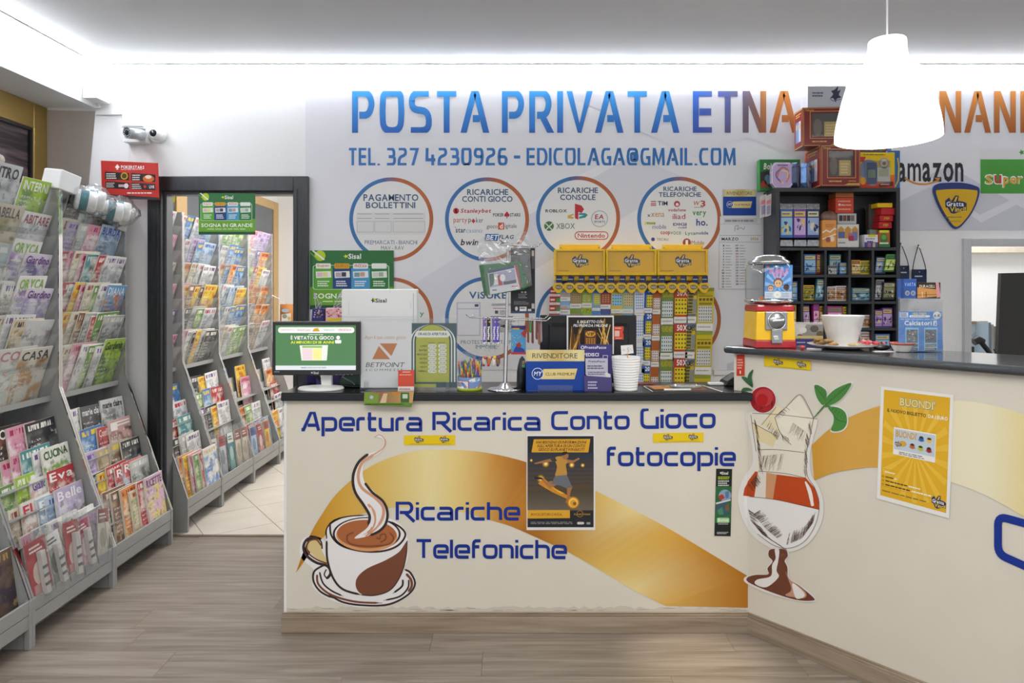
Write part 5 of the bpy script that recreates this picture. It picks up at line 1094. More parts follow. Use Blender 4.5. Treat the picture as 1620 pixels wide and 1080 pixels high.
# casino card hanging from the camera by a thread
t, C = sheet('casino_card', 'red hanging casino card with four dark panels above the door frame corner', 'card', front(4.1, .0008), [(160, 254), (250.5, 258), (252.5, 316.5), (161.5, 308)], '#b52a22', 2)
S = lambda q: [(x/3.272, y/3.272) for x, y in q]
C.poly(S([(528, 1003), (825, 1022), (825, 1036), (528, 1024)]), '#2c2628', 1)
for a, b, c, d in ((545, 888, 670, 934), (680, 896, 806, 942), (548, 938, 672, 980), (680, 945, 805, 985)): C.poly(S([(a, b), (c, b+8), (c, d), (a, d-6)]), '#241c1e', 1)
C.text('POKERSTARS', *S([(628, 856)])[0], *S([(748, 873)])[0], '#f4efec', 2, 1, dy=.8); C.small(*S([(628, 875)])[0], *S([(745, 881)])[0], 1, '#e0c8c4'); C.poly(S([(609, 850), (622, 866), (612, 872), (615, 878), (603, 878), (606, 872), (597, 866)]), '#f4efec', 2)
for a, b, c, d in ((552, 895, 610, 928), (686, 902, 735, 936), (552, 944, 595, 972), (684, 950, 735, 980)): C.small(*S([(a, b)])[0], *S([(c, d)])[0], 3, '#d8d0cc')
C.ell(*S([(645, 911)])[0], 5.6, 5.6, '#c8a01c', 2); C.ell(*S([(645, 911)])[0], 4, 4, '#4a3c14', 2.3); C.ell(*S([(770, 925)])[0], 9, 5.5, '#c86a2c', 2); C.ell(*S([(770, 916)])[0], 5, 3, '#e8d8c0', 2.4); C.ell(*S([(655, 962)])[0], 3.6, 4, '#e8d8d8', 2); C.rect(*S([(615, 955)])[0], *S([(645, 968)])[0], '#c8a8a8', 2)
C.poly(S([(752, 955), (760, 966), (752, 976), (743, 966)]), '#c8302c', 2); C.text('LIVE', *S([(774, 960)])[0], *S([(800, 975)])[0], '#f0ece8', 2, 1); C.small(*S([(660, 993)])[0], *S([(805, 1006)])[0], 1, '#e8d8d4'); C.build('print', t)
MB().tube([P(205, 256, 4.1), P(205, 238, 4.12), P(203, 222, 4.13)], .0008, 5).build('thread', M('thread', '#b0b0b0', .6), t)
# security cameras
t = thing('bullet_camera', 'silver bullet security camera on a white wall box above the casino card', 'security camera', P(222, 225, 4.2))
MB().pbox(192.5, 177, 226, 199.5, 4.15, .069).pbox(195, 200.5, 231, 225, 4.16, .059).build('wall_box', white_plastic, t, bevel=.004)
ax = Vector((-.30, -.93, -.12)); c0 = P(211, 211, 4.09)
silver = M('silver_paint', '#b9bcbf', .3, .5)
MB().lathe(c0, [(.004, -.07), (.03, -.068), (.034, -.055), (.034, .045), (.028, .05), (.026, .046), (0.0, .046)], 24, ax).build('barrel', silver, t)
MB().lathe(c0, [(.0, .0465), (.026, .0465)], 24, ax).lathe(c0, [(.011, .05), (0, .052)], 16, ax).build('lens', black_plastic, t)
m = MB()
for i in range(10): a = i*math.pi/5; o_ = ax.normalized().orthogonal().normalized(); p_ = ax.normalized().cross(o_); m.ball(c0+ax.normalized()*.047+(o_*math.cos(a)+p_*math.sin(a))*.019, .0036, 6)
m.build('led_ring', M('ir_led', '#d8dce0', .2), t)
MB().obox(c0-ax.normalized()*.065+Vector((-.025, .022, .032)), ax.normalized()*.135, ax.normalized().cross(Vector((0, 0, 1)))*-.05, (0, 0, .005)).build('sun_shield', silver, t, bevel=.002)
MB().tube([c0-ax.normalized()*.05, P(214, 214, 4.13), P(214, 213, 4.165)], .011, 10).build('bracket', silver, t)
t = thing('dome_camera', 'white round dome security camera beside the bullet camera', 'security camera', P(249, 212, 4.2))
MB().lathe(P(250, 213, 4.219), [(0.001, .03), (.045, .03), (.052, .02), (.054, 0)], 28, (0, -1, 0)).build('base', white_plastic, t)
MB().ball(P(248, 212, 4.185), .038, 20).build('ball', white_plastic, t)
MB().lathe(P(247.5, 212, 4.185), [(.022, .031), (.02, .037), (0, .039)], 20, (-.12, -1, 0)).build('lens', M('lens_glass', '#1a1a22', .08), t)

# ---- scratch ticket dispenser and its hanging strips
yel = M('yellow_plastic', '#e8bb0c', .3, noise=.02); yel2 = M('yellow_card', '#d8a80e', .35, noise=.02)
S = lambda x, y: (860+x/5.786, 380+y/5.786)
for i, (a, b) in enumerate(((100, 565), (572, 1036), (1042, 1506))):
    t = thing('ticket_dispenser', ('yellow scratch ticket dispenser box with window, nearest the display stand', 'yellow scratch ticket dispenser box with window, middle of three', 'yellow scratch ticket dispenser box with window, nearest the calendar')[i], 'dispenser', P(*S((a+b)/2, 368), 4.2), 'yellow ticket dispensers on the mural')
    x0, y0 = S(a, 82); x1, y1 = S(b, 320); Y = 4.10
    wx0, wy0 = S(a+20, 100); wx1, wy1 = S(b-20, 290)
    MB().pbox(x0, y0, x1, y1, Y+.018, .095).build('housing', yel, t, bevel=.003)
    MB().pbox(x0, y0, wx0, y1, Y, .018).pbox(wx1, y0, x1, y1, Y, .018).pbox(wx0, y0, wx1, wy0, Y, .018).pbox(wx0, wy1, wx1, y1, Y, .018).build('front_frame', yel, t, bevel=.002)
    C = Canvas(front(Y+.0175, .0004)); C.rect(wx0, wy0, wx1, wy1, '#e2b006', .5); lx0, ly0 = S(a+(162, 163, 163)[i], 128); lx1, ly1 = S(a+310, 250); scratch_logo(C, lx0, ly0, lx1, ly1, 1); C.small(wx0+2, wy1-3, wx0+25, wy1-1, 1, '#8a6c10'); C.build('emblem_card', t)
    MB().pbox(wx0-1, wy0-1, wx1+1, wy1+1, Y+.006, .0015).build('window_pane', clear('glossy_window_film', '#ffffff', .05, 1.5, gain=.45, bump=.05, bscale=5), t)
    fx0, fy0 = S(a+45, 38); fx1, fy1 = S(b-45, 84); MB().pbox(fx0, fy0, fx1, fy1, Y+.06, .012).build('top_flange', yel, t, bevel=.004)
    for sx in (fx0+2.5, fx1-2.5): MB().lathe(P(sx, fy0+5, Y+.06), [(0, .003), (.006, .003), (.007, 0)], 10, (0, -1, 0)).build('screw', M('grey_screw', '#b8a868', .3, .6), t)
    bx0, by0 = S(a+2, 321); bx1, by1 = S(b-2, 368); MB().pbox(bx0, by0, bx1, by1, Y+.03, .08).build('lower_rail', yel, t, bevel=.003)
cl = [140, 240, 340, 437, 530, 617, 717, 810, 905, 1010, 1085, 1180, 1275, 1375, 1475]
for i, x in enumerate(cl):
    px, py = S(x, 428); tl = (.0, .25, .18, .05, .1, -.1, .12, .1, .05, .1, -.06, .25, .08, .4, -.06)[i]; Y = 4.092
    t = thing('ticket_clip', f'yellow round ticket clip with navy tab, {ORD[i] if i < 12 else ("thirteenth", "fourteenth", "last")[i-12]} counted from the display stand', 'clip', P(px, py, Y), 'yellow ticket clips under the dispensers')
    for off, nm in ((0, 'front_disc'), (-2.4, 'rear_disc')):
        q = smooth([(px+off+dx*7.9, py+dy*7.9) for dx, dy in ((-.95, -.2), (-.6, -.75), (0, -.9), (.6, -.75), (.95, -.2), (.75, .45), (0, 1.2), (-.75, .45))], 4, True)
        MB().prism([P(a, b, Y+(.004 if off else 0)) for a, b in q], (0, .0035, 0)).build(nm, yel, t)
    C = Canvas(front(Y-.0004, .0004)); C.ell(px, py, 5.6, 4.2, '#b8941a', 1, 18); scratch_logo(C, px-5.2, py-4.2, px+5.2, py+4, 2); C.build('emblem', t)
    tx, ty = px+tl*5, S(0, 358)[1]; q = [(-4.8, -5.6), (4.8, -5.6), (4.6, 5.2), (-4.6, 5.2)]; q = [(tx+.6+a*math.cos(tl*.6)-b*math.sin(tl*.6), ty+a*math.sin(tl*.6)+b*math.cos(tl*.6)) for a, b in q]
    MB().prism([P(a, b, Y-.003) for a, b in q], (0, .003, 0), col='#1f2c54').build('navy_tab', ink(), t)
    C = Canvas(front(Y-.0034, .0004)); C.small(tx-3.4, ty-1.6, tx+4.2, ty+1.2, 1, '#c8d0e4'); C.build('tab_print', t)
def strip(x0, x1, y0, lean, pitch, style, label, yend):
    """one strip of joined scratch tickets; each ticket a part"""
    t = thing('ticket_strip', label, 'ticket strip', P((x0+x1)/2, yend, 4.13), 'hanging scratch ticket strips'); y = y0; k = 0; rr = random.Random(int(x0))
    while y < yend-2:
        y2 = min(y+pitch, yend); w = x1-x0; Y = 4.13+.004*math.sin(k*1.7)
        X = lambda u, v: (x0+lean*((y+v*pitch)-y0)/155+u*w, y+v*pitch)
        vmax = (y2-y)/pitch
        C = Canvas(front(Y, .0005)); s_ = style
        def rc(u0, v0, u1, v1, c, l):
            v1 = min(v1, vmax)
            if v1 > v0: C.poly([X(u0, v0), X(u1, v0), X(u1, v1), X(u0, v1)], c, l)
        rc(0, 0, 1, .985, s_['bg'], 1)
        if 'head' in s_: rc(0, 0, 1, s_['hv'], s_['head'], 1.4)
        if 'grid' in s_:
            u0, v0, u1, v1 = s_['gr']; rc(u0, v0, u1, v1, s_['grid'], 1.8); nx, ny = s_['n']
            for i in range(nx):
                for j in range(ny):
                    v = v0+(j+.5)*(v1-v0)/ny
                    if v < vmax-.03: a, b = X(u0+(i+.5)*(u1-u0)/nx, v); C.ell(a, b, w*(u1-u0)/nx*.3, pitch*(v1-v0)/ny*.26, s_['dot'], 2.2, 6)
        for (u0, v0, u1, v1, c) in s_.get('extra', ()): rc(u0, v0, u1, v1, c, 2.5)
        if 'num' in s_ and vmax > .25: a, b = X(s_.get('nu', .3), .03); a2, b2 = X(.98, .2); C.text(s_['num'], a, b, a2, b2, s_.get('nc', '#ffffff'), 3, 1)
        rc(0, s_['tail'], 1, .985, '#e4e2dc', 2.6)
        if vmax > s_['tail']+.1: a, b = X(.08, s_['tail']+.05); a2, b2 = X(.92, .93); C.small(a, b, a2, b2, 1, '#a8a49c', 3)
        C.mb.prism([P(*X(u, v), Y+.0003) for u, v in ((0, 0), (1, 0), (1, vmax-.012), (0, vmax-.012))], (0, .0006, 0), col=s_['bg'])
        C.build('ticket', t); y += pitch; k += 1
red_gr = dict(bg='#b03434', extra=((.62, .2, 1, .7, '#4a8a4a'), (.08, .3, .5, .5, '#e8d8d0')), tail=.72)
STR = [
 (870, 886.5, 455, -4, 13.6, red_gr, 'red and green', 500), (887, 902.5, 456, -3, 20.5, dict(bg='#a8c4e0', head='#8ab0d8', hv=.3, extra=((.1, .4, .7, .5, '#d0a050'), (0, .55, 1, .62, '#c88a3c')), tail=.68), 'pale blue', 500),
 (902.5, 920.5, 456, -3, 32, dict(bg='#9a8a5a', head='#7a9a3c', hv=.22, grid='#b0986a', gr=(.1, .3, .9, .72), n=(4, 4), dot='#6c6a3c', tail=.76), 'olive and brown', 500),
 (921, 936.5, 455, -2, 32, dict(bg='#8ab03c', head='#c8c83c', hv=.2, grid='#a8c060', gr=(.1, .3, .9, .72), n=(4, 4), dot='#b84a3c', tail=.76, num='DOPPIA', nu=.08, nc='#3c7a2c'), 'bright green', 500),
 (937, 950, 456, -2, 36, dict(bg='#7aa0c0', head='#4a8ac8', hv=.2, grid='#d8d058', gr=(.2, .25, .95, .72), n=(4, 5), dot='#4a6a4a', tail=.86), 'blue and yellow', 500),
 (950.5, 966.5, 455, -2, 34, dict(bg='#a84a48', head='#4a5a98', hv=.25, grid='#9c5048', gr=(.1, .3, .9, .7), n=(3, 4), dot='#d0b050', tail=.78), 'dull red and blue', 500),
 (967, 985.5, 456, -2, 40, dict(bg='#d8b83c', head='#b89a3c', hv=.16, grid='#9ac4d8', gr=(.08, .22, .92, .7), n=(4, 4), dot='#3c7a98', tail=.82), 'yellow with a pale blue grid', 500),
 (986, 1002.5, 456, -3, 40, dict(bg='#9ac0b8', head='#7ab0d0', hv=.16, grid='#c0c48c', gr=(.1, .2, .95, .72), n=(4, 5), dot='#b84838', tail=.82), 'pale blue and green with red lines', 500),
 (1003.5, 1019.5, 457, 0, 42, dict(bg='#dcdfe6', grid='#d4dce8', gr=(.1, .16, .9, .78), n=(4, 6), dot='#4a68a8', tail=.84), 'white with blue dots', 604),
 (1020, 1033, 454, -6, 41.5, dict(bg='#2a5aa0', grid='#dcc82c', gr=(.3, .3, .98, .76), n=(3, 4), dot='#3c4a2c', tail=.8, num='20', nu=.4), 'blue and yellow twenty', 607),
 (1033.5, 1046, 456, -5, 41.5, dict(bg='#c0742c', head='#a85a28', hv=.35, grid='#d8d2cc', gr=(.1, .38, .95, .76), n=(3, 4), dot='#6c5a4a', tail=.8), 'orange and white', 607),
 (1046.5, 1066, 459, -3, 55, dict(bg='#5c7a34', head='#74883c', hv=.3, grid='#d4d8d8', gr=(.06, .32, .94, .76), n=(5, 4), dot='#4a6a58', tail=.8, num='MILIARDARIO', nu=.06, nc='#c8b83c'), 'green with white grid', 608),
 (1066.5, 1088, 457, -1, 55, dict(bg='#b83c28', grid='#e2c820', gr=(.06, .26, .94, .74), n=(4, 4), dot='#4a4a28', tail=.8, num='50X', nu=.22), 'red and yellow fifty', 608),
 (1088.5, 1103.5, 456, -7, 56, dict(bg='#c8b030', head='#6c7a8c', hv=.1, grid='#4a4a34', gr=(.06, .14, .6, .7), n=(4, 6), dot='#d0bc3c', extra=((.55, .3, .98, .7, '#8c8c80'), (.06, .72, .94, .78, '#5a6a7a')), tail=.8, num='NUMERI', nu=.05, nc='#2c3a4a'), 'mustard and black numbers', 609),
 (1104, 1130, 455, -6, 69, dict(bg='#c8b41c', head='#8c9a30', hv=.08, grid='#d0d0cc', gr=(.08, .42, .92, .78), n=(6, 5), dot='#6a6a60', extra=((.08, .18, .92, .2, '#7a6a1c'), (.1, .24, .26, .3, '#6c4a1c'), (.32, .24, .48, .3, '#6c4a1c'), (.54, .24, .7, .3, '#6c4a1c'), (.76, .24, .92, .3, '#6c4a1c'), (.1, .34, .9, .39, '#8c7a20')), tail=.82), 'widest yellow', 608),
]
for i, s_ in enumerate(STR): strip(*s_[:6], f'{s_[6]} scratch ticket strip, {(ORD+["thirteenth", "fourteenth", "fifteenth"])[i]} counted from the display stand', s_[7])
# reseller card and calendar on the mural
def reseller(mp, x0, y0, x1, y1, label, name, thick=2., base=0., split=.28):
    t, C0 = sheet(name, label, 'sign', mp, R4(x0, y0, x1, y1), '#12439c', thick, base=base); w, h = x1-x0, y1-y0
    C = Canvas(lambda a, b, l: C0.mp(x0+a*w, y0+b*h, l)); gold = lambda x, y: mixc('#cdb06a', '#e6d9a4', .5+.5*math.sin(x*9))
    C.poly([(i/10, 0) for i in range(11)]+[((10-i)/10, split) for i in range(11)], gold, 1); C.text('RIVENDITORE', .11, split*.3, .88, split*.75, '#5a5438', 2)
    C.poly([(.3, .47), (.88, .46), (.83, .72), (.26, .72)], lambda x, y: mixc('#c99c3c', '#ecd998', .5+.5*math.sin(x*8)), 1.2); C.text('CLUB PREMIUM', .335, .56, .825, .63, '#4a4430', 2)
    C.ell(.2, .585, .1, .1*w/h, '#f0f2f4', 2); C.ell(.2, .585, .09, .09*w/h, '#12439c', 2.4); C.text('MY', .135, .53, .265, .64, '#f4f6f8', 3, 1, .1); C.build('print', t); return t
reseller(front(4.208, .0008), 1144, 299.5, 1196, 340.5, 'small blue and gold reseller card on the wall above the calendar', 'reseller_card')
t, C = sheet('wall_calendar', 'white wall calendar for March beside the dark cubby shelf', 'calendar', front(4.207, .0008), [(1139, 342), (1204, 342), (1204, 457), (1137.5, 457)], '#e4e4e6', 2, base=0)
C.rect(1145, 345, 1198, 353, '#cfd2d6', 1); C.small(1147, 346.5, 1196, 352, 1, '#8c8e94'); C.rect(1139, 354, 1204, 354.6, '#b8babd', 1); C.rect(1139, 372, 1204, 372.7, '#9a9c9f', 1); C.rect(1138.5, 382.6, 1204, 383.3, '#9a9c9f', 1)
C.line(smooth([(1162, 366), (1163, 358), (1168, 357), (1166, 363), (1172, 360), (1176, 363), (1178, 358)], 4), .6, '#3a3a3c', 2); C.text('MARZO', 1141.5, 375.5, 1168, 380.5, '#232324', 2, 1); C.text('2026', 1187, 375.5, 1199.5, 379.8, '#b09a4a', 2, 1)
for i in range(16):
    y = 387+i*4.35
    C.text(str(i+1), 1143.5 if i < 9 else 1142, y, 1145.5, y+2.6, '#3a3a3c', 2, 1); C.small(1147.5, y+.4, 1156+(i*5 % 4), y+2.4, 1, '#8a8a8e')
    if i < 15: C.text(str(i+17), 1163.5, y, 1168, y+2.6, '#b84a4a' if i in (4, 5, 12) else '#3a3a3c', 2, 1); C.small(1170, y+.4, 1178+(i*3 % 4), y+2.4, 1, '#8a8a8e')
C.build('print', t)

# ---- monitor
bez = M('dark_grey_bezel', '#2a2b2c', .4)
t = thing('lottery_monitor', 'small black flat monitor showing a green notice on the low counter', 'monitor', (-.86, 3.13, ZL))
YM = 3.10
fr = [P(431, 508.5, YM), P(569.5, 508.5, YM), P(569.5, 593.5, YM), P(430, 593.5, YM)]
MB().prism(fr, (0, .045, 0)).build('casing', bez, t, bevel=.004)
sc_ = affine(P(436, 514.5, YM-.0012), P(563, 514.5, YM)-P(436, 514.5, YM), P(436, 585, YM)-P(436, 514.5, YM), .0004)
C = Canvas(lambda x, y, l: sc_((x-436)/127, (y-514.5)/70.5, l))
C.rect(436, 514.5, 563, 585, '#548256', 1); C.rrect(440, 517.5, 560.5, 526.5, 4, '#f4f6f4', 2)
for s_, a, b, cc in (('SuperEnalotto', 443.5, 466, '#c8a890'), ('VinciCasa', 470, 491, '#c07a8a'), ('WinForLife', 512, 530, '#7ab08a'), ('VINCICASA', 535, 556, '#b85a7a')): C.text(s_, a, 519.8, b, 523.5, cc, 3, 0)
C.poly([(494, 524), (497, 519.5), (503, 518.5), (506, 524)], '#d8a02c', 3); C.small(488, 528, 512, 530.5, 1, '#cfe4cc'); C.text('È VIETATO IL GIOCO', 460, 530, 528, 537, '#f8faf6', 2, 1); C.text('AI MINORI DI 18 ANNI', 460, 539, 528, 543.5, '#e4ee3c', 2, 1)
C.ell(535, 533.8, 3, 3, '#f4f6f4', 2); C.rrect(530, 537.5, 540, 543, 1.6, '#f4f6f4', 2)
C.poly([(474, 546), (519, 545.5), (517, 570), (477, 570)], '#eef2ea', 2); C.rect(478, 546.8, 510, 550, '#8cc05c', 2.4); C.poly([(478, 551), (494, 551), (494, 569), (479, 569)], '#f0d8dc', 2.4); C.poly([(495, 551), (509, 551), (509, 569), (495, 569)], '#f2ee9c', 2.4)
C.rect(436, 578, 563, 585, '#e4eaf0', 2); C.small(476, 580, 522, 583, 1, '#9aa4ac'); C.build('screen', t, rough=.2, emit=.3)
C = Canvas(front(YM-.0006)); C.text('Sisal', 496, 587.5, 504, 591.5, '#d8dadc', 1, 1); star(C, 493.5, 589.4, 2, '#d8dadc', 1); C.text('HDMI', 434, 587, 442, 588.8, '#b8babc', 1, 1); C.text('XX', 437, 510.4, 443, 511.8, '#8a8c8e', 1, 1) if False else None
for i in range(5): C.rect(531+i*6, 592, 534+i*6, 592.8, '#8a8c8e', 1)
C.build('bezel_marks', t)
m = MB(); m.prism([(-.872, 3.15, ZL+.01), (-.826, 3.15, ZL+.01), (-.822, 3.13, ZL+.12), (-.876, 3.13, ZL+.12)], (0, .03, 0)).build('neck', white_plastic, t, bevel=.003)
m = MB()
for i in range(1): m.lathe((-.869, 3.135, ZL), [(0, .0), (.102, 0), (.104, .006), (.098, .012), (.05, .017), (0, .018)], 36)
for v in m.v: v.y = 3.135+(v.y-3.135)*.78
m.build('base', white_plastic, t)
# things behind the monitor
tag(MB().obox((-.93, 3.27, ZL+.002), (.115, 0, 0), (0, .06, 0), (0, 0, .075)).build('purple_box', M('purple_card', '#6a58a0', .5), bevel=.004), 'purple box behind the neck of the small monitor', 'box')
t = thing('green_case', 'dark green padded case lying between the monitor and the acrylic sign', 'case', (-.71, 3.2, ZL))
MB().prism([(-.80, 3.2, ZL+.003), (-.665, 3.2, ZL+.003), (-.665, 3.2, ZL+.05), (-.70, 3.2, ZL+.075), (-.775, 3.2, ZL+.06), (-.81, 3.2, ZL+.03)], (0, .09, 0)).build('shell', M('dark_green_vinyl', '#1f4636', .4), t, bevel=.01)
MB().tube([(-.79, 3.198, ZL+.05), (-.74, 3.198, ZL+.025), (-.73, 3.198, ZL+.012)], .003).build('grey_cord', M('grey_cord', '#9a9a9a', .5), t)
tag(MB().tube([(-.935, 3.22, ZL+.075), (-.91, 3.215, ZL+.05), (-.88, 3.215, ZL+.02), (-.84, 3.22, ZL+.006), (-.78, 3.19, ZL+.008), (-.7, 3.18, ZL+.006)], [.004, .008, .008, .004, .004, .004]).build('black_cable', black_plastic), 'black cable with an adapter plug under the small monitor', 'cable')
for nm, col, a, b, y0, lb in (('gift_bag', '#2f2a68', 494, 512, 488, 'navy gift bag standing behind the monitor'), ('gift_bag', '#e6b8bc', 515, 545, 487, 'pink patterned gift bag with yellow lining behind the monitor')):
    t = thing(nm, lb, 'gift bag', P((a+b)/2, 600, 3.33), 'gift bags behind the monitor'); bz = P(0, 602, 3.32).z
    p0 = P(a, y0, 3.32); p1 = P(b, y0, 3.32); sl = -.03 if a < 500 else 0
    MB().prism([(p0.x+sl, 3.32, ZL+.002), (p1.x, 3.32, ZL+.002), (p1.x, 3.32, p1.z), (p0.x, 3.32, p0.z)], (0, .05, 0), col=col).build('bag', ink(), t, bevel=.003)
    C = Canvas(front(3.3195)); rr = random.Random(a)
    for i in range(26): C.ell(rr.uniform(a+2, b-2), rr.uniform(y0+2, y0+14), 1.4, 1.2, rr.choice(['#c0405a', '#f4dcdc', '#b8303c', '#e0909c']) if a > 510 else rr.choice(['#c9b0cc', '#a890b8', '#8a6a3c']), 1, 8)
    if a > 510: C.rect(a+3, y0+16, b, y0+23, '#e0c42c', 1.2)
    C.build('pattern', t)
    h0 = P((a+b)/2-3, y0, 3.33); m = MB(); ex = ((497, 463), (508, 478)) if a < 510 else ((540, 462), (548, 477))
    for e in ex: m.tube(smooth([h0, (h0+P(*e, 3.33))/2+Vector((0, 0, .004)), P(*e, 3.33), (h0+P(*e, 3.33))/2+Vector((.012, .002, 0)), h0+Vector((.016, .004, 0))], 5), .0018, 6)
    m.build('handle', M('lilac_ribbon', '#b9a4c4', .5), t)
# white lottery display panel
t = thing('lottery_terminal', 'tall white lottery display box behind the acrylic sign', 'display box', (-.5, 3.34, ZL))
x0 = P(540, 455, 3.30).x; x1 = P(660, 455, 3.30).x; zt = P(0, 457, 3.30).z
MB().prism([(x0, 3.30, ZL+.001), (x1, 3.30, ZL+.001), (x1, 3.30, zt), (x0+.005, 3.30, zt), (x0, 3.30, zt-.01)], (0, .055, 0)).build('housing', white_plastic, t, bevel=.006)
MB().box(x1-.02, x1-.016, 3.2985, 3.2995, ZL+.02, zt-.02).build('edge_seam', M('pale_grey_seam', '#c9cacc', .5), t); 
C = Canvas(front(3.2995, .0004)); C.text('Sisal', 594, 472, 611.5, 478.5, '#2c3438', 1, 1); star(C, 590.5, 475, 4.5, '#3a4440', 1); C.poly([(590, 471), (594.5, 473), (592, 477)], '#b8cc2c', 1.6)
C.line([(552, 476), (552, 498)], .5, '#c9cacd', 1); C.line([(540, 501), (660, 501)], .5, '#cfd0d2', 1); C.line([(650, 478), (650, 488)], .5, '#b9babd', 1); C.line([(617, 458), (617, 464)], .5, '#c4c5c8', 1); C.build('logo', t)
# acrylic sign stand with two sheets
t = thing('acrylic_sign_stand', 'clear acrylic stand holding a betting sign and opening hours', 'sign stand', (-.46, 3.12, ZL)); YA = 3.115
MB().pbox(569.5, 503.5, 723.5, 616, YA, .003).build('front_sheet', acrylic, t); MB().pbox(569.5, 503.5, 723.5, 616, YA+.009, .003).build('rear_sheet', acrylic, t)
for a in (576, 705.5): MB().pbox(a, 603, a+5.5, 617.3, YA-.012, .032).build('foot_clip', clear('thick_acrylic', '#eef2f2', .05, 1.49, gain=1.4), t, bevel=.002)
t2, C = sheet('betting_sign', 'white sheet with orange slanted emblem in the acrylic stand', 'sign', front(YA+.0085, .0005), R4(571, 508, 651, 613), '#e6e5e7', 3, base=0)
C.text('Apri il tuo conto gioco', 577, 530.5, 642, 537.8, '#cf9a6c', 1, 0, .05); C.poly([(601.4, 543), (628.5, 543), (617, 568), (589, 568)], '#c9793a', 1); C.poly([(596, 543), (600.8, 543), (624, 568), (617.5, 568)], '#e6e5e7', 2)
C.text('BETPOINT', 578.5, 573, 639, 580.5, '#4c4a4c', 1, 0, .25); C.text('S C O M M E S S E', 578, 583, 637, 586.8, '#5c5a5c', 1, 0, .2); C.build('print', t2)
t2, C = sheet('opening_hours', 'dark teal and lime opening hours sheet in the acrylic stand', 'sign', front(YA+.0085, .0005), R4(651.5, 511, 722.5, 612.5), '#2f5058', 3, base=0)
C.rect(651.5, 607, 690, 612.5, '#b0b43c', 1)
for k, cc in ((36, '#e8ecea'), (33.5, '#2f5058'), (31, '#e8ecea'), (29, '#2f4a4c'), (26.5, '#b4b63c')):
    C.poly([(684.5-k, 604), (684.5-k, 540)]+[(684.5-k*math.cos(math.pi*i/16), 540-min(k, 27.5)*math.sin(math.pi*i/16)) for i in range(17)]+[(684.5+k, 540), (684.5+k, 604)], cc, 1+(36-k)*.08)
C.rrect(657, 523, 711.5, 533.5, 4.5, '#eceee6', 3); C.text('ORARI DI APERTURA', 661.5, 525.8, 707, 530.2, '#2a3a3c', 3.6, 1); C.small(678, 541, 690, 543, 1, '#5a5c2c'); C.small(693, 541, 706, 543, 1, '#5a5c2c')
for i, (d, a) in enumerate((('LUNEDI', 665), ('MARTEDI', 663), ('MERCOLEDI', 660), ('GIOVEDI', 663.5), ('VENERDI', 663.5), ('SABATO', 665), ('DOMENICA', 661))):
    y = 547+i*6.62; C.text(d, a, y-1.3, 675.5, y+1.5, '#3a3c20', 3, 1)
    for b, s_ in ((677.5, '07:00'), (693.5, '21:00')): C.rrect(b, y-2.8, b+13, y+2.8, 2.7, '#eef0e4', 3); C.text(s_, b+1.8, y-1.6, b+11.4, y+1.7, '#4a4c3c', 3.6, 0)
C.build('print', t2)
# red payment card, leaflet holder, leaflets over the counter edge
t, C = sheet('red_card', 'small red card on a white strip leaning on the acrylic sign', 'card', front(3.075, .0006), [(630, 585.5), (655.5, 585), (655, 619), (629.5, 619)], '#ece6e4', 3, base=0)
C.poly([(630, 585.5), (655.5, 585), (655.3, 611), (629.7, 611)], '#d8543e', 1); C.text('SUMUP', 636, 587.5, 649, 589.5, '#f4dcd4', 2, 1) if False else C.small(637, 587, 649, 589.5, 1, '#f4dcd4'); C.small(632, 591.5, 653, 593.8, 1, '#f0c8bc'); C.small(632, 613, 653, 617, 1, '#c89890'); C.build('print', t)
t, C = sheet('leaflet', 'green and brown photo leaflet hanging over the front edge of the counter', 'leaflet', front(3.016, .0006), [(576.5, 620), (655, 618.5), (651, 643.5), (575.5, 640.5)], '#8a6a3c', 4, base=0)
C.poly([(577, 620), (600, 620), (598, 637), (576, 637)], '#7a9a3c', 1); C.poly([(600, 620), (655, 619), (653, 637), (598, 637)], lambda x, y: mixc('#8a6a44', '#c9a06a', (x-598)/55), 1); C.poly([(607, 622), (613, 622), (611, 637), (601, 637)], '#d8c09a', 2); C.ell(588, 628, 3, 3, '#c8b8d8', 2, 8); C.ell(626, 622, 6, 2.5, '#c8862c', 2)
C.poly([(575.8, 637), (653, 637.5), (651, 643), (575.5, 640)], '#5c8a34', 2); C.rrect(634, 620.5, 647.5, 636.5, 1.5, '#3c6a34', 2); C.rect(637, 623, 645, 630, '#c8d4c0', 2.5); C.small(579, 638.3, 645, 640, 1, '#dcE8c8'.lower()); C.text('BENVENUTI', 587, 619.8, 612, 622.5, '#b82c34', 3, 1) if False else C.small(587, 619.8, 612, 622.2, 1, '#c8505a'); C.build('print', t)
MB().pbox(577, 618.4, 655, 621.4, 3.0185, .05).build('holder_tray', acrylic, t)

# rainbow straws in a clear tub
cx, cy = P(743, 0, 3.12).x, 3.12
t = thing('straw_tub', 'clear round tub with a blue sky wrapper, holding rainbow candy straws', 'tub', (cx, cy, ZL))
MB().lathe((cx, cy, ZL), [(.054, .002), (.054, .13)], 32).build('clear_wall', acrylic, t)
MB().lathe((cx, cy, ZL), [(0, 0), (.056, 0), (.057, .012), (.054, .014)], 32, col='#a8b43c').build('base_ring', ink(), t)
m = MB(); n = 32; vs = []; cs = []
m.lathe((cx, cy, ZL), [(.0548, .014), (.0548, .062)], 32, col='#7c9ccc').build('sky_wrapper', ink(), t)
cyl = lambda x, y, l: Vector((cx+(.0552+.0004*l)*math.sin((x-743)/20.*1.45), cy-(.0552+.0004*l)*math.cos((x-743)/20.*1.45), P(0, y, 3.066).z))
def grid(C, pts, col, l):  C.poly(pts, col, l)
C = Canvas(cyl)
for x, y, a, b in ((751, 601, 6, 3), (747, 602, 4, 2.4), (756, 614, 5, 2.5)): C.ell(x, y, a, b, '#eef2f6', 1, 14)
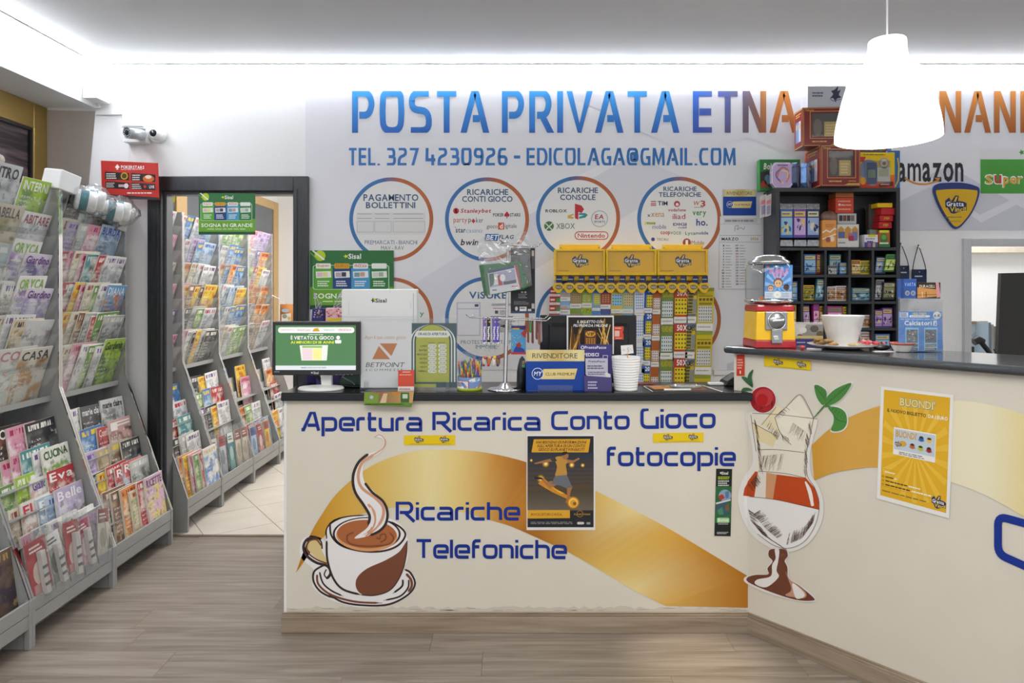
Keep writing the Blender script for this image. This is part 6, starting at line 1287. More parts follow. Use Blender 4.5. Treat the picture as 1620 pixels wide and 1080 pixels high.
for k, cc in enumerate(('#d8503c', '#e8b83c', '#5aa05c')): C.line([(751+k*1.5+i*1.3, 616-7*math.sin(i/8*1.5)) for i in range(8)], 1.5, cc, 1.5)
C.poly([(724+2*i, 603.5) for i in range(10)]+[(742, 614)]+[(742-2*i, 615) for i in range(1, 10)], '#f2ecee', 2); C.line([(724+2*i, 603) for i in range(10)]+[(742.5, 605), (742.5, 614)], .8, '#c8404c', 2.4)
C.small(725, 605, 737, 612, 3, '#4a4a5c', 3); C.build('wrapper_print', t)
MB().pbox(729, 556, 753, 580, 3.165, .0008).build('clear_header', film, t)
rr = random.Random(4); rb = ['#d03a30', '#e88a2c', '#e8d23c', '#4aa04c', '#3c6ac0', '#7a4a9c']
for i in range(22):
    a = i*2.4; rad = .044*math.sqrt((i+.6)/22); bx = cx+rad*math.cos(a); by = cy+rad*math.sin(a); tx = bx+.011*math.cos(a)+rr.uniform(-.004, .004); ty = by+.008*math.sin(a); h = rr.uniform(.125, .14)
    m = MB(); p0 = Vector((bx, by, ZL+.006)); p1 = Vector((tx, ty, ZL+h)); 
    for k in range(9): m.tube([p0.lerp(p1, k/9), p0.lerp(p1, (k+1)/9)], .0038, 6, cap=(k == 8), col=rb[(k+i) % 6])
    tag(m.build('candy_straw', ink('printed_ink_gloss', .25)), 'rainbow striped candy straw standing in the clear tub', 'candy straw', 'rainbow candy straws in the clear tub')

# chrome display stand with arms
SX, SY = P(803, 0, 3.13).x, 3.13
t = thing('display_stand', 'chrome counter display stand with a round base and hook arms', 'display stand', (SX-.01, SY, ZL))
MB().lathe((SX-.012, SY, ZL), [(0, .0), (.078, 0), (.08, .004), (.07, .008), (.03, .013), (.016, .03), (0, .03)], 36).build('base', chrome, t)
zc = P(0, 503, SY).z; zt = P(0, 386, SY).z
MB().tube([(SX-.012, SY, ZL+.01), (SX-.004, SY, zc)], .0095, 14).build('outer_pole', chrome, t); MB().tube([(SX-.004, SY, zc-.02), (SX+.002, SY, zt+.012)], .0062, 12).build('inner_pole', chrome, t)
m = MB(); m.lathe((SX-.02, SY-.0, zc-.036), [(0, -.012), (.007, -.012), (.007, 0), (.003, 0), (.003, .014)], 12, (-1, -.4, 0)); m.build('clamp_knob', black_plastic, t)
for z, xa, xb, nm in ((zc, 740, 868, 'lower_arm'), (zt, 792, 853, 'upper_arm')):
    a = P(xa, 0, SY).x; b = P(xb, 0, SY).x; dz = -.004
    MB().tube([(a-.006, SY-.03, z+.018), (a+.012, SY-.02, z+.004), (SX-.04, SY-.006, z), (SX+.04, SY-.006, z-.006), (b-.012, SY-.02, z-.012), (b+.008, SY-.03, z+.004)], .0034, 8).build(nm, chrome, t)
    MB().tube([(a+.02, SY+.03, z+.014), (a+.02, SY+.01, z+.003), (SX-.02, SY+.008, z+.002), (SX+.03, SY+.008, z), (b-.018, SY+.02, z-.004), (b, SY+.03, z+.01)], .0028, 8).build(nm, chrome, t)
    MB().obox((SX-.03, SY-.012, z-.007), (.055, 0, 0), (0, .024, 0), (0, 0, .012)).build('arm_block', chrome, t, bevel=.003)
# lanyards
for i, (x, col, cc) in enumerate(((766.5, '#7a5cb8', '#f0ecf4'), (773, '#1c1a22', '#f4f2ee'), (782, '#6a5ac0', '#e4e0f0'), (787.5, '#5a48a8', '#e4e0f0'))):
    Y = SY-.012-.004*(i % 2); zk = zc-.002
    t = thing('lanyard', ('violet lanyard keyring with white lettering, first on the stand arm', 'black lanyard keyring with white lettering, second on the stand arm', 'violet lanyard keyring, third on the stand arm', 'violet lanyard keyring nearest the pole of the stand')[i], 'lanyard', (P(x, 0, Y).x, Y, zk-.11), 'lanyards hanging on the chrome stand')
    a = P(x-2.8, 505, Y); b = P(x+2.8, 541, Y); MB().box(a.x, b.x, Y, Y+.002, b.z, a.z).tube([(a.x, Y, a.z), (a.x+.003, SY-.02, zc+.004), (b.x, Y+.003, a.z)], .0015, 6).build('strap', M(f'strap_{col}', col, .5), t)
    C = Canvas(front(Y-.0005)); C.line([(x-1.2, 537), (x+.8, 530), (x-.8, 524), (x+1.2, 516)], 1.6, cc, 1); C.small(x-1.6, 516, x+1.6, 538, 7, cc); C.ell(x+1.5, 509, 1.3, 1.3, '#d8c83c', 1, 8); C.build('strap_print', t)
    zz = P(0, 541, Y).z; m = MB(); m.lathe((P(x, 0, Y).x, Y, zz-.012), [(.008, -.001), (.0095, 0), (.008, .001)], 16, (0, 1, 0)); m.tube([(P(x, 0, Y).x, Y, zz-.02), (P(x+.5, 0, Y).x, Y, zz-.045)], .0012, 6); m.build('ring', chrome, t)
    ch = MB(); p = P(x-.5+(i % 2)*1, 571, Y); ch.ball(p, .013, 10, (.8, .5, 1.5), col=('#d8d0c4', '#b8744a', '#ece8e0', '#8a6a4a')[i]); ch.ball(p+Vector((.004, -.004, .016)), .008, 8, col=('#c0584a', '#e0b088', '#e8c83c', '#7a4a7c')[i]); ch.ball(p+Vector((-.002, 0, -.018)), .007, 8, col=('#a84838', '#c03838', '#d8d4cc', '#5c3a5c')[i]); ch.build('charm', ink(), t)
# toy pack, leather keyrings, black pack and the flag bag on the stand
t = thing('toy_pack', 'red and blue toy packet hanging under the stand arm', 'toy packet', P(820, 561, SY)); Y = SY+.012
MB().pbox(808.5, 515, 832, 560.5, Y, .004, col='#5a9ac8').build('card', ink(), t); C = Canvas(front(Y-.0004)); C.poly([(808.5, 515), (832, 515), (832, 522), (808.5, 518.5)], '#3a3468', 1); C.text('SPIDER', 811, 518.3, 824, 521.6, '#e8b83c', 2, 1) if False else C.small(811, 518, 824, 522, 1, '#e8b83c')
C.poly([(824, 527), (832, 519), (832, 535), (827, 531)], '#b03a34', 2)
for i in range(16): C.ell(rr.uniform(810, 830), rr.uniform(524, 555), .8, .6, '#b8d8ec', 1.2, 6)
C.poly([(813, 553), (818, 545), (823, 549), (829, 552), (831, 558), (812, 558)], '#2f4a9a', 2); C.poly([(816, 545), (822, 541), (825, 547), (820, 550)], '#a8342c', 2.3); C.rect(808.5, 557, 832, 560.5, '#c03a38', 2.5); C.build('print', t)
MB().tube([P(820, 515, Y), P(820, 505, Y-.01)], .001, 5).build('hanger', chrome, t)
for i, (x, col, ye) in enumerate(((835.5, '#7c4a34', 543), (839, '#4a8a4a', 527), (842.5, '#6c3a2c', 544), (849, '#7a3a2c', 538), (853, '#8a5a4a', 546), (856, '#a08a94', 542))):
    t = thing('leather_keyring', ('brown keyring first past the toy packet', 'green keyring between two brown ones on the stand arm', 'dark brown keyring third on the stand arm', 'red brown keyring, fourth past the toy packet', 'long tan keyring, fifth past the toy packet', 'pale lilac keyring at the end of the stand arm')[i], 'keyring', P(x, ye, SY-.01), 'keyrings hanging on the chrome stand'); Y = SY-.012+.004*(i % 3)
    MB().prism([P(x-1.6, 506, Y), P(x+1.4, 506, Y), P(x+2, ye-2, Y), P(x+.3, ye, Y), P(x-1.8, ye-3, Y)], (0, .008, 0)).build('strap', M(f'leather_{i}', col, .5, noise=.15), t, bevel=.002); MB().lathe(P(x, 504.5, Y+.004), [(.008, -.001), (.0095, 0), (.008, .001)], 14, (1, 0, .1)).build('ring', chrome, t)
t = thing('black_pack', 'tall black packet with a white label hanging behind the flag bag', 'packet', P(827, 495, SY)); Y = SY+.03
MB().pbox(808, 392, 846.5, 495.5, Y, .012).build('box', M('black_card', '#16171a', .35), t, bevel=.002); C = Canvas(front(Y-.0005)); C.rect(807.8, 492.5, 846.5, 495.5, '#3a4a6a', 1); C.rect(822, 485, 833, 492, '#d8d8d6', 1); C.small(823, 486, 832, 489, 1, '#3a3a3a'); C.rect(835, 488.5, 840.5, 492, '#c0c0c0', 1); C.rect(841, 480, 845.5, 488, '#b0b0b0', 1); C.ell(817, 488, 2.4, 3.4, '#c8c8c8', 1, 8); C.small(820, 464, 834, 472, 3, '#9a9aa0'); C.small(813, 476, 838, 482, 3, '#7a7a80'); C.ell(826, 462, 2, 1.4, '#c0c0c0', 1, 8); C.ell(831, 462, 2, 1.4, '#c0c0c0', 1, 8)
C.rect(841, 396, 845, 405, '#c8b8a8', 1); C.rect(841, 405, 845.5, 425, '#5a5a60', 1); C.build('print', t)
t = thing('flag_bag', 'clear crinkled bag with a green and tricolour flag packet on the stand', 'bag', P(800, 468, SY)); Y = SY-.035
g = MB(); g.prism([P(757.5, 419, Y), P(824, 413, Y), P(838, 452, Y), P(829, 458, Y), P(766, 468, Y)], (0, .014, 0)); g.build('folded_flag', M('green_fabric', '#2c6a3c', .8, noise=.12, nscale=120, bump=.2), t, bevel=.004)
MB().prism([P(822, 408, Y+.016), P(838, 400, Y+.016), P(842, 452, Y+.016), P(828, 458, Y+.016)], (0, .012, 0)).build('grey_cloth', M('dark_grey_fabric', '#5c5f62', .8, noise=.15), t, bevel=.004)
C = Canvas(front(Y-.001)); S = lambda q: [(740+x/6.754, 360+y/6.754) for x, y in q]
C.poly(S([(212, 465), (500, 405), (565, 655), (240, 715)]), '#d8d8e0', 1); C.poly(S([(212, 465), (495, 405), (500, 430), (218, 490)]), '#2f3a70', 1.4); C.poly(S([(222, 495), (500, 440), (520, 590), (238, 640)]), '#a8a8c4', 1.5); C.poly(S([(225, 495), (275, 486), (285, 560), (270, 610), (240, 636)]), '#3c6a4a', 1.8); C.poly(S([(275, 500), (320, 490), (325, 600), (280, 620)]), '#dcdce0', 1.8)
C.poly(S([(318, 515), (345, 505), (360, 570), (375, 610), (330, 620)]), '#b8303c', 2); C.poly(S([(380, 580), (515, 555), (520, 590), (385, 612)]), '#4a4a58', 2); C.ell(*S([(373, 535)])[0], 4.4, 5.6, '#f0f0f4', 2.4); C.small(*S([(262, 655)])[0], *S([(318, 680)])[0], 1, '#4a4a50'); C.small(*S([(470, 615)])[0], *S([(535, 640)])[0], 1, '#b83a48'); C.poly(S([(500, 405), (530, 400), (572, 640), (560, 655)]), '#b8384a', 1.3); C.build('print_card', t)
vs = []; fs = []; nx, ny = 16, 16; rr = random.Random(9)
def bagpt(u, v):
    tl = (754-6*(1-v)*0, 384); L_ = (754+12*v, 384+84*v); R_ = (838-4*abs(v-.2)+10*v*.5, 372+80*v); top = 8*math.sin(u*9)*(1-v)
    return L_[0]*(1-u)+R_[0]*u, L_[1]*(1-u)+R_[1]*u-top
for sgn in (0, 1):
    o = len(vs)
    for j in range(ny+1):
        for i in range(nx+1):
            u, v = i/nx, j/ny; ed = min(u, 1-u)*2; a = bagpt(u, v); dpt = (.010+.012*rr.uniform(-1, 1)*max(.12, 1-2.2*v))*(ed > 0)
            vs.append(P(a[0]+rr.uniform(-.8, .8), a[1], Y-.004-dpt if sgn == 0 else Y+.03+.004*rr.uniform(-1, 1)))
    for j in range(ny):
        for i in range(nx): a = o+j*(nx+1)+i; fs.append((a, a+1, a+nx+2, a+nx+1))
MB().add(vs, fs, sm=False).build('clear_bag', clear('crinkled_clear_bag', '#f8f9fa', .1, 1.5, white=.05, bump=.4, bscale=11, gain=1.7), t)

# black scanner-like holder with a green piece
bx = P(826, 0, 3.16).x
t = thing('hand_cream_holder', 'black curved holder with a green cap standing beside the blue reseller sign', 'holder', (bx, 3.16, ZL))
MB().lathe((bx, 3.17, ZL), [(0, 0), (.026, 0), (.024, .08), (.021, .1), (.012, .135), (.0, .15)], 18).build('body', black_plastic, t); MB().obox((bx-.002, 3.135, ZL+.098), (.017, 0, 0), (0, .012, 0), (0, 0, .014)).build('green_cap', M('green_cap', '#3c8a5a', .4), t, bevel=.003); MB().obox((bx+.0, 3.137, ZL+.112), (.014, 0, 0), (0, .01, 0), (0, 0, .018)).build('tan_top', M('tan_cap', '#9a7a6a', .4), t, bevel=.004)
# blue reseller sign with foot
t = reseller(front(3.095, .0008), 832, 553, 924.5, 617.5, 'large blue and gold reseller sign standing on the low counter', 'reseller_sign', 4)
MB().obox((P(851, 0, 3.08).x, 3.072, ZL+.0005), (.155, 0, 0), (0, .05, 0), (0, 0, .002)).obox((P(851, 0, 3.08).x, 3.088, ZL+.002), (.155, 0, 0), (0, .0025, 0), (0, 0, .024)).build('acrylic_foot', acrylic, t)
# black computer monitor seen from behind
t = thing('black_monitor', 'black computer monitor seen from behind, with a poster taped on', 'monitor', (.36, 3.3, ZL)); Y = 3.27
MB().pbox(854.5, 498, 1007, 606, Y+.012, .04).prism([P(868, 512, Y+.012), P(994, 512, Y+.012), P(994, 600, Y+.012), P(868, 600, Y+.012)], (0, -.01, 0)).build('casing', M('black_monitor_shell', '#161719', .4), t, bevel=.006)
for i in range(14): 
    for xx in (873, 966): MB().pbox(xx+i*1.9, 511.5, xx+i*1.9+1.1, 517, Y+.0005, .002).build('vent_slot', M('vent_black', '#050505', .8), t)
MB().box(.30, .42, Y+.02, Y+.05, ZL+.001, ZL+.08).build('neck', black_plastic, t); MB().box(.25, .47, Y-.03, Y+.08, ZL+.0005, ZL+.012).build('foot', black_plastic, t, bevel=.004)
t, C = sheet('vip_poster', 'black and gold light-beam poster taped on the back of the black monitor', 'poster', front(3.258, .0006), R4(896.5, 499, 971, 560), '#e8e6e4', 2, base=0)
C.rect(899, 501.5, 969, 560, '#241e18', 1); rr = random.Random(3)
for i in range(26):
    sd = 1 if i % 2 else -1; x = 934+sd*rr.uniform(14, 34); w = rr.uniform(.8, 2.6); xe = 934+sd*rr.uniform(6, 34); xe = min(968, max(900, xe)); x = min(967, max(901, x)); C.line([(x, 560), (xe, rr.uniform(503, 530))], [w, w*.4], rr.choice(['#c88a2c', '#e0b04c', '#8a5c1c', '#f0cc7a']), 1.5+i*.01)
C.text('IL BIGLIETTO CON', 913, 506.5, 954, 511, '#f4f2ee', 3, 1, .15); C.text('PIU PREMI DA 1 MILIONE', 907, 512.5, 961, 517, '#f4f2ee', 3, 1, .15)
C.rect(925, 522.5, 943, 545, '#7a3a1c', 3); C.ell(934, 528, 8, 4.5, '#d8a83c', 3.4, 16); C.text('VIP', 928.5, 525.5, 940, 531, '#3a2410', 3.8, 1)
for i in range(4):
    for j in range(3): C.rect(927+i*4, 535+j*3.2, 929.6+i*4, 537+j*3.2, '#c89a4a', 3.6)
C.build('print', t)
t, C = sheet('red_label', 'small red notched label on the back of the black monitor', 'label', front(3.258, .0006), [(971, 516), (986.5, 516), (986.5, 523), (985, 525.5), (986.5, 528), (986.5, 537), (971, 537)], '#cf4a34', 1, base=0); C.small(973, 517.5, 984, 520.5, 1, '#f0c8bc'); C.rect(972.5, 523, 980, 532, '#e4c0b4', 1); C.small(974, 533.5, 984, 536, 1, '#f0c8bc'); C.build('print', t)
# parcel leaflet holder
t, C = sheet('leaflet_holder', 'purple leaflet holder standing before the black monitor', 'leaflet holder', front(3.105, .0008), [(914.5, 544.5), (968, 544.5), (968, 619), (923, 619), (923, 600)], '#3f3a78', 3, base=0)
C.text('ProntoPacco', 925, 547, 959, 551.5, '#f0eef6', 1, 1); C.ring(923 if False else 921.5, 549.3, 1.8, 2.8, '#f0eef6', 1, 16); C.text('PEDISCI', 923, 558, 947, 563.5, '#f0eef6', 1, 1); C.line([(954, 566), (954, 562), (961, 562), (961, 566)], .8, '#d8d4ec', 1); C.build('print', t)
MB().prism([P(923.5, 594, 3.085), P(967.5, 597, 3.085), P(967.5, 619.5, 3.085), P(925, 619.5, 3.085)], (0, .002, 0)).build('pocket', M('purple_card_two', '#4a447c', .5), t); C = Canvas(front(3.0845)); C.small(930, 602, 947, 616, 3, '#c8c4dc'); 
C.build('pocket_print', t)
t, C = sheet('leaflet_stack', 'grey printed leaflets standing in the purple holder', 'leaflet', front(3.092, .0006), [(926, 566.5), (961.5, 566.5), (961.5, 594), (958, 598), (932, 598), (926.5, 592)], '#c0bdd0', 6, base=0); C.text('ProntoPacco', 931, 569.5, 957, 573, '#4a4a58', 1, 1); C.small(929, 577, 959, 584, 2, '#5a586a'); C.small(930, 587, 958, 593, 2, '#6a687a'); C.build('print', t)
MB().prism([P(958, 588, 3.088), P(966, 592, 3.088), P(966, 602, 3.088), P(958, 602, 3.088)], (0, .001, 0)).build('card_corner', M('pale_card', '#dcdad8', .6), t)
# stack of white cups with a price tag
cx = P(990, 0, 3.11).x
t = thing('cup_stack', 'stack of ribbed white plastic cups beside the purple leaflet holder', 'cup stack', (cx, 3.11, ZL)); pr = []
for i in range(13):
    z = .004+i*.0115; r0 = .0505+.0155*z/.15; pr += [(r0, z), (r0+.0012, z+.0085), (r0-.0012, z+.0088)]
MB().lathe((cx, 3.11, ZL), [(0, 0), (.049, 0)]+pr+[(.0665, .152), (.064, .152), (.055, .1), (0, .098)], 40).build('cups', M('white_foam_plastic', '#eeeeed', .45), t)
t = thing('price_tag', 'handwritten white price tag on an orange stick in the cups', 'price tag', P(994, 566, 3.11)); MB().tube([P(993.5, 574, 3.09), P(992.5, 559, 3.09)], .0022, 8).build('stick', M('orange_stick', '#d88a2c', .5), t)
MB().prism([P(982, 546.5, 3.09), P(1001, 545, 3.09), P(1002.5, 558.5, 3.09), P(983, 561, 3.09)], (0, .001, 0)).build('card', M('tag_card', '#e6e4e2', .7), t); C = Canvas(front(3.0894)); C.line([(985.5, 554.5), (987.5, 552.5), (989, 555)], .5, '#8a8a90', 1); C.line([(996, 550), (992.5, 550.5), (992.5, 553), (995, 553.5), (994, 556.5), (991.5, 556.5)], .5, '#8a8a90', 1); C.line([(997, 551), (999, 555)], .4, '#9a9aa0', 1); C.build('writing', t)
# flat mat, clear dish, pencil, card reader
ctop = plane_map((0, 0, ZL), (0, 0, 1), .0005)
t, C = sheet('counter_mat', 'flat black advertising mat with a white line lying on the counter', 'mat', ctop, [(1016, 610.5), (1112, 609.5), (1146, 620.3), (1032, 620.5)], '#201c18', 2, base=.5); C.line([(1018, 611), (1033, 619.8)], .9, '#e8e6e2', 1); C.line([(1112, 610), (1143, 620)], .9, '#e8e6e2', 1); C.line([(1018, 611), (1111, 610)], .5, '#e8e6e2', 1); C.poly([(1025, 611), (1060, 610.6), (1064, 615), (1035, 616)], '#b8762c', 1); C.poly([(1080, 612), (1110, 611), (1120, 617), (1090, 618)], '#7a4a20', 1); C.build('print', t)
t = thing('clear_dish', 'shallow clear plastic dish on the black counter mat', 'dish', (.80, 3.19, ZL)); m = MB(); m.lathe((.80, 3.17, ZL+.003), [(0, .001), (.07, .001), (.078, .012), (.08, .012), (.072, 0), (0, 0)], 32)
for v in m.v: v.y = 3.17+(v.y-3.17)*.6
m.build('dish', clear('hazy_clear_plastic', '#eef2f2', .1, 1.5, white=.12, gain=1.4), t)
tag(MB().tube([(.68, 3.08, ZL+.006), (.80, 3.085, ZL+.006)], .005, 8).build('white_pen', M('white_pen', '#dcdcd8', .4)), 'white pen lying at the front of the black counter mat', 'pen')
tag(MB().tube([(.60, 3.30, ZL+.004), (.68, 3.305, ZL+.004)], .0035, 6).build('red_pencil', M('red_pencil', '#b85048', .5)), 'red pencil lying beside the white cups near the tickets', 'pencil')
t = thing('card_reader', 'black card reader in the corner beside the tall counter', 'card reader', (1.05, 3.3, ZL)); MB().prism([(1.00, 3.24, ZL+.001), (1.10, 3.24, ZL+.001), (1.10, 3.24, ZL+.05), (1.065, 3.24, ZL+.055), (1.01, 3.24, ZL+.02)], (0, .1, 0)).build('body', black_plastic, t, bevel=.004); MB().obox((1.012, 3.235, ZL+.022), (.05, 0, .034), (0, .07, 0), (-.002, 0, .002)).build('screen', M('grey_screen', '#6a7078', .2), t)
tag(MB().obox((.935, 3.26, ZL+.001), (.07, 0, .0), (0, .04, 0), (0, 0, .012)).build('white_remote', white_plastic, bevel=.004), 'small white plastic device beside the black card reader', 'remote')
# ------------------------------------------------------------------ cubby shelf behind the tall counter
dk_m = M('anthracite_laminate', '#2b2d31', .4, noise=.08)
YC = 4.0; kc = YC/F
t = thing('cubby_shelf', 'anthracite cubby shelf full of trading cards on the back wall', 'shelf', (1.9, 4.1, .9)); Xc = lambda px: P(px, 0, YC).x; Zc = lambda py: P(0, py, YC).z
YBK = 4.203
MB().box(Xc(1228), Xc(1233.5), YC, YBK, .9, Zc(297)).build('side_panel', dk_m, t); MB().box(Xc(1418), Xc(1424), YC, YBK, .9, Zc(297)).build('side_panel', dk_m, t)
MB().box(Xc(1233.5), Xc(1418), YBK-.008, YBK, .9, Zc(297)).build('back_panel', dk_m, t)
MB().box(Xc(1233.5), Xc(1418), YC, YBK-.008, Zc(303), Zc(297)).build('top_panel', dk_m, t)
SHY = [(391.5, 396), (434.5, 438.5), (476.5, 480.5), (518.5, 522.5), (560.5, 564.5)]
for a, b in SHY: MB().box(Xc(1233.5), Xc(1418), YC+.002, YBK-.008, Zc(b), Zc(a)).build('shelf_board', dk_m, t)
DVX = [1267.5, 1304.5, 1342.5, 1379.5]
for x in DVX: MB().box(Xc(x), Xc(x+3.6), YC+.001, YBK-.008, .9, Zc(396)).build('divider', dk_m, t)
wire = M('black_wire', '#18191b', .35, .4)
for i in range(4):
    yb = SHY[i+1][0]
    for dy in (6, 13): MB().tube([(Xc(1233.5), YC+.004, Zc(yb-dy)), (Xc(1418), YC+.004, Zc(yb-dy))], .0016, 6).build('wire_rail', wire, t)
ART = {'blue': ('#3a6ab0', '#9cc4e0', '#e8d060'), 'gold': ('#c89a3c', '#f0dca0', '#8a3a2c'), 'green': ('#4c8a44', '#c8d86a', '#2c4a2c'), 'purple': ('#6a4a9c', '#c8a8d8', '#e8c84a'), 'red': ('#b83430', '#e8c060', '#f0e8e0'), 'pink': ('#c83c8c', '#f0b8d8', '#6a4a9c'), 'white': ('#e4e2dc', '#c08a4a', '#8a3a3a'), 'grey': ('#8c8e90', '#d4d6d8', '#4a4a4c'), 'yellow': ('#dcbc2c', '#8a8a2c', '#3a3a2c'), 'teal': ('#3a6a84', '#8ab8c8', '#d0c890'), 'orange': ('#dc8c34', '#f0cc98', '#b84a2c'), 'black': ('#2c2e30', '#8c8a5c', '#c8c89a'), 'magenta': ('#b82c8c', '#e8a0d0', '#5a9a4a'), 'navy': ('#2a3a6c', '#9cb0d8', '#e0d8a0')}
def card_pack(x0, y0, x1, y1, Y, d, hue, label, lean=0., name='card_pack', cat='card pack', group='card packs in the cubby shelf', clear_top=0., title=None, gloss=True, seed=0):
    """a pouch or box with printed art; lean in px moves the top sideways"""
    H = ART[hue]; t = thing(name, label, cat, P((x0+x1)/2, y1, Y), group); yt = y0+(y1-y0)*clear_top
    f = lambda y: lean*(y1-y)/(y1-y0)
    fr = [P(x0, y1, Y), P(x1, y1, Y), P(x1+f(yt), yt, Y), P(x0+f(yt), yt, Y)]
    MB().prism(fr, (0, d, 0), col=H[0]).build('body', ink('printed_ink_gloss', .25), t, bevel=.0015 if d > .01 else 0)
    C = Canvas(front(Y-.0003, .0004)); w = x1-x0; h = y1-yt; X = lambda u, v: (x0+u*w+f(yt+v*h), yt+v*h); rr = random.Random(int(x0*13+y0)+seed)
    q = lambda a, b, c, d_: [X(a, b), X(c, b), X(c, d_), X(a, d_)]
    C.poly(q(.06, .3, .94, .9), H[1], 1)
    for i in range(9):
        u, v = rr.uniform(.15, .85), rr.uniform(.38, .82); r_ = rr.uniform(.08, .2); a = rr.uniform(0, 3)
        C.poly([X(max(.04, min(.96, u+r_*math.cos(a+k*1.26)*(1 if k % 2 else .5))), max(.3, min(.92, v+r_*.8*math.sin(a+k*1.26)*(1 if k % 2 else .5)))) for k in range(5)], rr.choice([H[0], H[2], mixc(H[0], '#20242c', .5), mixc(H[1], '#ffffff', .5)]), 1.3+.1*i)
    C.poly(q(.08, .08, .92, .26), mixc(H[2], H[0], .15), 2.4)
    if title: a = X(.12, .1); b = X(.88, .24); C.text(title, a[0], a[1], b[0], b[1], H[0] if H[2] > H[0] else '#f4e8c0', 3, 1)
    else: a = X(.14, .12); b = X(.86, .22); C.small(a[0], a[1], b[0], b[1], 1, H[0], 3)
    C.build('art', t, rough=.25)
    if clear_top:
        MB().prism([P(x0+f(yt), yt, Y+.001), P(x1+f(yt), yt, Y+.001), P(x1+f(y0), y0, Y+.001), P(x0+f(y0), y0, Y+.001)], (0, .0015, 0)).build('clear_header', film, t)
    return t
g2 = 'card packs in the grid of the cubby shelf'
Y0 = YC+.03
for a in (
 (1272, 402, 1291, 433.5, Y0, .03, 'blue', 'white and blue card pack with a round emblem, upper grid row', 0, 'PK'), (1291, 401, 1302, 433.5, Y0+.03, .02, 'red', 'red and blue card pack behind the white and blue one', 1),
 (1311, 402, 1330, 434, Y0+.02, .03, 'teal', 'teal card pack with gold title in the second upper cubby', 1), (1328, 415, 1341, 434, Y0, .03, 'blue', 'small blue and orange pack at the right of the second upper cubby', 0), (1310, 420, 1324, 434, Y0, .015, 'grey', 'grey card pack lying before the teal pack', 0),
 (1347, 411, 1361, 434, Y0, .04, 'gold', 'gold green card pack in the third upper cubby', 0), (1361, 412, 1378, 434, Y0, .04, 'yellow', 'yellow green card pack in the third upper cubby', 0),
 (1383.5, 406, 1401, 433, Y0, .02, 'navy', 'navy and red card pack leaning in the last upper cubby', 3), (1398, 402, 1414, 430, Y0-.02, .015, 'green', 'dark green card pack leaning out of the last upper cubby', 5),
 (1271, 451, 1288, 475, Y0, .04, 'yellow', 'yellow topped white pack in the first cubby of the middle row', 0), (1289, 441, 1302, 475, Y0-.015, .02, 'teal', 'grey green pouch leaning out of the first cubby of the middle row', 4),
 (1309, 453, 1322, 476, Y0, .04, 'white', 'white and gold pouch in the second cubby of the middle row', 0), (1322, 452, 1340, 476, Y0, .04, 'white', 'white and red pouch in the second cubby of the middle row', 0),
 (1347, 455, 1378, 476, Y0, .06, 'teal', 'wide dark blue box with pictures in the middle row', 0),
 (1383.5, 442, 1396, 474, Y0, .02, 'grey', 'silver crinkled pouch in the last cubby of the middle row', 3), (1396, 446, 1415, 474, Y0-.02, .03, 'black', 'dark camouflage pouch with a yellow band in the last cubby', 2),
 (1271.5, 483, 1282, 517, Y0, .03, 'purple', 'purple pack standing in the first cubby of the lower row', -2), (1287, 481, 1296, 517, Y0, .03, 'pink', 'pink pack standing in the first cubby of the lower row', 0), (1297, 484, 1303, 517, Y0, .03, 'gold', 'thin gold pack in the first cubby of the lower row', 0),
 (1308.5, 484, 1333, 518, Y0, .05, 'magenta', 'magenta box with coloured figures behind the white bowl', 0), (1334, 485, 1342, 518, Y0, .03, 'yellow', 'yellow pouch beside the magenta box', 0),
 (1347, 497, 1362, 518, Y0, .03, 'black', 'black and beige pouch behind the white bowl', 0), (1362, 498, 1378, 518, Y0, .03, 'white', 'white and red pouch behind the rim of the bowl', 0),
 (1384, 490, 1396, 518, Y0, .03, 'purple', 'purple and gold pouch at the left of the last lower cubby', 0), (1396, 487, 1412, 518, Y0, .03, 'purple', 'purple and gold pouch at the right of the last lower cubby', 0),
 (1361, 524, 1377, 560, Y0, .03, 'white', 'beige packet in the lowest row behind the bowl', 0), (1384, 528, 1408, 560, Y0, .03, 'blue', 'dark blue pouch in the lowest row beside the shelf end', 0), (1236, 482, 1260, 518, Y0, .03, 'gold', 'gold packet standing behind the gum machine', 0), (1238, 445, 1262, 476, Y0, .03, 'blue', 'blue packet standing behind the globe of the gum machine', 0)):
    card_pack(*a[:8], lean=a[8], group=g2)
g3 = 'things in the top compartment of the cubby shelf'
for x, hue, lb in ((1234.5, 'blue', 'blue blister card pack, nearest the shelf side panel'), (1255.5, 'purple', 'purple blister card pack hanging between two others'), (1276.5, 'navy', 'navy and gold blister card pack beside the orange box')):
    card_pack(x, 322, x+20, 376, YC+.02, .012, hue, lb, group=g3, clear_top=.16, title='BOOSTER' if False else None); 
for i, x in enumerate((1234, 1256, 1277)):
    tag(MB().prism([P(x, 390, YC+.03), P(x+21, 390, YC+.03), P(x+20, 379, YC+.03), P(x+1, 379, YC+.03)], (0, .04, 0)).build('foil_pack', M('foil_silver', '#9a9da0', .25, .7, noise=.3, nscale=60, bump=.4), bevel=.003), f'silver foil pack lying under the {("blue", "purple", "navy")[i]} blister card pack', 'foil pack', 'silver foil packs on the shelf')
def carton(x0, y0, x1, y1, Y, d, col, label, name='carton', deco=None, group=g3, cat='box'):
    t = thing(name, label, cat, P((x0+x1)/2, y1, Y), group); MB().pbox(x0, y0, x1, y1, Y, d, col=col).build('box', ink(), t, bevel=.0015)
    if deco: C = Canvas(front(Y-.0004, .0004)); deco(C, x0, y0, x1, y1); C.build('print', t)
    return t
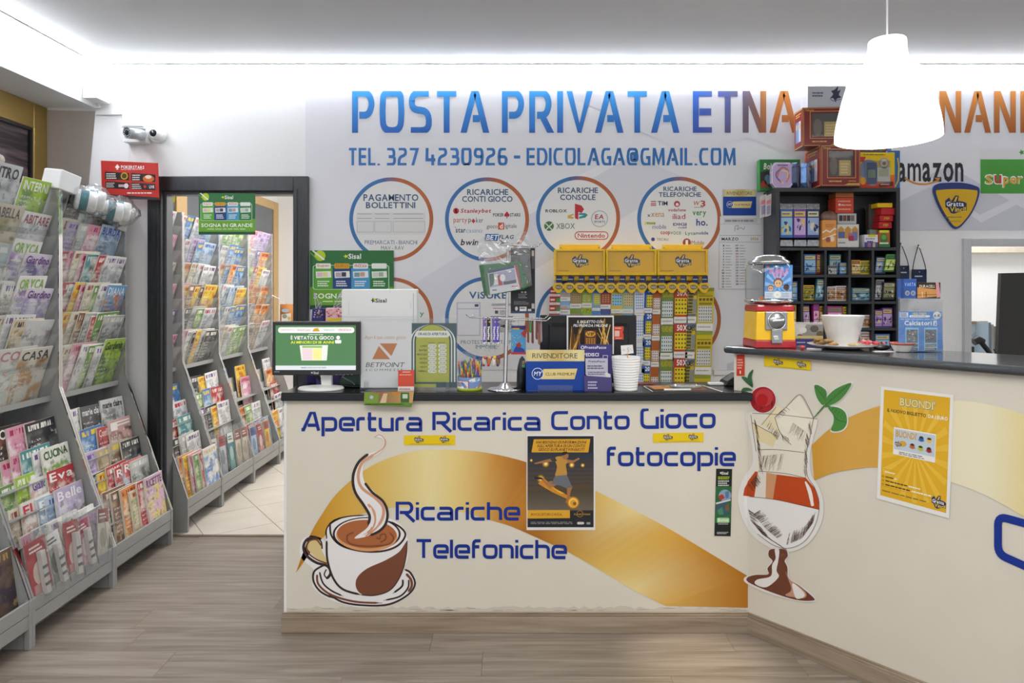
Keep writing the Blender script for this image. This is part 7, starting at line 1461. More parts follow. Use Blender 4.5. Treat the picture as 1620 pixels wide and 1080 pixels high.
def d1(C, a, b, c, d):
    C.text('amiibo' if False else 'collection', a+5, b+(d-b)*.42, c-4, b+(d-b)*.52, '#f4e8e0', 1, 1); C.ell(a+6, b+(d-b)*.46, 2, 2, '#f4e8e0', 1, 10); C.small(a+4, b+4, c-4, b+8, 1, '#e8a890'); C.small(a+4, d-8, c-4, d-4, 1, '#e8a890')
def d2(C, a, b, c, d):
    C.line([(a, b+20), (a+6, b+16), (a+12, b+19), (c-3, b+13), (c, b+15)], 2, '#e8e2dc', 1); C.line([(a, b+30), (a+8, b+27), (c, b+22)], 1.6, '#ece6e0', 1); C.small(a+5, b+6, c-3, b+12, 2, '#c06a5a'); C.ell(a+9, d-12, 4, 4.5, '#a8584a', 1, 10); C.ell(c-7, d-13, 4, 4.5, '#f0d8b8', 1, 10)
def d3(C, a, b, c, d):
    for i in range(3): C.poly([(a+1+i*11, d-14), (a+1+i*11, b+8), (a+6+i*11, b+3), (a+11+i*11, b+8), (a+11+i*11, d-14)], '#c8943c', 1)
    C.rect(a+2, b+12, a+12, b+22, '#5a6aa0', 2); C.rect(a+17, b+14, a+24, b+24, '#b86a8a', 2); C.rect(a+24, b+12, a+32, b+26, '#7a7ab0', 2); C.rect(a+18, d-18, a+26, d-10, '#a8344a', 2.4); C.small(a+2, d-9, a+16, d-5, 1, '#8a8a86', 2)
def d4(C, a, b, c, d):
    for i in range(4): C.rect(a+2+i*6.2, b+3, a+7.4+i*6.2, b+12, ('#3a3236', '#6a4a44', '#4a3a3c', '#7a6a60')[i], 1)
carton(1322, 312.5, 1350.5, 337, YC+.05, .1, '#c8442c', 'orange red box on top of the white and gold box', deco=d1); carton(1322, 303.5, 1350.5, 312, YC+.06, .09, '#b0703a', 'brown box under the shelf top, above the orange red box')
carton(1325.5, 337.5, 1355, 354, YC+.05, .1, '#b8b9bb', 'grey box with four small pictures under the orange red box', deco=d4)
carton(1301, 348, 1323.5, 391, YC+.004, .06, '#e09a48', 'upright orange card box with a white wavy band', deco=d2)
carton(1324.5, 354.5, 1359, 391, YC+.03, .1, '#dcdad4', 'white card box with golden arches', deco=d3)
tag(MB().ball(P(1311, 344, YC+.07), .05, 14, (1.1, .5, .8)).build('plush_pouch', M('brown_film', '#8a6a5c', .35, noise=.3, nscale=20), bevel=0), 'rounded brown pouch behind the orange card box', 'pouch')
for i, (a, b, c, d) in enumerate(((1388, 321, 1412, 327.5), (1394, 329, 1416.5, 339), (1392, 340.5, 1413, 349.5), (1390.5, 351, 1411, 360.5))):
    carton(a, b, c, d+.6, YC+.02, .14, '#b81f26' if i else '#e4b81c', ('yellow box lying on top of the red boxes', 'topmost of three red boxes in the stack', 'middle of three red boxes in the stack', 'lowest of three red boxes in the stack')[i], deco=(lambda C, a, b, c, d: C.text('NERDS' if False else 'XTREM', a+6, b+3, c-6, d-3, '#e8c03c', 1, 1, .1)) if i > 1 else None, group='flat boxes stacked in the shelf')
carton(1374.5, 323, 1388, 391, YC+.09, .04, '#4a4640', 'tall dark box behind the stack of red boxes')
carton(1376, 363, 1389, 372, YC+.05, .03, '#7a8a80', 'grey green box end behind the purple and white box')
carton(1367.5, 371, 1389, 391, YC+.02, .06, '#e2e0e8', 'small white and purple box with a yellow tab', deco=lambda C, a, b, c, d: (C.rect(a+6, b-.0, a+18, b+4, '#dccf2c', 1), C.small(a+2, b+5.5, c-2, b+8, 1, '#6a5a9a'), C.small(a+4, b+9, c-5, b+13, 1, '#4a3c8c'), C.rect(a, d-8, c, d, '#4a4a84', 1), C.rect(a+5, d-7, a+10, d, '#9a6a8a', 2), C.rect(a+13, d-7, a+17, d, '#c8a890', 2)))
carton(1390.5, 364, 1408, 391, YC+.02, .06, '#b8622c', 'small orange and green box with a green round picture', deco=lambda C, a, b, c, d: (C.rect(a+1, b, c-2, b+4, '#d8dc3c', 1), C.ell((a+c)/2-1, b+13, 6, 8, '#3f7a3c', 1, 16), C.ell((a+c)/2-1, b+11, 4, 4, '#6aa04c', 2, 12), C.rect(a, d-7, c, d, '#3c7a3c', 1.5), C.small(a+1, d-8.5, c-1, d-4, 1, '#f0f4e8', 2.5)))
# cards hung over the shelf's side
for i, (a, b) in enumerate(((1203, 1212), (1211.5, 1219.5))):
    t2 = thing('hanging_cards', f'{("white and pink", "white and lilac")[i]} packet hanging at the left side of the cubby shelf, {("outer", "inner")[i]} one', 'packet', P(a, 346, 4.05), 'packets hanging on the shelf side'); Yh = 4.06-.02*i
    MB().prism([P(a, 345-i*2, Yh), P(b, 342-i*2, Yh), P(b+1, 306, Yh), P(a, 310, Yh)], (0, .004, 0), col='#cfc6c4').build('card', ink(), t2); C = Canvas(front(Yh-.0004)); C.poly([(a+1, 318), (b-.5, 315), (b-1, 322), (a+1, 324)], '#d8848c', 1); C.poly([(a+1.5, 326), (b-1, 324), (b-1.5, 338), (a+1.5, 340)], '#9a94b4', 1); C.build('print', t2)
    MB().tube([P((a+b)/2, 308, Yh), P(1226, 303-i, 4.04), P(1229, 302-i, 4.04)], .001, 5).build('hook', wire, t2)
# ---- goods standing on top of the shelf
zt = Zc(297)
def onb(px0, py0, px1, Y, d, col, label, name, cat='box', deco=None, group='boxes on top of the cubby shelf', bottom=None):
    t = thing(name, label, cat, (P((px0+px1)/2, 0, Y).x, Y, zt), group); a = P(px0, py0, Y); b = P(px1, py0, Y); zb = zt+.0005 if bottom is None else bottom
    MB().box(a.x, b.x, Y, Y+d, zb, a.z, col=col).build('box', ink(), t, bevel=.0015)
    if deco: C = Canvas(front(Y-.0005, .0005)); deco(C); C.build('print', t)
    return t
onb(1202, 252, 1266, 4.12, .05, '#2f7a3c', 'green game box standing behind the octagonal tin', 'game_box', deco=lambda C: (C.text('Boh', 1208, 258, 1222, 268, '#eef4ea', 1, 1, .1), C.poly([(1203, 272), (1266, 262), (1266, 296), (1203, 296)], '#3c3834', 1), C.ell(1214, 284, 5, 8, '#5a8a9a', 2, 12), C.poly([(1203, 290), (1210, 284), (1216, 296), (1203, 296)], '#a83c30', 2)))
def tin(cx, w, Y, rot, hue, label, h=42):
    H = ART[hue]; t = thing('card_tin', label, 'tin', (P(cx, 0, Y).x, Y, zt), 'octagonal card tins on top of the cubby shelf'); c = P(cx, 297-h/2, Y); c.z = zt+h*kc/2*.98; hw = 17.5*kc; hh = h*kc/2*.97; d = .035
    Xm = Matrix.Translation(c) @ Matrix.Rotation(rot, 4, 'Z'); o = [(-hw, -hh*.62), (-hw*.68, -hh), (hw*.68, -hh), (hw, -hh*.62), (hw, hh*.62), (hw*.68, hh), (-hw*.68, hh), (-hw, hh*.62)]
    MB(Xm).prism([(x, -d/2, z) for x, z in o], (0, d, 0), col=H[0]).build('tin_body', M('tin_metal_'+hue, {'purple': '#b9b0c4', 'navy': '#3c4660', 'blue': '#5a7aa8'}[hue], .25, .6, noise=.3, nscale=40), t, bevel=.003)
    mp = lambda x, y, l: Xm @ Vector((x*hw, -d/2-.0006*l, -y*hh)); C = Canvas(mp); C.poly([(x/hw*.92, -z/hh*.92) for x, z in o], mixc(H[1], '#b0a0c4', .4), 1); rr = random.Random(cx)
    for i in range(7): a = rr.uniform(0, 6); C.line(smooth([(.65*math.cos(a+k*.7)*rr.uniform(.6, 1), .7*math.sin(a+k*.7)*rr.uniform(.5, 1)) for k in range(4)], 4), .13, rr.choice(['#c87a3c', '#5a6aa8', '#d8c890', '#a8707a', '#e0d8e8', H[0]]), 1.5+.1*i)
    C.small(-.5, -.86, .5, -.66, 1, '#5a4a7c', 3); C.build('lid_art', t, rough=.25)
tin(1236.5, 35, 4.03, 0, 'purple', 'octagonal lilac card tin facing the room'); tin(1259, 20, 4.06, math.radians(58), 'navy', 'dark octagonal tin turned sideways next to the lilac one'); tin(1276, 20, 4.05, math.radians(52), 'blue', 'blue octagonal tin turned sideways next to the red gift box', 41)
def gift_box(cx0, y0, y1, cx1, Y, d, rot, zb, label):
    t = thing('gift_box', label, 'box', (P((cx0+cx1)/2, 0, Y).x, Y+d/2, zb), 'red collector gift boxes on top of the cubby shelf')
    a = P(cx0, 0, Y).x; b = P(cx1, 0, Y).x; w = b-a; h = (y1-y0)*Y/F; Xm = Matrix.Translation((a, Y, zb)) @ Matrix.Rotation(rot, 4, 'Z')
    red = '#7c2226'; m = MB(Xm); fx = .2
    m.box(0, w, .012, d, 0, h, col=red); m.box(0, w*fx, 0, .012, 0, h, col=red).box(w*.84, w, 0, .012, 0, h, col=red).box(w*fx, w*.84, 0, .012, 0, h*.24, col=red).box(w*fx, w*.84, 0, .012, h*.86, h, col=red); m.build('box', ink('printed_ink_gloss', .25), t)
    mp = lambda x, y, l: Xm @ Vector((x*w, .0115-.0005*l, h*(1-y))); C = Canvas(mp); C.rect(fx, .14, .84, .76, '#4a4644', 1); C.rrect(.48, .36, .78, .74, .02, '#c8a860', 2); C.small(.52, .42, .74, .7, 4, '#e4d098', 3); C.ell(.34, .5, .1, .22, '#7a6a60', 1.6, 16); C.build('window_tray', t)
    MB(Xm).box(w*fx, w*.84, .003, .0045, h*.24, h*.86).build('clear_window', acrylic, t)
    mp = lambda x, y, l: Xm @ Vector((x*w, -.0005*l, h*(1-y))); C = Canvas(mp); gd = '#c8a04a'
    C.line([(.02, .02), (.98, .02), (.98, .98), (.02, .98)], .012, gd, 1, True); C.line([(.16, .1), (.88, .1), (.88, .8), (.16, .8)], .014, gd, 1, True)
    C.text('Pokémon'.replace('é', 'e'), .06, .035, .24, .1, gd, 2, 1); C.small(.2, .85, .62, .92, 1, gd, 2); C.small(.7, .86, .92, .9, 1, gd, 2); C.poly([(.6, .97), (.7, .93), (.98, .93), (.98, .97)], gd, 2); C.build('gold_trim', t, rough=.25)
    mp = lambda x, y, l: Xm @ Vector((-.0005*l, d*(1-x), h*(1-y))); C = Canvas(mp); C.line([(.04, .02), (.96, .02), (.96, .98), (.04, .98)], .02, gd, 1, True); C.small(.2, .08, .8, .2, 2, gd, 2)
    for i, cc in enumerate(('#6a84b4', '#8a9cc4', '#d8dce4')): C.rect(.2+.2*i, .3, .38+.2*i, .84, cc, 2); C.rect(.23+.2*i, .36, .35+.2*i, .5, '#c8b090', 3)
    C.build('side_print', t)
gift_box(1299, 232, 297, 1361, 3.94, .22, .0, zt+.001, 'lower red gift box with gold trim and a window')
hb = 65*3.94/F
gift_box(1270, 170, 231, 1341, 3.98, .14, -.06, zt+.002+hb, 'upper red gift box with gold trim, partly behind the lamp')
zb2 = zt+.003+hb+61*3.98/F
t = onb(1278, 136, 1338, 4.0, .1, '#bfc2c8', 'pale grey box with a dark splash print, highest on the shelf', 'display_carton', deco=lambda C: (C.small(1285, 145, 1306, 154, 2, '#5a5e68'), C.poly(smooth([(1320, 142), (1326, 136.5), (1325, 144), (1330, 142), (1327, 150), (1331, 154), (1324, 156), (1322, 162), (1318, 155), (1313, 156), (1318, 149), (1315, 144)], 3, True), '#3a3e4e', 1), C.line([(1313, 156), (1318, 160), (1330, 157)], 1.2, '#5a78b0', 2)), bottom=zb2)
onb(1340, 230, 1410, 4.12, .03, '#5a5460', 'wide dark printed box behind the yellow blister pack', 'dark_box', deco=lambda C: [C.rect(1362+i*7, 232, 1368+i*7, 238, ('#a8584a', '#7a8ac0', '#c8a060', '#8a6a9a', '#6a9a8a')[i % 5], 1) for i in range(7)])
onb(1404, 238, 1424, 4.08, .02, '#3a6aa8', 'blue and yellow blister pack at the far end of the shelf top', 'blister_pack', deco=lambda C: C.line([(1420, 250), (1422, 262), (1421, 285), (1416, 296)], 2, '#e0c02c', 1))
t = onb(1361, 241, 1415.5, 4.02, .02, '#e8c41c', 'yellow and orange blister pack with card and coin on the shelf top', 'blister_pack', deco=lambda C: (C.poly([(1361, 282), (1415.5, 276), (1415.5, 297), (1361, 297)], lambda x, y: mixc('#e07a1c', '#c83a1c', (y-276)/20), 1), C.poly([(1361, 248), (1370, 248), (1366, 256), (1361, 256)], '#c8343a', 1.5), C.small(1366, 243.5, 1406, 246, 1, '#6a5a1c', 1.5), C.poly(smooth([(1362, 262), (1368, 253), (1382, 254), (1388, 263), (1387, 290), (1376, 293), (1372, 285), (1362, 282)], 3, True), '#8c8e98', 1.5), C.rect(1371, 257, 1387, 291, '#4a5a8c', 2), C.rect(1373, 268, 1385, 281, '#8a9a7c', 2.4), C.rect(1361.5, 258, 1371, 280, '#7c8aa8', 1.8), C.rect(1388, 265, 1408, 287, '#e8e6dc', 2), C.rect(1390, 267, 1406, 279, '#d4c8a8', 2.4), C.ell(1398.5, 258, 8.5, 8.5, '#b8a890', 2), C.ell(1398.5, 258, 5.8, 5.8, '#d8d0c4', 2.3), C.ell(1398.5, 258.5, 3, 2.6, '#b8704a', 2.6), C.ell(1365, 286, 5, 6, '#e8a03c', 2.4), C.poly([(1391, 290), (1413, 287), (1413, 294), (1390, 296)], '#5a2a20', 2), C.small(1393, 290.5, 1411, 293, 1, '#e8c8b0', 3)))
MB().prism([P(1370, 291, 4.012), P(1409, 291, 4.012), P(1409, 254, 4.012), P(1366, 254, 4.012)], (0, .006, 0)).build('clear_blister', glass, t)

# ------------------------------------------------------------------ on the tall counter
def on2(s, d, z=0.): return FT @ Vector((s, d, ZT+z))
# gum machine
gx0, gx1, gy0, gy1 = 1.058, 1.2275, 2.985, 3.15; gc = Vector(((gx0+gx1)/2, (gy0+gy1)/2, ZT))
t = thing('gum_machine', 'red and yellow gumball machine with a clear globe on the bar counter', 'gumball machine', gc)
redp = M('red_enamel', '#a8141e', .22, coat=.4); yelp = M('yellow_enamel', '#eebc08', .25, coat=.4)
def frus(z0, z1, e0, e1): 
    q = lambda e, z: [(gx0-e, gy0-e, z), (gx1+e, gy0-e, z), (gx1+e, gy1+e, z), (gx0-e, gy1+e, z)]
    return MB().add(q(e0, ZT+z0)+q(e1, ZT+z1), [(3, 2, 1, 0), (4, 5, 6, 7), (0, 1, 5, 4), (1, 2, 6, 5), (2, 3, 7, 6), (3, 0, 4, 7)])
frus(.0005, .034, .004, .002).build('red_base', redp, t, bevel=.004); frus(.034, .158, .001, -.004).build('yellow_body', yelp, t, bevel=.003); frus(.158, .187, -.002, -.004).build('red_collar', redp, t, bevel=.006)
steel = M('brushed_zinc', '#a9abad', .3, .8, noise=.06); yp = gy0-.006; X_p = lambda px: P(px, 0, yp).x; Z_p = lambda py: P(0, py, yp).z
MB().box(X_p(1211.5), X_p(1246), yp, yp+.012, Z_p(522), Z_p(493)).build('coin_plate', steel, t, bevel=.003)
kc_ = Vector((X_p(1229), yp, Z_p(507.5))); MB().lathe(kc_, [(.034, .002), (.036, .006), (.04, .006), (.04, 0)], 32, (0, -1, 0)).build('dial_ring', chrome, t); MB().lathe(kc_, [(0, .008), (.033, .008), (.034, 0)], 28, (0, -1, 0)).build('dial', steel, t)
MB().obox(kc_+Vector((-.026, -.022, -.006)), (.052, 0, .004), (0, .014, 0), (0, 0, .012)).build('turn_handle', chrome, t, bevel=.004)
MB().box(X_p(1220.5), X_p(1237.5), yp-.006, yp+.006, Z_p(543), Z_p(521)).build('flap', steel, t, bevel=.003); MB().obox((X_p(1224), yp-.0075, Z_p(538)), (.022, 0, .002), (0, .002, 0), (-.006, 0, .018)).build('flap_pull', chrome, t, bevel=.001)
gl_c = Vector((gc.x, gc.y, 0)); zg = ZT+.190
MB().lathe(gl_c+Vector((0, 0, zg)), [(.0, 0), (.08, 0), (.1, .008), (.104, .014), (.102, .02), (.096, .02), (.09, .012), (0, .012)], 40).build('chrome_tray', chrome, t)
MB().lathe(gl_c+Vector((0, 0, zg)), [(.096, .02), (.099, .03), (.1, .1), (.099, .155), (.092, .172), (.082, .18)], 40).build('globe', glass, t)
MB().lathe(gl_c+Vector((0, 0, zg)), [(.082, .176), (.09, .18), (.088, .19), (.074, .196), (.07, .206), (.05, .216), (0, .22)], 40).build('lid', chrome, t)
yl = gc.y-.055; mp = front(yl, .0005); t2, C = sheet('gum_card', 'blue card with pink bubble lettering inside the gum machine globe', 'card', mp, [(1210.5, 419), (1254, 419), (1252.5, 472.5), (1208.5, 472.5)], '#4a8ad0', 2, base=0)
for i in range(14):
    a = i*.449; C.poly([(1231, 452), (1231+21*math.cos(a), max(420, min(460, 452+32*math.sin(a)))), (1231+21*math.cos(a+.2), max(420, min(460, 452+32*math.sin(a+.2))))], '#8cbcec', .5)
C.text('BUBBLE', 1217, 425, 1247, 433, '#e888b4', 1, 1); C.text('GUM', 1223, 433, 1241, 439, '#e888b4', 1, 1); C.ell(1214.5, 423, 2.6, 2.6, '#d8909c', 1, 12)
for x, y, r_, hc in ((1231, 447, 7.6, '#7a4a2c'), (1219, 455, 5, '#9a6a4a'), (1244, 454, 4.8, '#3a2a22')): C.ell(x, y, r_, r_, hc, 1, 18); C.ell(x, y+1.5, r_*.8, r_*.78, '#e8b890' if hc != '#3a2a22' else '#6a4030', 2, 18); C.ell(x-r_*.3, y+1, .9, 1.2, '#2a2a2a', 3, 8); C.ell(x+r_*.3, y+1, .9, 1.2, '#2a2a2a', 3, 8)
C.rect(1209.5, 461, 1252.8, 472, '#cdd6e4', 2.6); C.ell(1229.5, 466, 5.8, 5.8, '#f2f2ee', 3, 20); C.ell(1229.5, 466, 1, 1, '#c8a83c', 3.4, 8); C.small(1212, 463, 1222, 470, 2, '#aab4c4', 3); C.small(1237, 463, 1250, 470, 2, '#aab4c4', 3); C.build('print', t2)
for i, (x, col) in enumerate(((1205.5, '#e07a2c'), (1209, '#e8a04c'))): tag(MB().ball((P(x, 0, gc.y-.03).x, gc.y-.03+.02*i, zg+.012+.011), .011, 14, col=col).build('gumball', ink('printed_ink_gloss', .25)), ('dark orange gumball at the bottom of the globe', 'pale orange gumball behind the card in the globe')[i], 'gumball')
# plate, bowl, sweets
bc = Vector((1.418, 2.955, ZT)); porc = M('white_porcelain', '#ecebe8', .2, coat=.3)
tag(MB().lathe(bc, [(0, .001), (.07, .001), (.085, .006), (.12, .012), (.141, .02), (.142, .022), (.12, .016), (.08, .009), (0, .009)], 48).build('plate', porc), 'white plate carrying a bowl and sweets on the bar counter', 'plate')
tag(MB().lathe(bc+Vector((0, 0, .0095)), [(0, .002), (.05, .002), (.054, .004), (.0865, .132), (.0875, .134), (.086, .134), (.052, .012), (0, .012)], 48).build('bowl', porc), 'plain white tapered bowl standing on the plate', 'bowl')
rr = random.Random(8)
for i in range(7):
    a = 2.55+.22*i; p = bc+Vector((.098*math.cos(a), .098*math.sin(a)-.004, .024+.007*(i % 3)))
    tag(MB().ball(p, .021, 10, (1.1, .9, .38)).build('biscuit', M('biscuit_brown', '#8a6a3a', .7, noise=.3, nscale=120, bump=.4)), f'brown biscuit on the plate beside the bowl, {ORD[i]} from the front', 'biscuit', 'brown biscuits on the plate')
for i, (dx, dy, z, rz) in enumerate(((.085, -.045, .028, .4), (.105, -.02, .03, 1.2), (.115, -.05, .028, 2.2), (.1, .02, .028, .2))):
    p = bc+Vector((dx, dy, z)); m = MB(Matrix.Translation(p) @ Matrix.Rotation(rz, 4, 'Z')); m.ball((0, 0, 0), .014, 10, (1.2, .8, .6)); 
    for sx in (-1, 1): m.add([(sx*.014, 0, 0), (sx*.032, -.012, .006), (sx*.034, 0, -.004), (sx*.032, .012, .006)], [(0, 1, 2), (0, 2, 3)])
    tag(m.build('wrapped_sweet', M(f'sweet_wrap_{i % 2}', ('#c83a44', '#e0848a')[i % 2], .3, noise=.15)), f'{("red", "pink", "red", "pink")[i]} wrapped sweet on the plate, {("nearest the bowl", "in the middle", "at the plate rim", "behind the others")[i]}', 'sweet', 'wrapped sweets on the plate')
tag(MB().ball(bc+Vector((-.005, -.108, .026)), .022, 10, (1.3, .7, .3)).build('nut_cluster', M('nut_beige', '#b8a474', .6, noise=.3, nscale=90)), 'beige nut cluster in front of the bowl on the plate', 'biscuit')
# desk calendar behind
t, C = sheet('spiral_calendar', 'grey photo calendar with a spiral, leaning behind the gum machine', 'calendar', front(3.2, .0006), [(1256, 511), (1302, 511), (1302, 548), (1256, 548)], '#8e8c88', 3, base=0); C.poly([(1256, 513), (1275, 513), (1268, 530), (1256, 534)], '#c8c8c4', 1)
for x, y, r_ in ((1270, 522, 6), (1288, 520, 7), (1297, 528, 6), (1265, 532, 5)): C.ell(x, y, r_, r_*.8, ('#5c5850', '#6a5c4c', '#d8d8d4', '#4c4a46')[int(x) % 4], 1.4, 10)
C.rect(1256, 531, 1302, 535, '#c8b87c', 1.6); C.rect(1256, 536, 1302, 548, '#3c3c78', 1.8); C.small(1260, 540, 1275, 543, 1, '#c8c8e0', 2.4); C.build('print', t)
m = MB()
for i in range(22): m.tube([P(1257+i*2.05, 513, 3.197), P(1257.6+i*2.05, 509.5, 3.201), P(1258+i*2.05, 512, 3.206)], .0012, 5)
m.build('spiral', white_plastic, t)
dc = Vector((1.588, 2.805, ZT)); t = thing('small_dish', 'small white dish with a red rim in front of the sticker packet', 'dish', dc); MB().lathe(dc, [(0, .001), (.028, .001), (.03, .004), (.043, .03), (.046, .034), (.042, .031), (.026, .007), (0, .007)], 36).build('dish', porc, t); MB().lathe(dc, [(.0432, .029), (.0482, .035), (.047, .038), (.0425, .033)], 36).build('red_rim', M('red_glaze', '#b85a4c', .25), t)
tag(MB().ball(Vector((1.535, 2.86, ZT+.014)), .03, 10, (1.2, .8, .45)).build('black_cloth', M('black_foil', '#15161a', .3, noise=.3, nscale=60, bump=.5)), 'crumpled black wrapper between the plate and the small dish', 'wrapper')
tag(MB().obox((1.475, 2.80, ZT+.0005), (.09, .0, 0), (0, .02, 0), (0, 0, .002)).build('white_slip', M('white_slip', '#e8e6e4', .6)), 'narrow white paper slip beside the plate', 'paper slip')
tag(MB().ball(Vector((1.215+.02, 2.93, ZT+.008)), .010, 8, (1.2, .8, .8)).build('red_crumb', M('red_foil', '#c83a3c', .3)), 'tiny red wrapper beside the foot of the gum machine', 'wrapper')
tag(MB().obox((1.255, 2.935, ZT+.0005), (.05, -.03, 0), (.012, .02, 0), (0, 0, .003)).build('paper_scrap', M('paper_scrap', '#dcd6d2', .6)), 'white paper scrap between the gum machine and the plate', 'paper slip')
# football sticker packet hung on a small carton, battery packs above
Yk = 2.79
t, C = sheet('sticker_packet', 'large blue football sticker packet in a clear bag on the bar counter', 'packet', front(Yk, .0006), [(1421.5, 492.5), (1489, 492.5), (1491, 555.5), (1421, 555.5)], '#3a7ac4', 6, base=0)
C.text('MULTISET', 1443, 494.5, 1465, 498, '#e8d83c', 1, 1); C.rrect(1438, 498.5, 1470, 501.8, 1, '#e8ecf4', 1); C.small(1440, 499.3, 1468, 501, 1, '#6a7a9a', 2); C.rect(1422.5, 494, 1436, 502, '#b8c4d4', 1); C.small(1424, 495, 1435, 501, 2, '#6a7078', 2); C.ell(1481.5, 498.5, 6.5, 6, '#c8ccd0', 1.4, 18); C.text('6 €', 1477, 496.5, 1486, 501, '#3a3c44', 2, 1); C.small(1424, 503.5, 1487, 506, 1, '#a8c8ec'); C.text('Calciatori', 1430, 507, 1473, 514.5, '#f6f8fa', 2, 1); C.rect(1475.5, 507, 1481, 515, '#d8e4f0', 2); C.poly([(1477, 514), (1479, 508), (1480, 514)], '#3a6ab0', 3)
for x in (1431.5, 1461):
    C.rect(x, 518, x+21, 554, '#7cc4ec', 1); C.rect(x+1.5, 521, x+19.5, 542, '#5a6470', 2)
    for i in range(30): C.ell(rr.uniform(x+3, x+18), rr.uniform(523, 540), 1.3, 1.1, rr.choice(['#c8a86a', '#3a4a5c', '#d8d4cc', '#4a6a9a', '#8a5a4a']), 2.5, 6)
    for y in (544, 550): C.rect(x+1.5, y, x+19.5, y+4, '#4a5058', 2); C.small(x+2, y+.5, x+19, y+3.5, 1, '#c8a860', 2.5)
C.build('print', t)
vs = []; fs = []; nx, ny = 8, 10
for j in range(ny+1):
    for i in range(nx+1): u, v = i/nx, j/ny; vs.append(P(1421+u*(70+2*v)+rr.uniform(-.3, .3), 471+v*85, Yk-.006+.004*rr.uniform(-1, 1)*(1 if v < .4 else .35)))
for j in range(ny):
    for i in range(nx): a = j*(nx+1)+i; fs.append((a, a+1, a+nx+2, a+nx+1))
MB().add(vs, fs, sm=True).build('clear_bag', clear('crinkled_clear_bag'), t)
zk = P(0, 473, 2.86).z
tag(MB().box(P(1424, 0, 2.93).x, P(1489, 0, 2.84).x, 2.83, 2.93, ZT+.001, zk-.001).build('carton', M('grey_card', '#9a9a9c', .7, noise=.06)), 'plain grey carton behind the blue sticker packet', 'box')
carton(1425.5, 441, 1450, 472.6, 2.86, .03, '#2a4a8c', 'blue battery card with two round cells on the grey carton', 'battery_pack', deco=lambda C, a, b, c, d: (C.rect(a, b, a+4, d, '#20386c', 1), C.text('VARTA', a+5.5, b+6, c-1, b+11.5, '#8ca8d8', 1, 1), C.ell(a+10, d-9, 3.6, 4, '#9aa0a8', 1, 16), C.ell(c-5.5, d-9, 3.6, 4, '#9aa0a8', 1, 16), C.ell(a+10, d-9, 2.4, 2.8, '#6a7078', 2, 16), C.ell(c-5.5, d-9, 2.4, 2.8, '#6a7078', 2, 16)), group='battery packs on the grey carton', cat='battery pack')
carton(1451, 446.5, 1488, 472.6, 2.87, .05, '#26221f', 'black and copper battery box beside the blue battery card', 'battery_pack', deco=lambda C, a, b, c, d: (C.poly([(a, b+8), (c-6, b+11), (c-4, d-4), (a, d-1)], '#b8844c', 1), C.text('DURACELL', a+3, b+4, c-9, b+8.5, '#d8c8b0', 2, 1, .1), C.poly([(c-8, b), (c-3, b), (c, d-3), (c-6, d-2)], '#c08a90', 2), C.line([(a+8, d-11), (a+8, d-3)], 1.2, '#e0c08a', 2), C.line([(a+14, d-11), (a+14, d-3)], 1.2, '#5a3c20', 2), C.line([(a, d-6), (c-6, d-7)], .8, '#5a3c20', 2)), group='battery packs on the grey carton', cat='battery pack')
for a, b, y0, y1, ap, lb in ((1421, 1438.5, 420, 447, (1424, 387), 'navy hanging tag next to the cubby shelf side'), (1443, 1466, 426, 452, (1452, 390), 'navy hanging tag on a black cord by the battery packs')):
    t = thing('navy_tag', lb, 'tag', P((a+b)/2, y1, 4.19), 'navy tags hung on the back wall'); MB().pbox(a, y0, b, y1, 4.19, .004, col='#1c2a4c').build('card', ink(), t); C = Canvas(front(4.1895, .0005)); C.small(a+4, y0+9, b-3, y0+13, 1, '#c8ccd8'); C.ell((a+b)/2, y0+4, .8, .8, '#c8ccd8', 1, 8); C.build('print', t)
    MB().tube(smooth([P(a+1, y0+6, 4.187), P(a+2, y0-8, 4.188), P(ap[0], ap[1], 4.195), P(ap[0]+2, ap[1], 4.195), P(b-3, y0-8, 4.188), P(b-1, y0+6, 4.187)], 5), .0025, 6).build('cord', black_plastic, t)
    MB().lathe(P(ap[0]+1, ap[1]+1, 4.2), [(.006, -.01), (.006, .012), (0, .012)], 10, (0, -1, 0)).build('wall_hook', white_plastic, t)
tag(MB().prism([P(1496, 545, 2.86), P(1513, 545, 2.86), P(1512, 556.5, 2.86), P(1497, 556.5, 2.86)], (0, .002, 0)).build('clear_card', acrylic), 'small clear acrylic card beside the sticker packet', 'card holder')

# ------------------------------------------------------------------ pendant lamp
lx = (1403.5-CX)/F*2.5; lz = lambda y: HC+(CY-y)/F*2.5
t = thing('pendant_lamp', 'glowing white bell-shaped pendant lamp over the bar counter', 'lamp', (lx, 2.5, lz(218)))
lm = M('opal_lamp_shade', '#fbfaf8', .4, emit=1.5)
pr = [(.1745, 220), (.175, 217), (.1735, 205), (.168, 190), (.159, 172), (.146, 150), (.125, 122), (.098, 109), (.078, 99), (.068, 90), (.064, 78), (.0625, 66), (.058, 63), (.03, 62), (0, 62)]
pr = [(r_, lz(y)-lz(218)) for r_, y in pr]; pr = [(a[0], a[1]) for a in smooth(pr[:13], 3)]+pr[13:]
inner = [(max(0, r_-.0035), z-.002) for r_, z in pr[::-1]]
MB().lathe((lx, 2.5, lz(218)), pr, 48).build('shade', lm, t); MB().lathe((lx, 2.5, lz(218)), inner, 48).build('shade_lining', lm, t)
MB().tube([(lx, 2.5, lz(62)), (lx, 2.5, 2.885)], .0035, 8).build('cord', white_plastic, t); MB().lathe((lx, 2.5, 2.86), [(.05, .029), (.045, .005), (0, 0)], 24).build('ceiling_rose', white_plastic, t)
MB().lathe((lx, 2.5, lz(110)), [(0, -.11), (.03, -.085), (.034, -.06), (.02, -.01), (.016, .03), (.016, .09)], 20).build('bulb', M('bulb_glow', '#fff4e4', .5, emit=6), t)
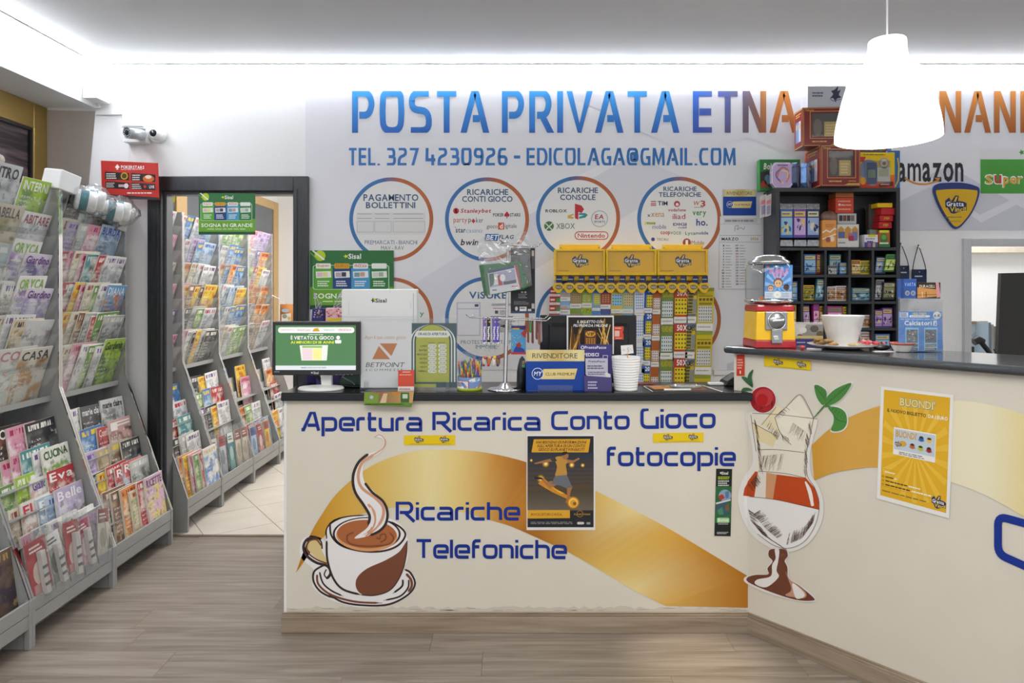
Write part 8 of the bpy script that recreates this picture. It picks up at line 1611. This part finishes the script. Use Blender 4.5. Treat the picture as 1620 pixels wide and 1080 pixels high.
ld = bpy.data.lights.new('lamp_bulb_light', 'POINT'); ld.energy = 9; ld.color = (1, .95, .88); ld.shadow_soft_size = .035; lo = bpy.data.objects.new('lamp_bulb_light', ld); lo.location = (lx, 2.5, lz(178)); COL.objects.link(lo)

# ------------------------------------------------------------------ seen through the openings
tag(MB().prism([P(1578, 575, 4.42), P(1680, 575, 4.42), P(1680, 430, 4.42), P(1584, 432, 4.42)], (0, .03, 0)).build('black_board', M('black_panel_grain', '#2a2927', .5, noise=.3, nscale=200)), 'large black panel standing in the pass-through opening', 'panel')
t = thing('picture_frame', 'gold picture frame leaning in the pass-through opening', 'picture frame', P(1549, 580, 4.7)); Yq = 4.72
MB().pbox(1530, 508, 1563, 512, Yq, .02).pbox(1559.5, 512, 1563, 580, Yq, .02).build('moulding', M('pale_gold_wood', '#b8a67c', .5, noise=.1), t); MB().pbox(1528, 512, 1559.5, 580, Yq+.01, .006, col='#d4dadf').build('picture', ink(), t); C = Canvas(front(Yq+.0095)); C.poly([(1536, 530), (1552, 518), (1558, 535), (1545, 545)], '#aebccb', 1); C.build('picture_print', t)
for i, (x, col) in enumerate(((1564, '#a8bccc'), (1568.5, '#e8e8e8'), (1572.5, '#d0c8bc'))): tag(MB().pbox(x, 510+i*3, x+3.6, 582, 4.6, .2, col=col).build('folder', ink()), f'{("blue grey", "white", "beige")[i]} folder standing upright beside the gold picture frame', 'folder', 'folders in the pass-through opening')
t = thing('barcode_scanner', 'black handheld barcode scanner on a stand in the pass-through opening', 'scanner', P(1560, 580, 4.42)); bp = black_plastic
MB().tube([P(1540, 541, 4.42), P(1547, 537, 4.42), P(1556, 540, 4.42)], [.024, .028, .018], 12).build('head', bp, t); MB().tube([P(1552, 541, 4.42), P(1564, 556, 4.42), P(1571, 566, 4.42)], [.016, .015, .013], 10).build('handle', bp, t); MB().tube([P(1572, 552, 4.41), P(1577, 560, 4.41), P(1574, 568, 4.41)], .004, 6).build('cord', bp, t); MB().pbox(1550, 564, 1582, 600, 4.38, .1).build('stand', bp, t, bevel=.01)
t = thing('dark_device', 'black box device in front of the pass-through frame', 'device', P(1539, 590, 4.36)); MB().pbox(1536.5, 548, 1542, 600, 4.36, .12).build('body', bp, t, bevel=.004)
# snack bag on the far end of the racks
t = thing('snack_bag', 'orange and white snack bag hanging past the last rack beyond the doorway', 'snack bag', P(454, 511, 6.7)); vs = []; fs = []
for sgn in (1, -1):
    o = len(vs)
    for j in range(7):
        for i in range(7): u, v = i/6, j/6; vs.append(P(443+23*u, 481+31*v, 6.7)+Vector((0, -sgn*.03*math.sin(math.pi*u)*math.sin(math.pi*min(1, v*.96+.02))**.6, 0)))
    for j in range(6):
        for i in range(6): a = o+j*7+i; fs.append((a, a+1, a+8, a+7))
MB().add(vs, fs, sm=True, col='#c8864a').build('pouch', ink('printed_ink_gloss', .25), t)
C = Canvas(lambda x, y, l: P(x, y, 6.7)+Vector((0, -.031-.0006*l, 0))); C.poly([(447, 497), (462, 495), (462, 507), (447, 508)], '#e0dcd4', 1); C.ell(453, 491, 6, 3, '#a8b8d0', 1, 14); C.ell(452, 500, 4, 3.4, '#8a9a84', 2, 12); C.ell(459, 503, 2.6, 3, '#c8b86a', 2, 10); C.build('print', t)
MB().tube([P(454, 482, 6.7), P(452, 478, 6.66), (-2.31, 6.62, 1.47)], .003, 6).build('peg', chrome, t)
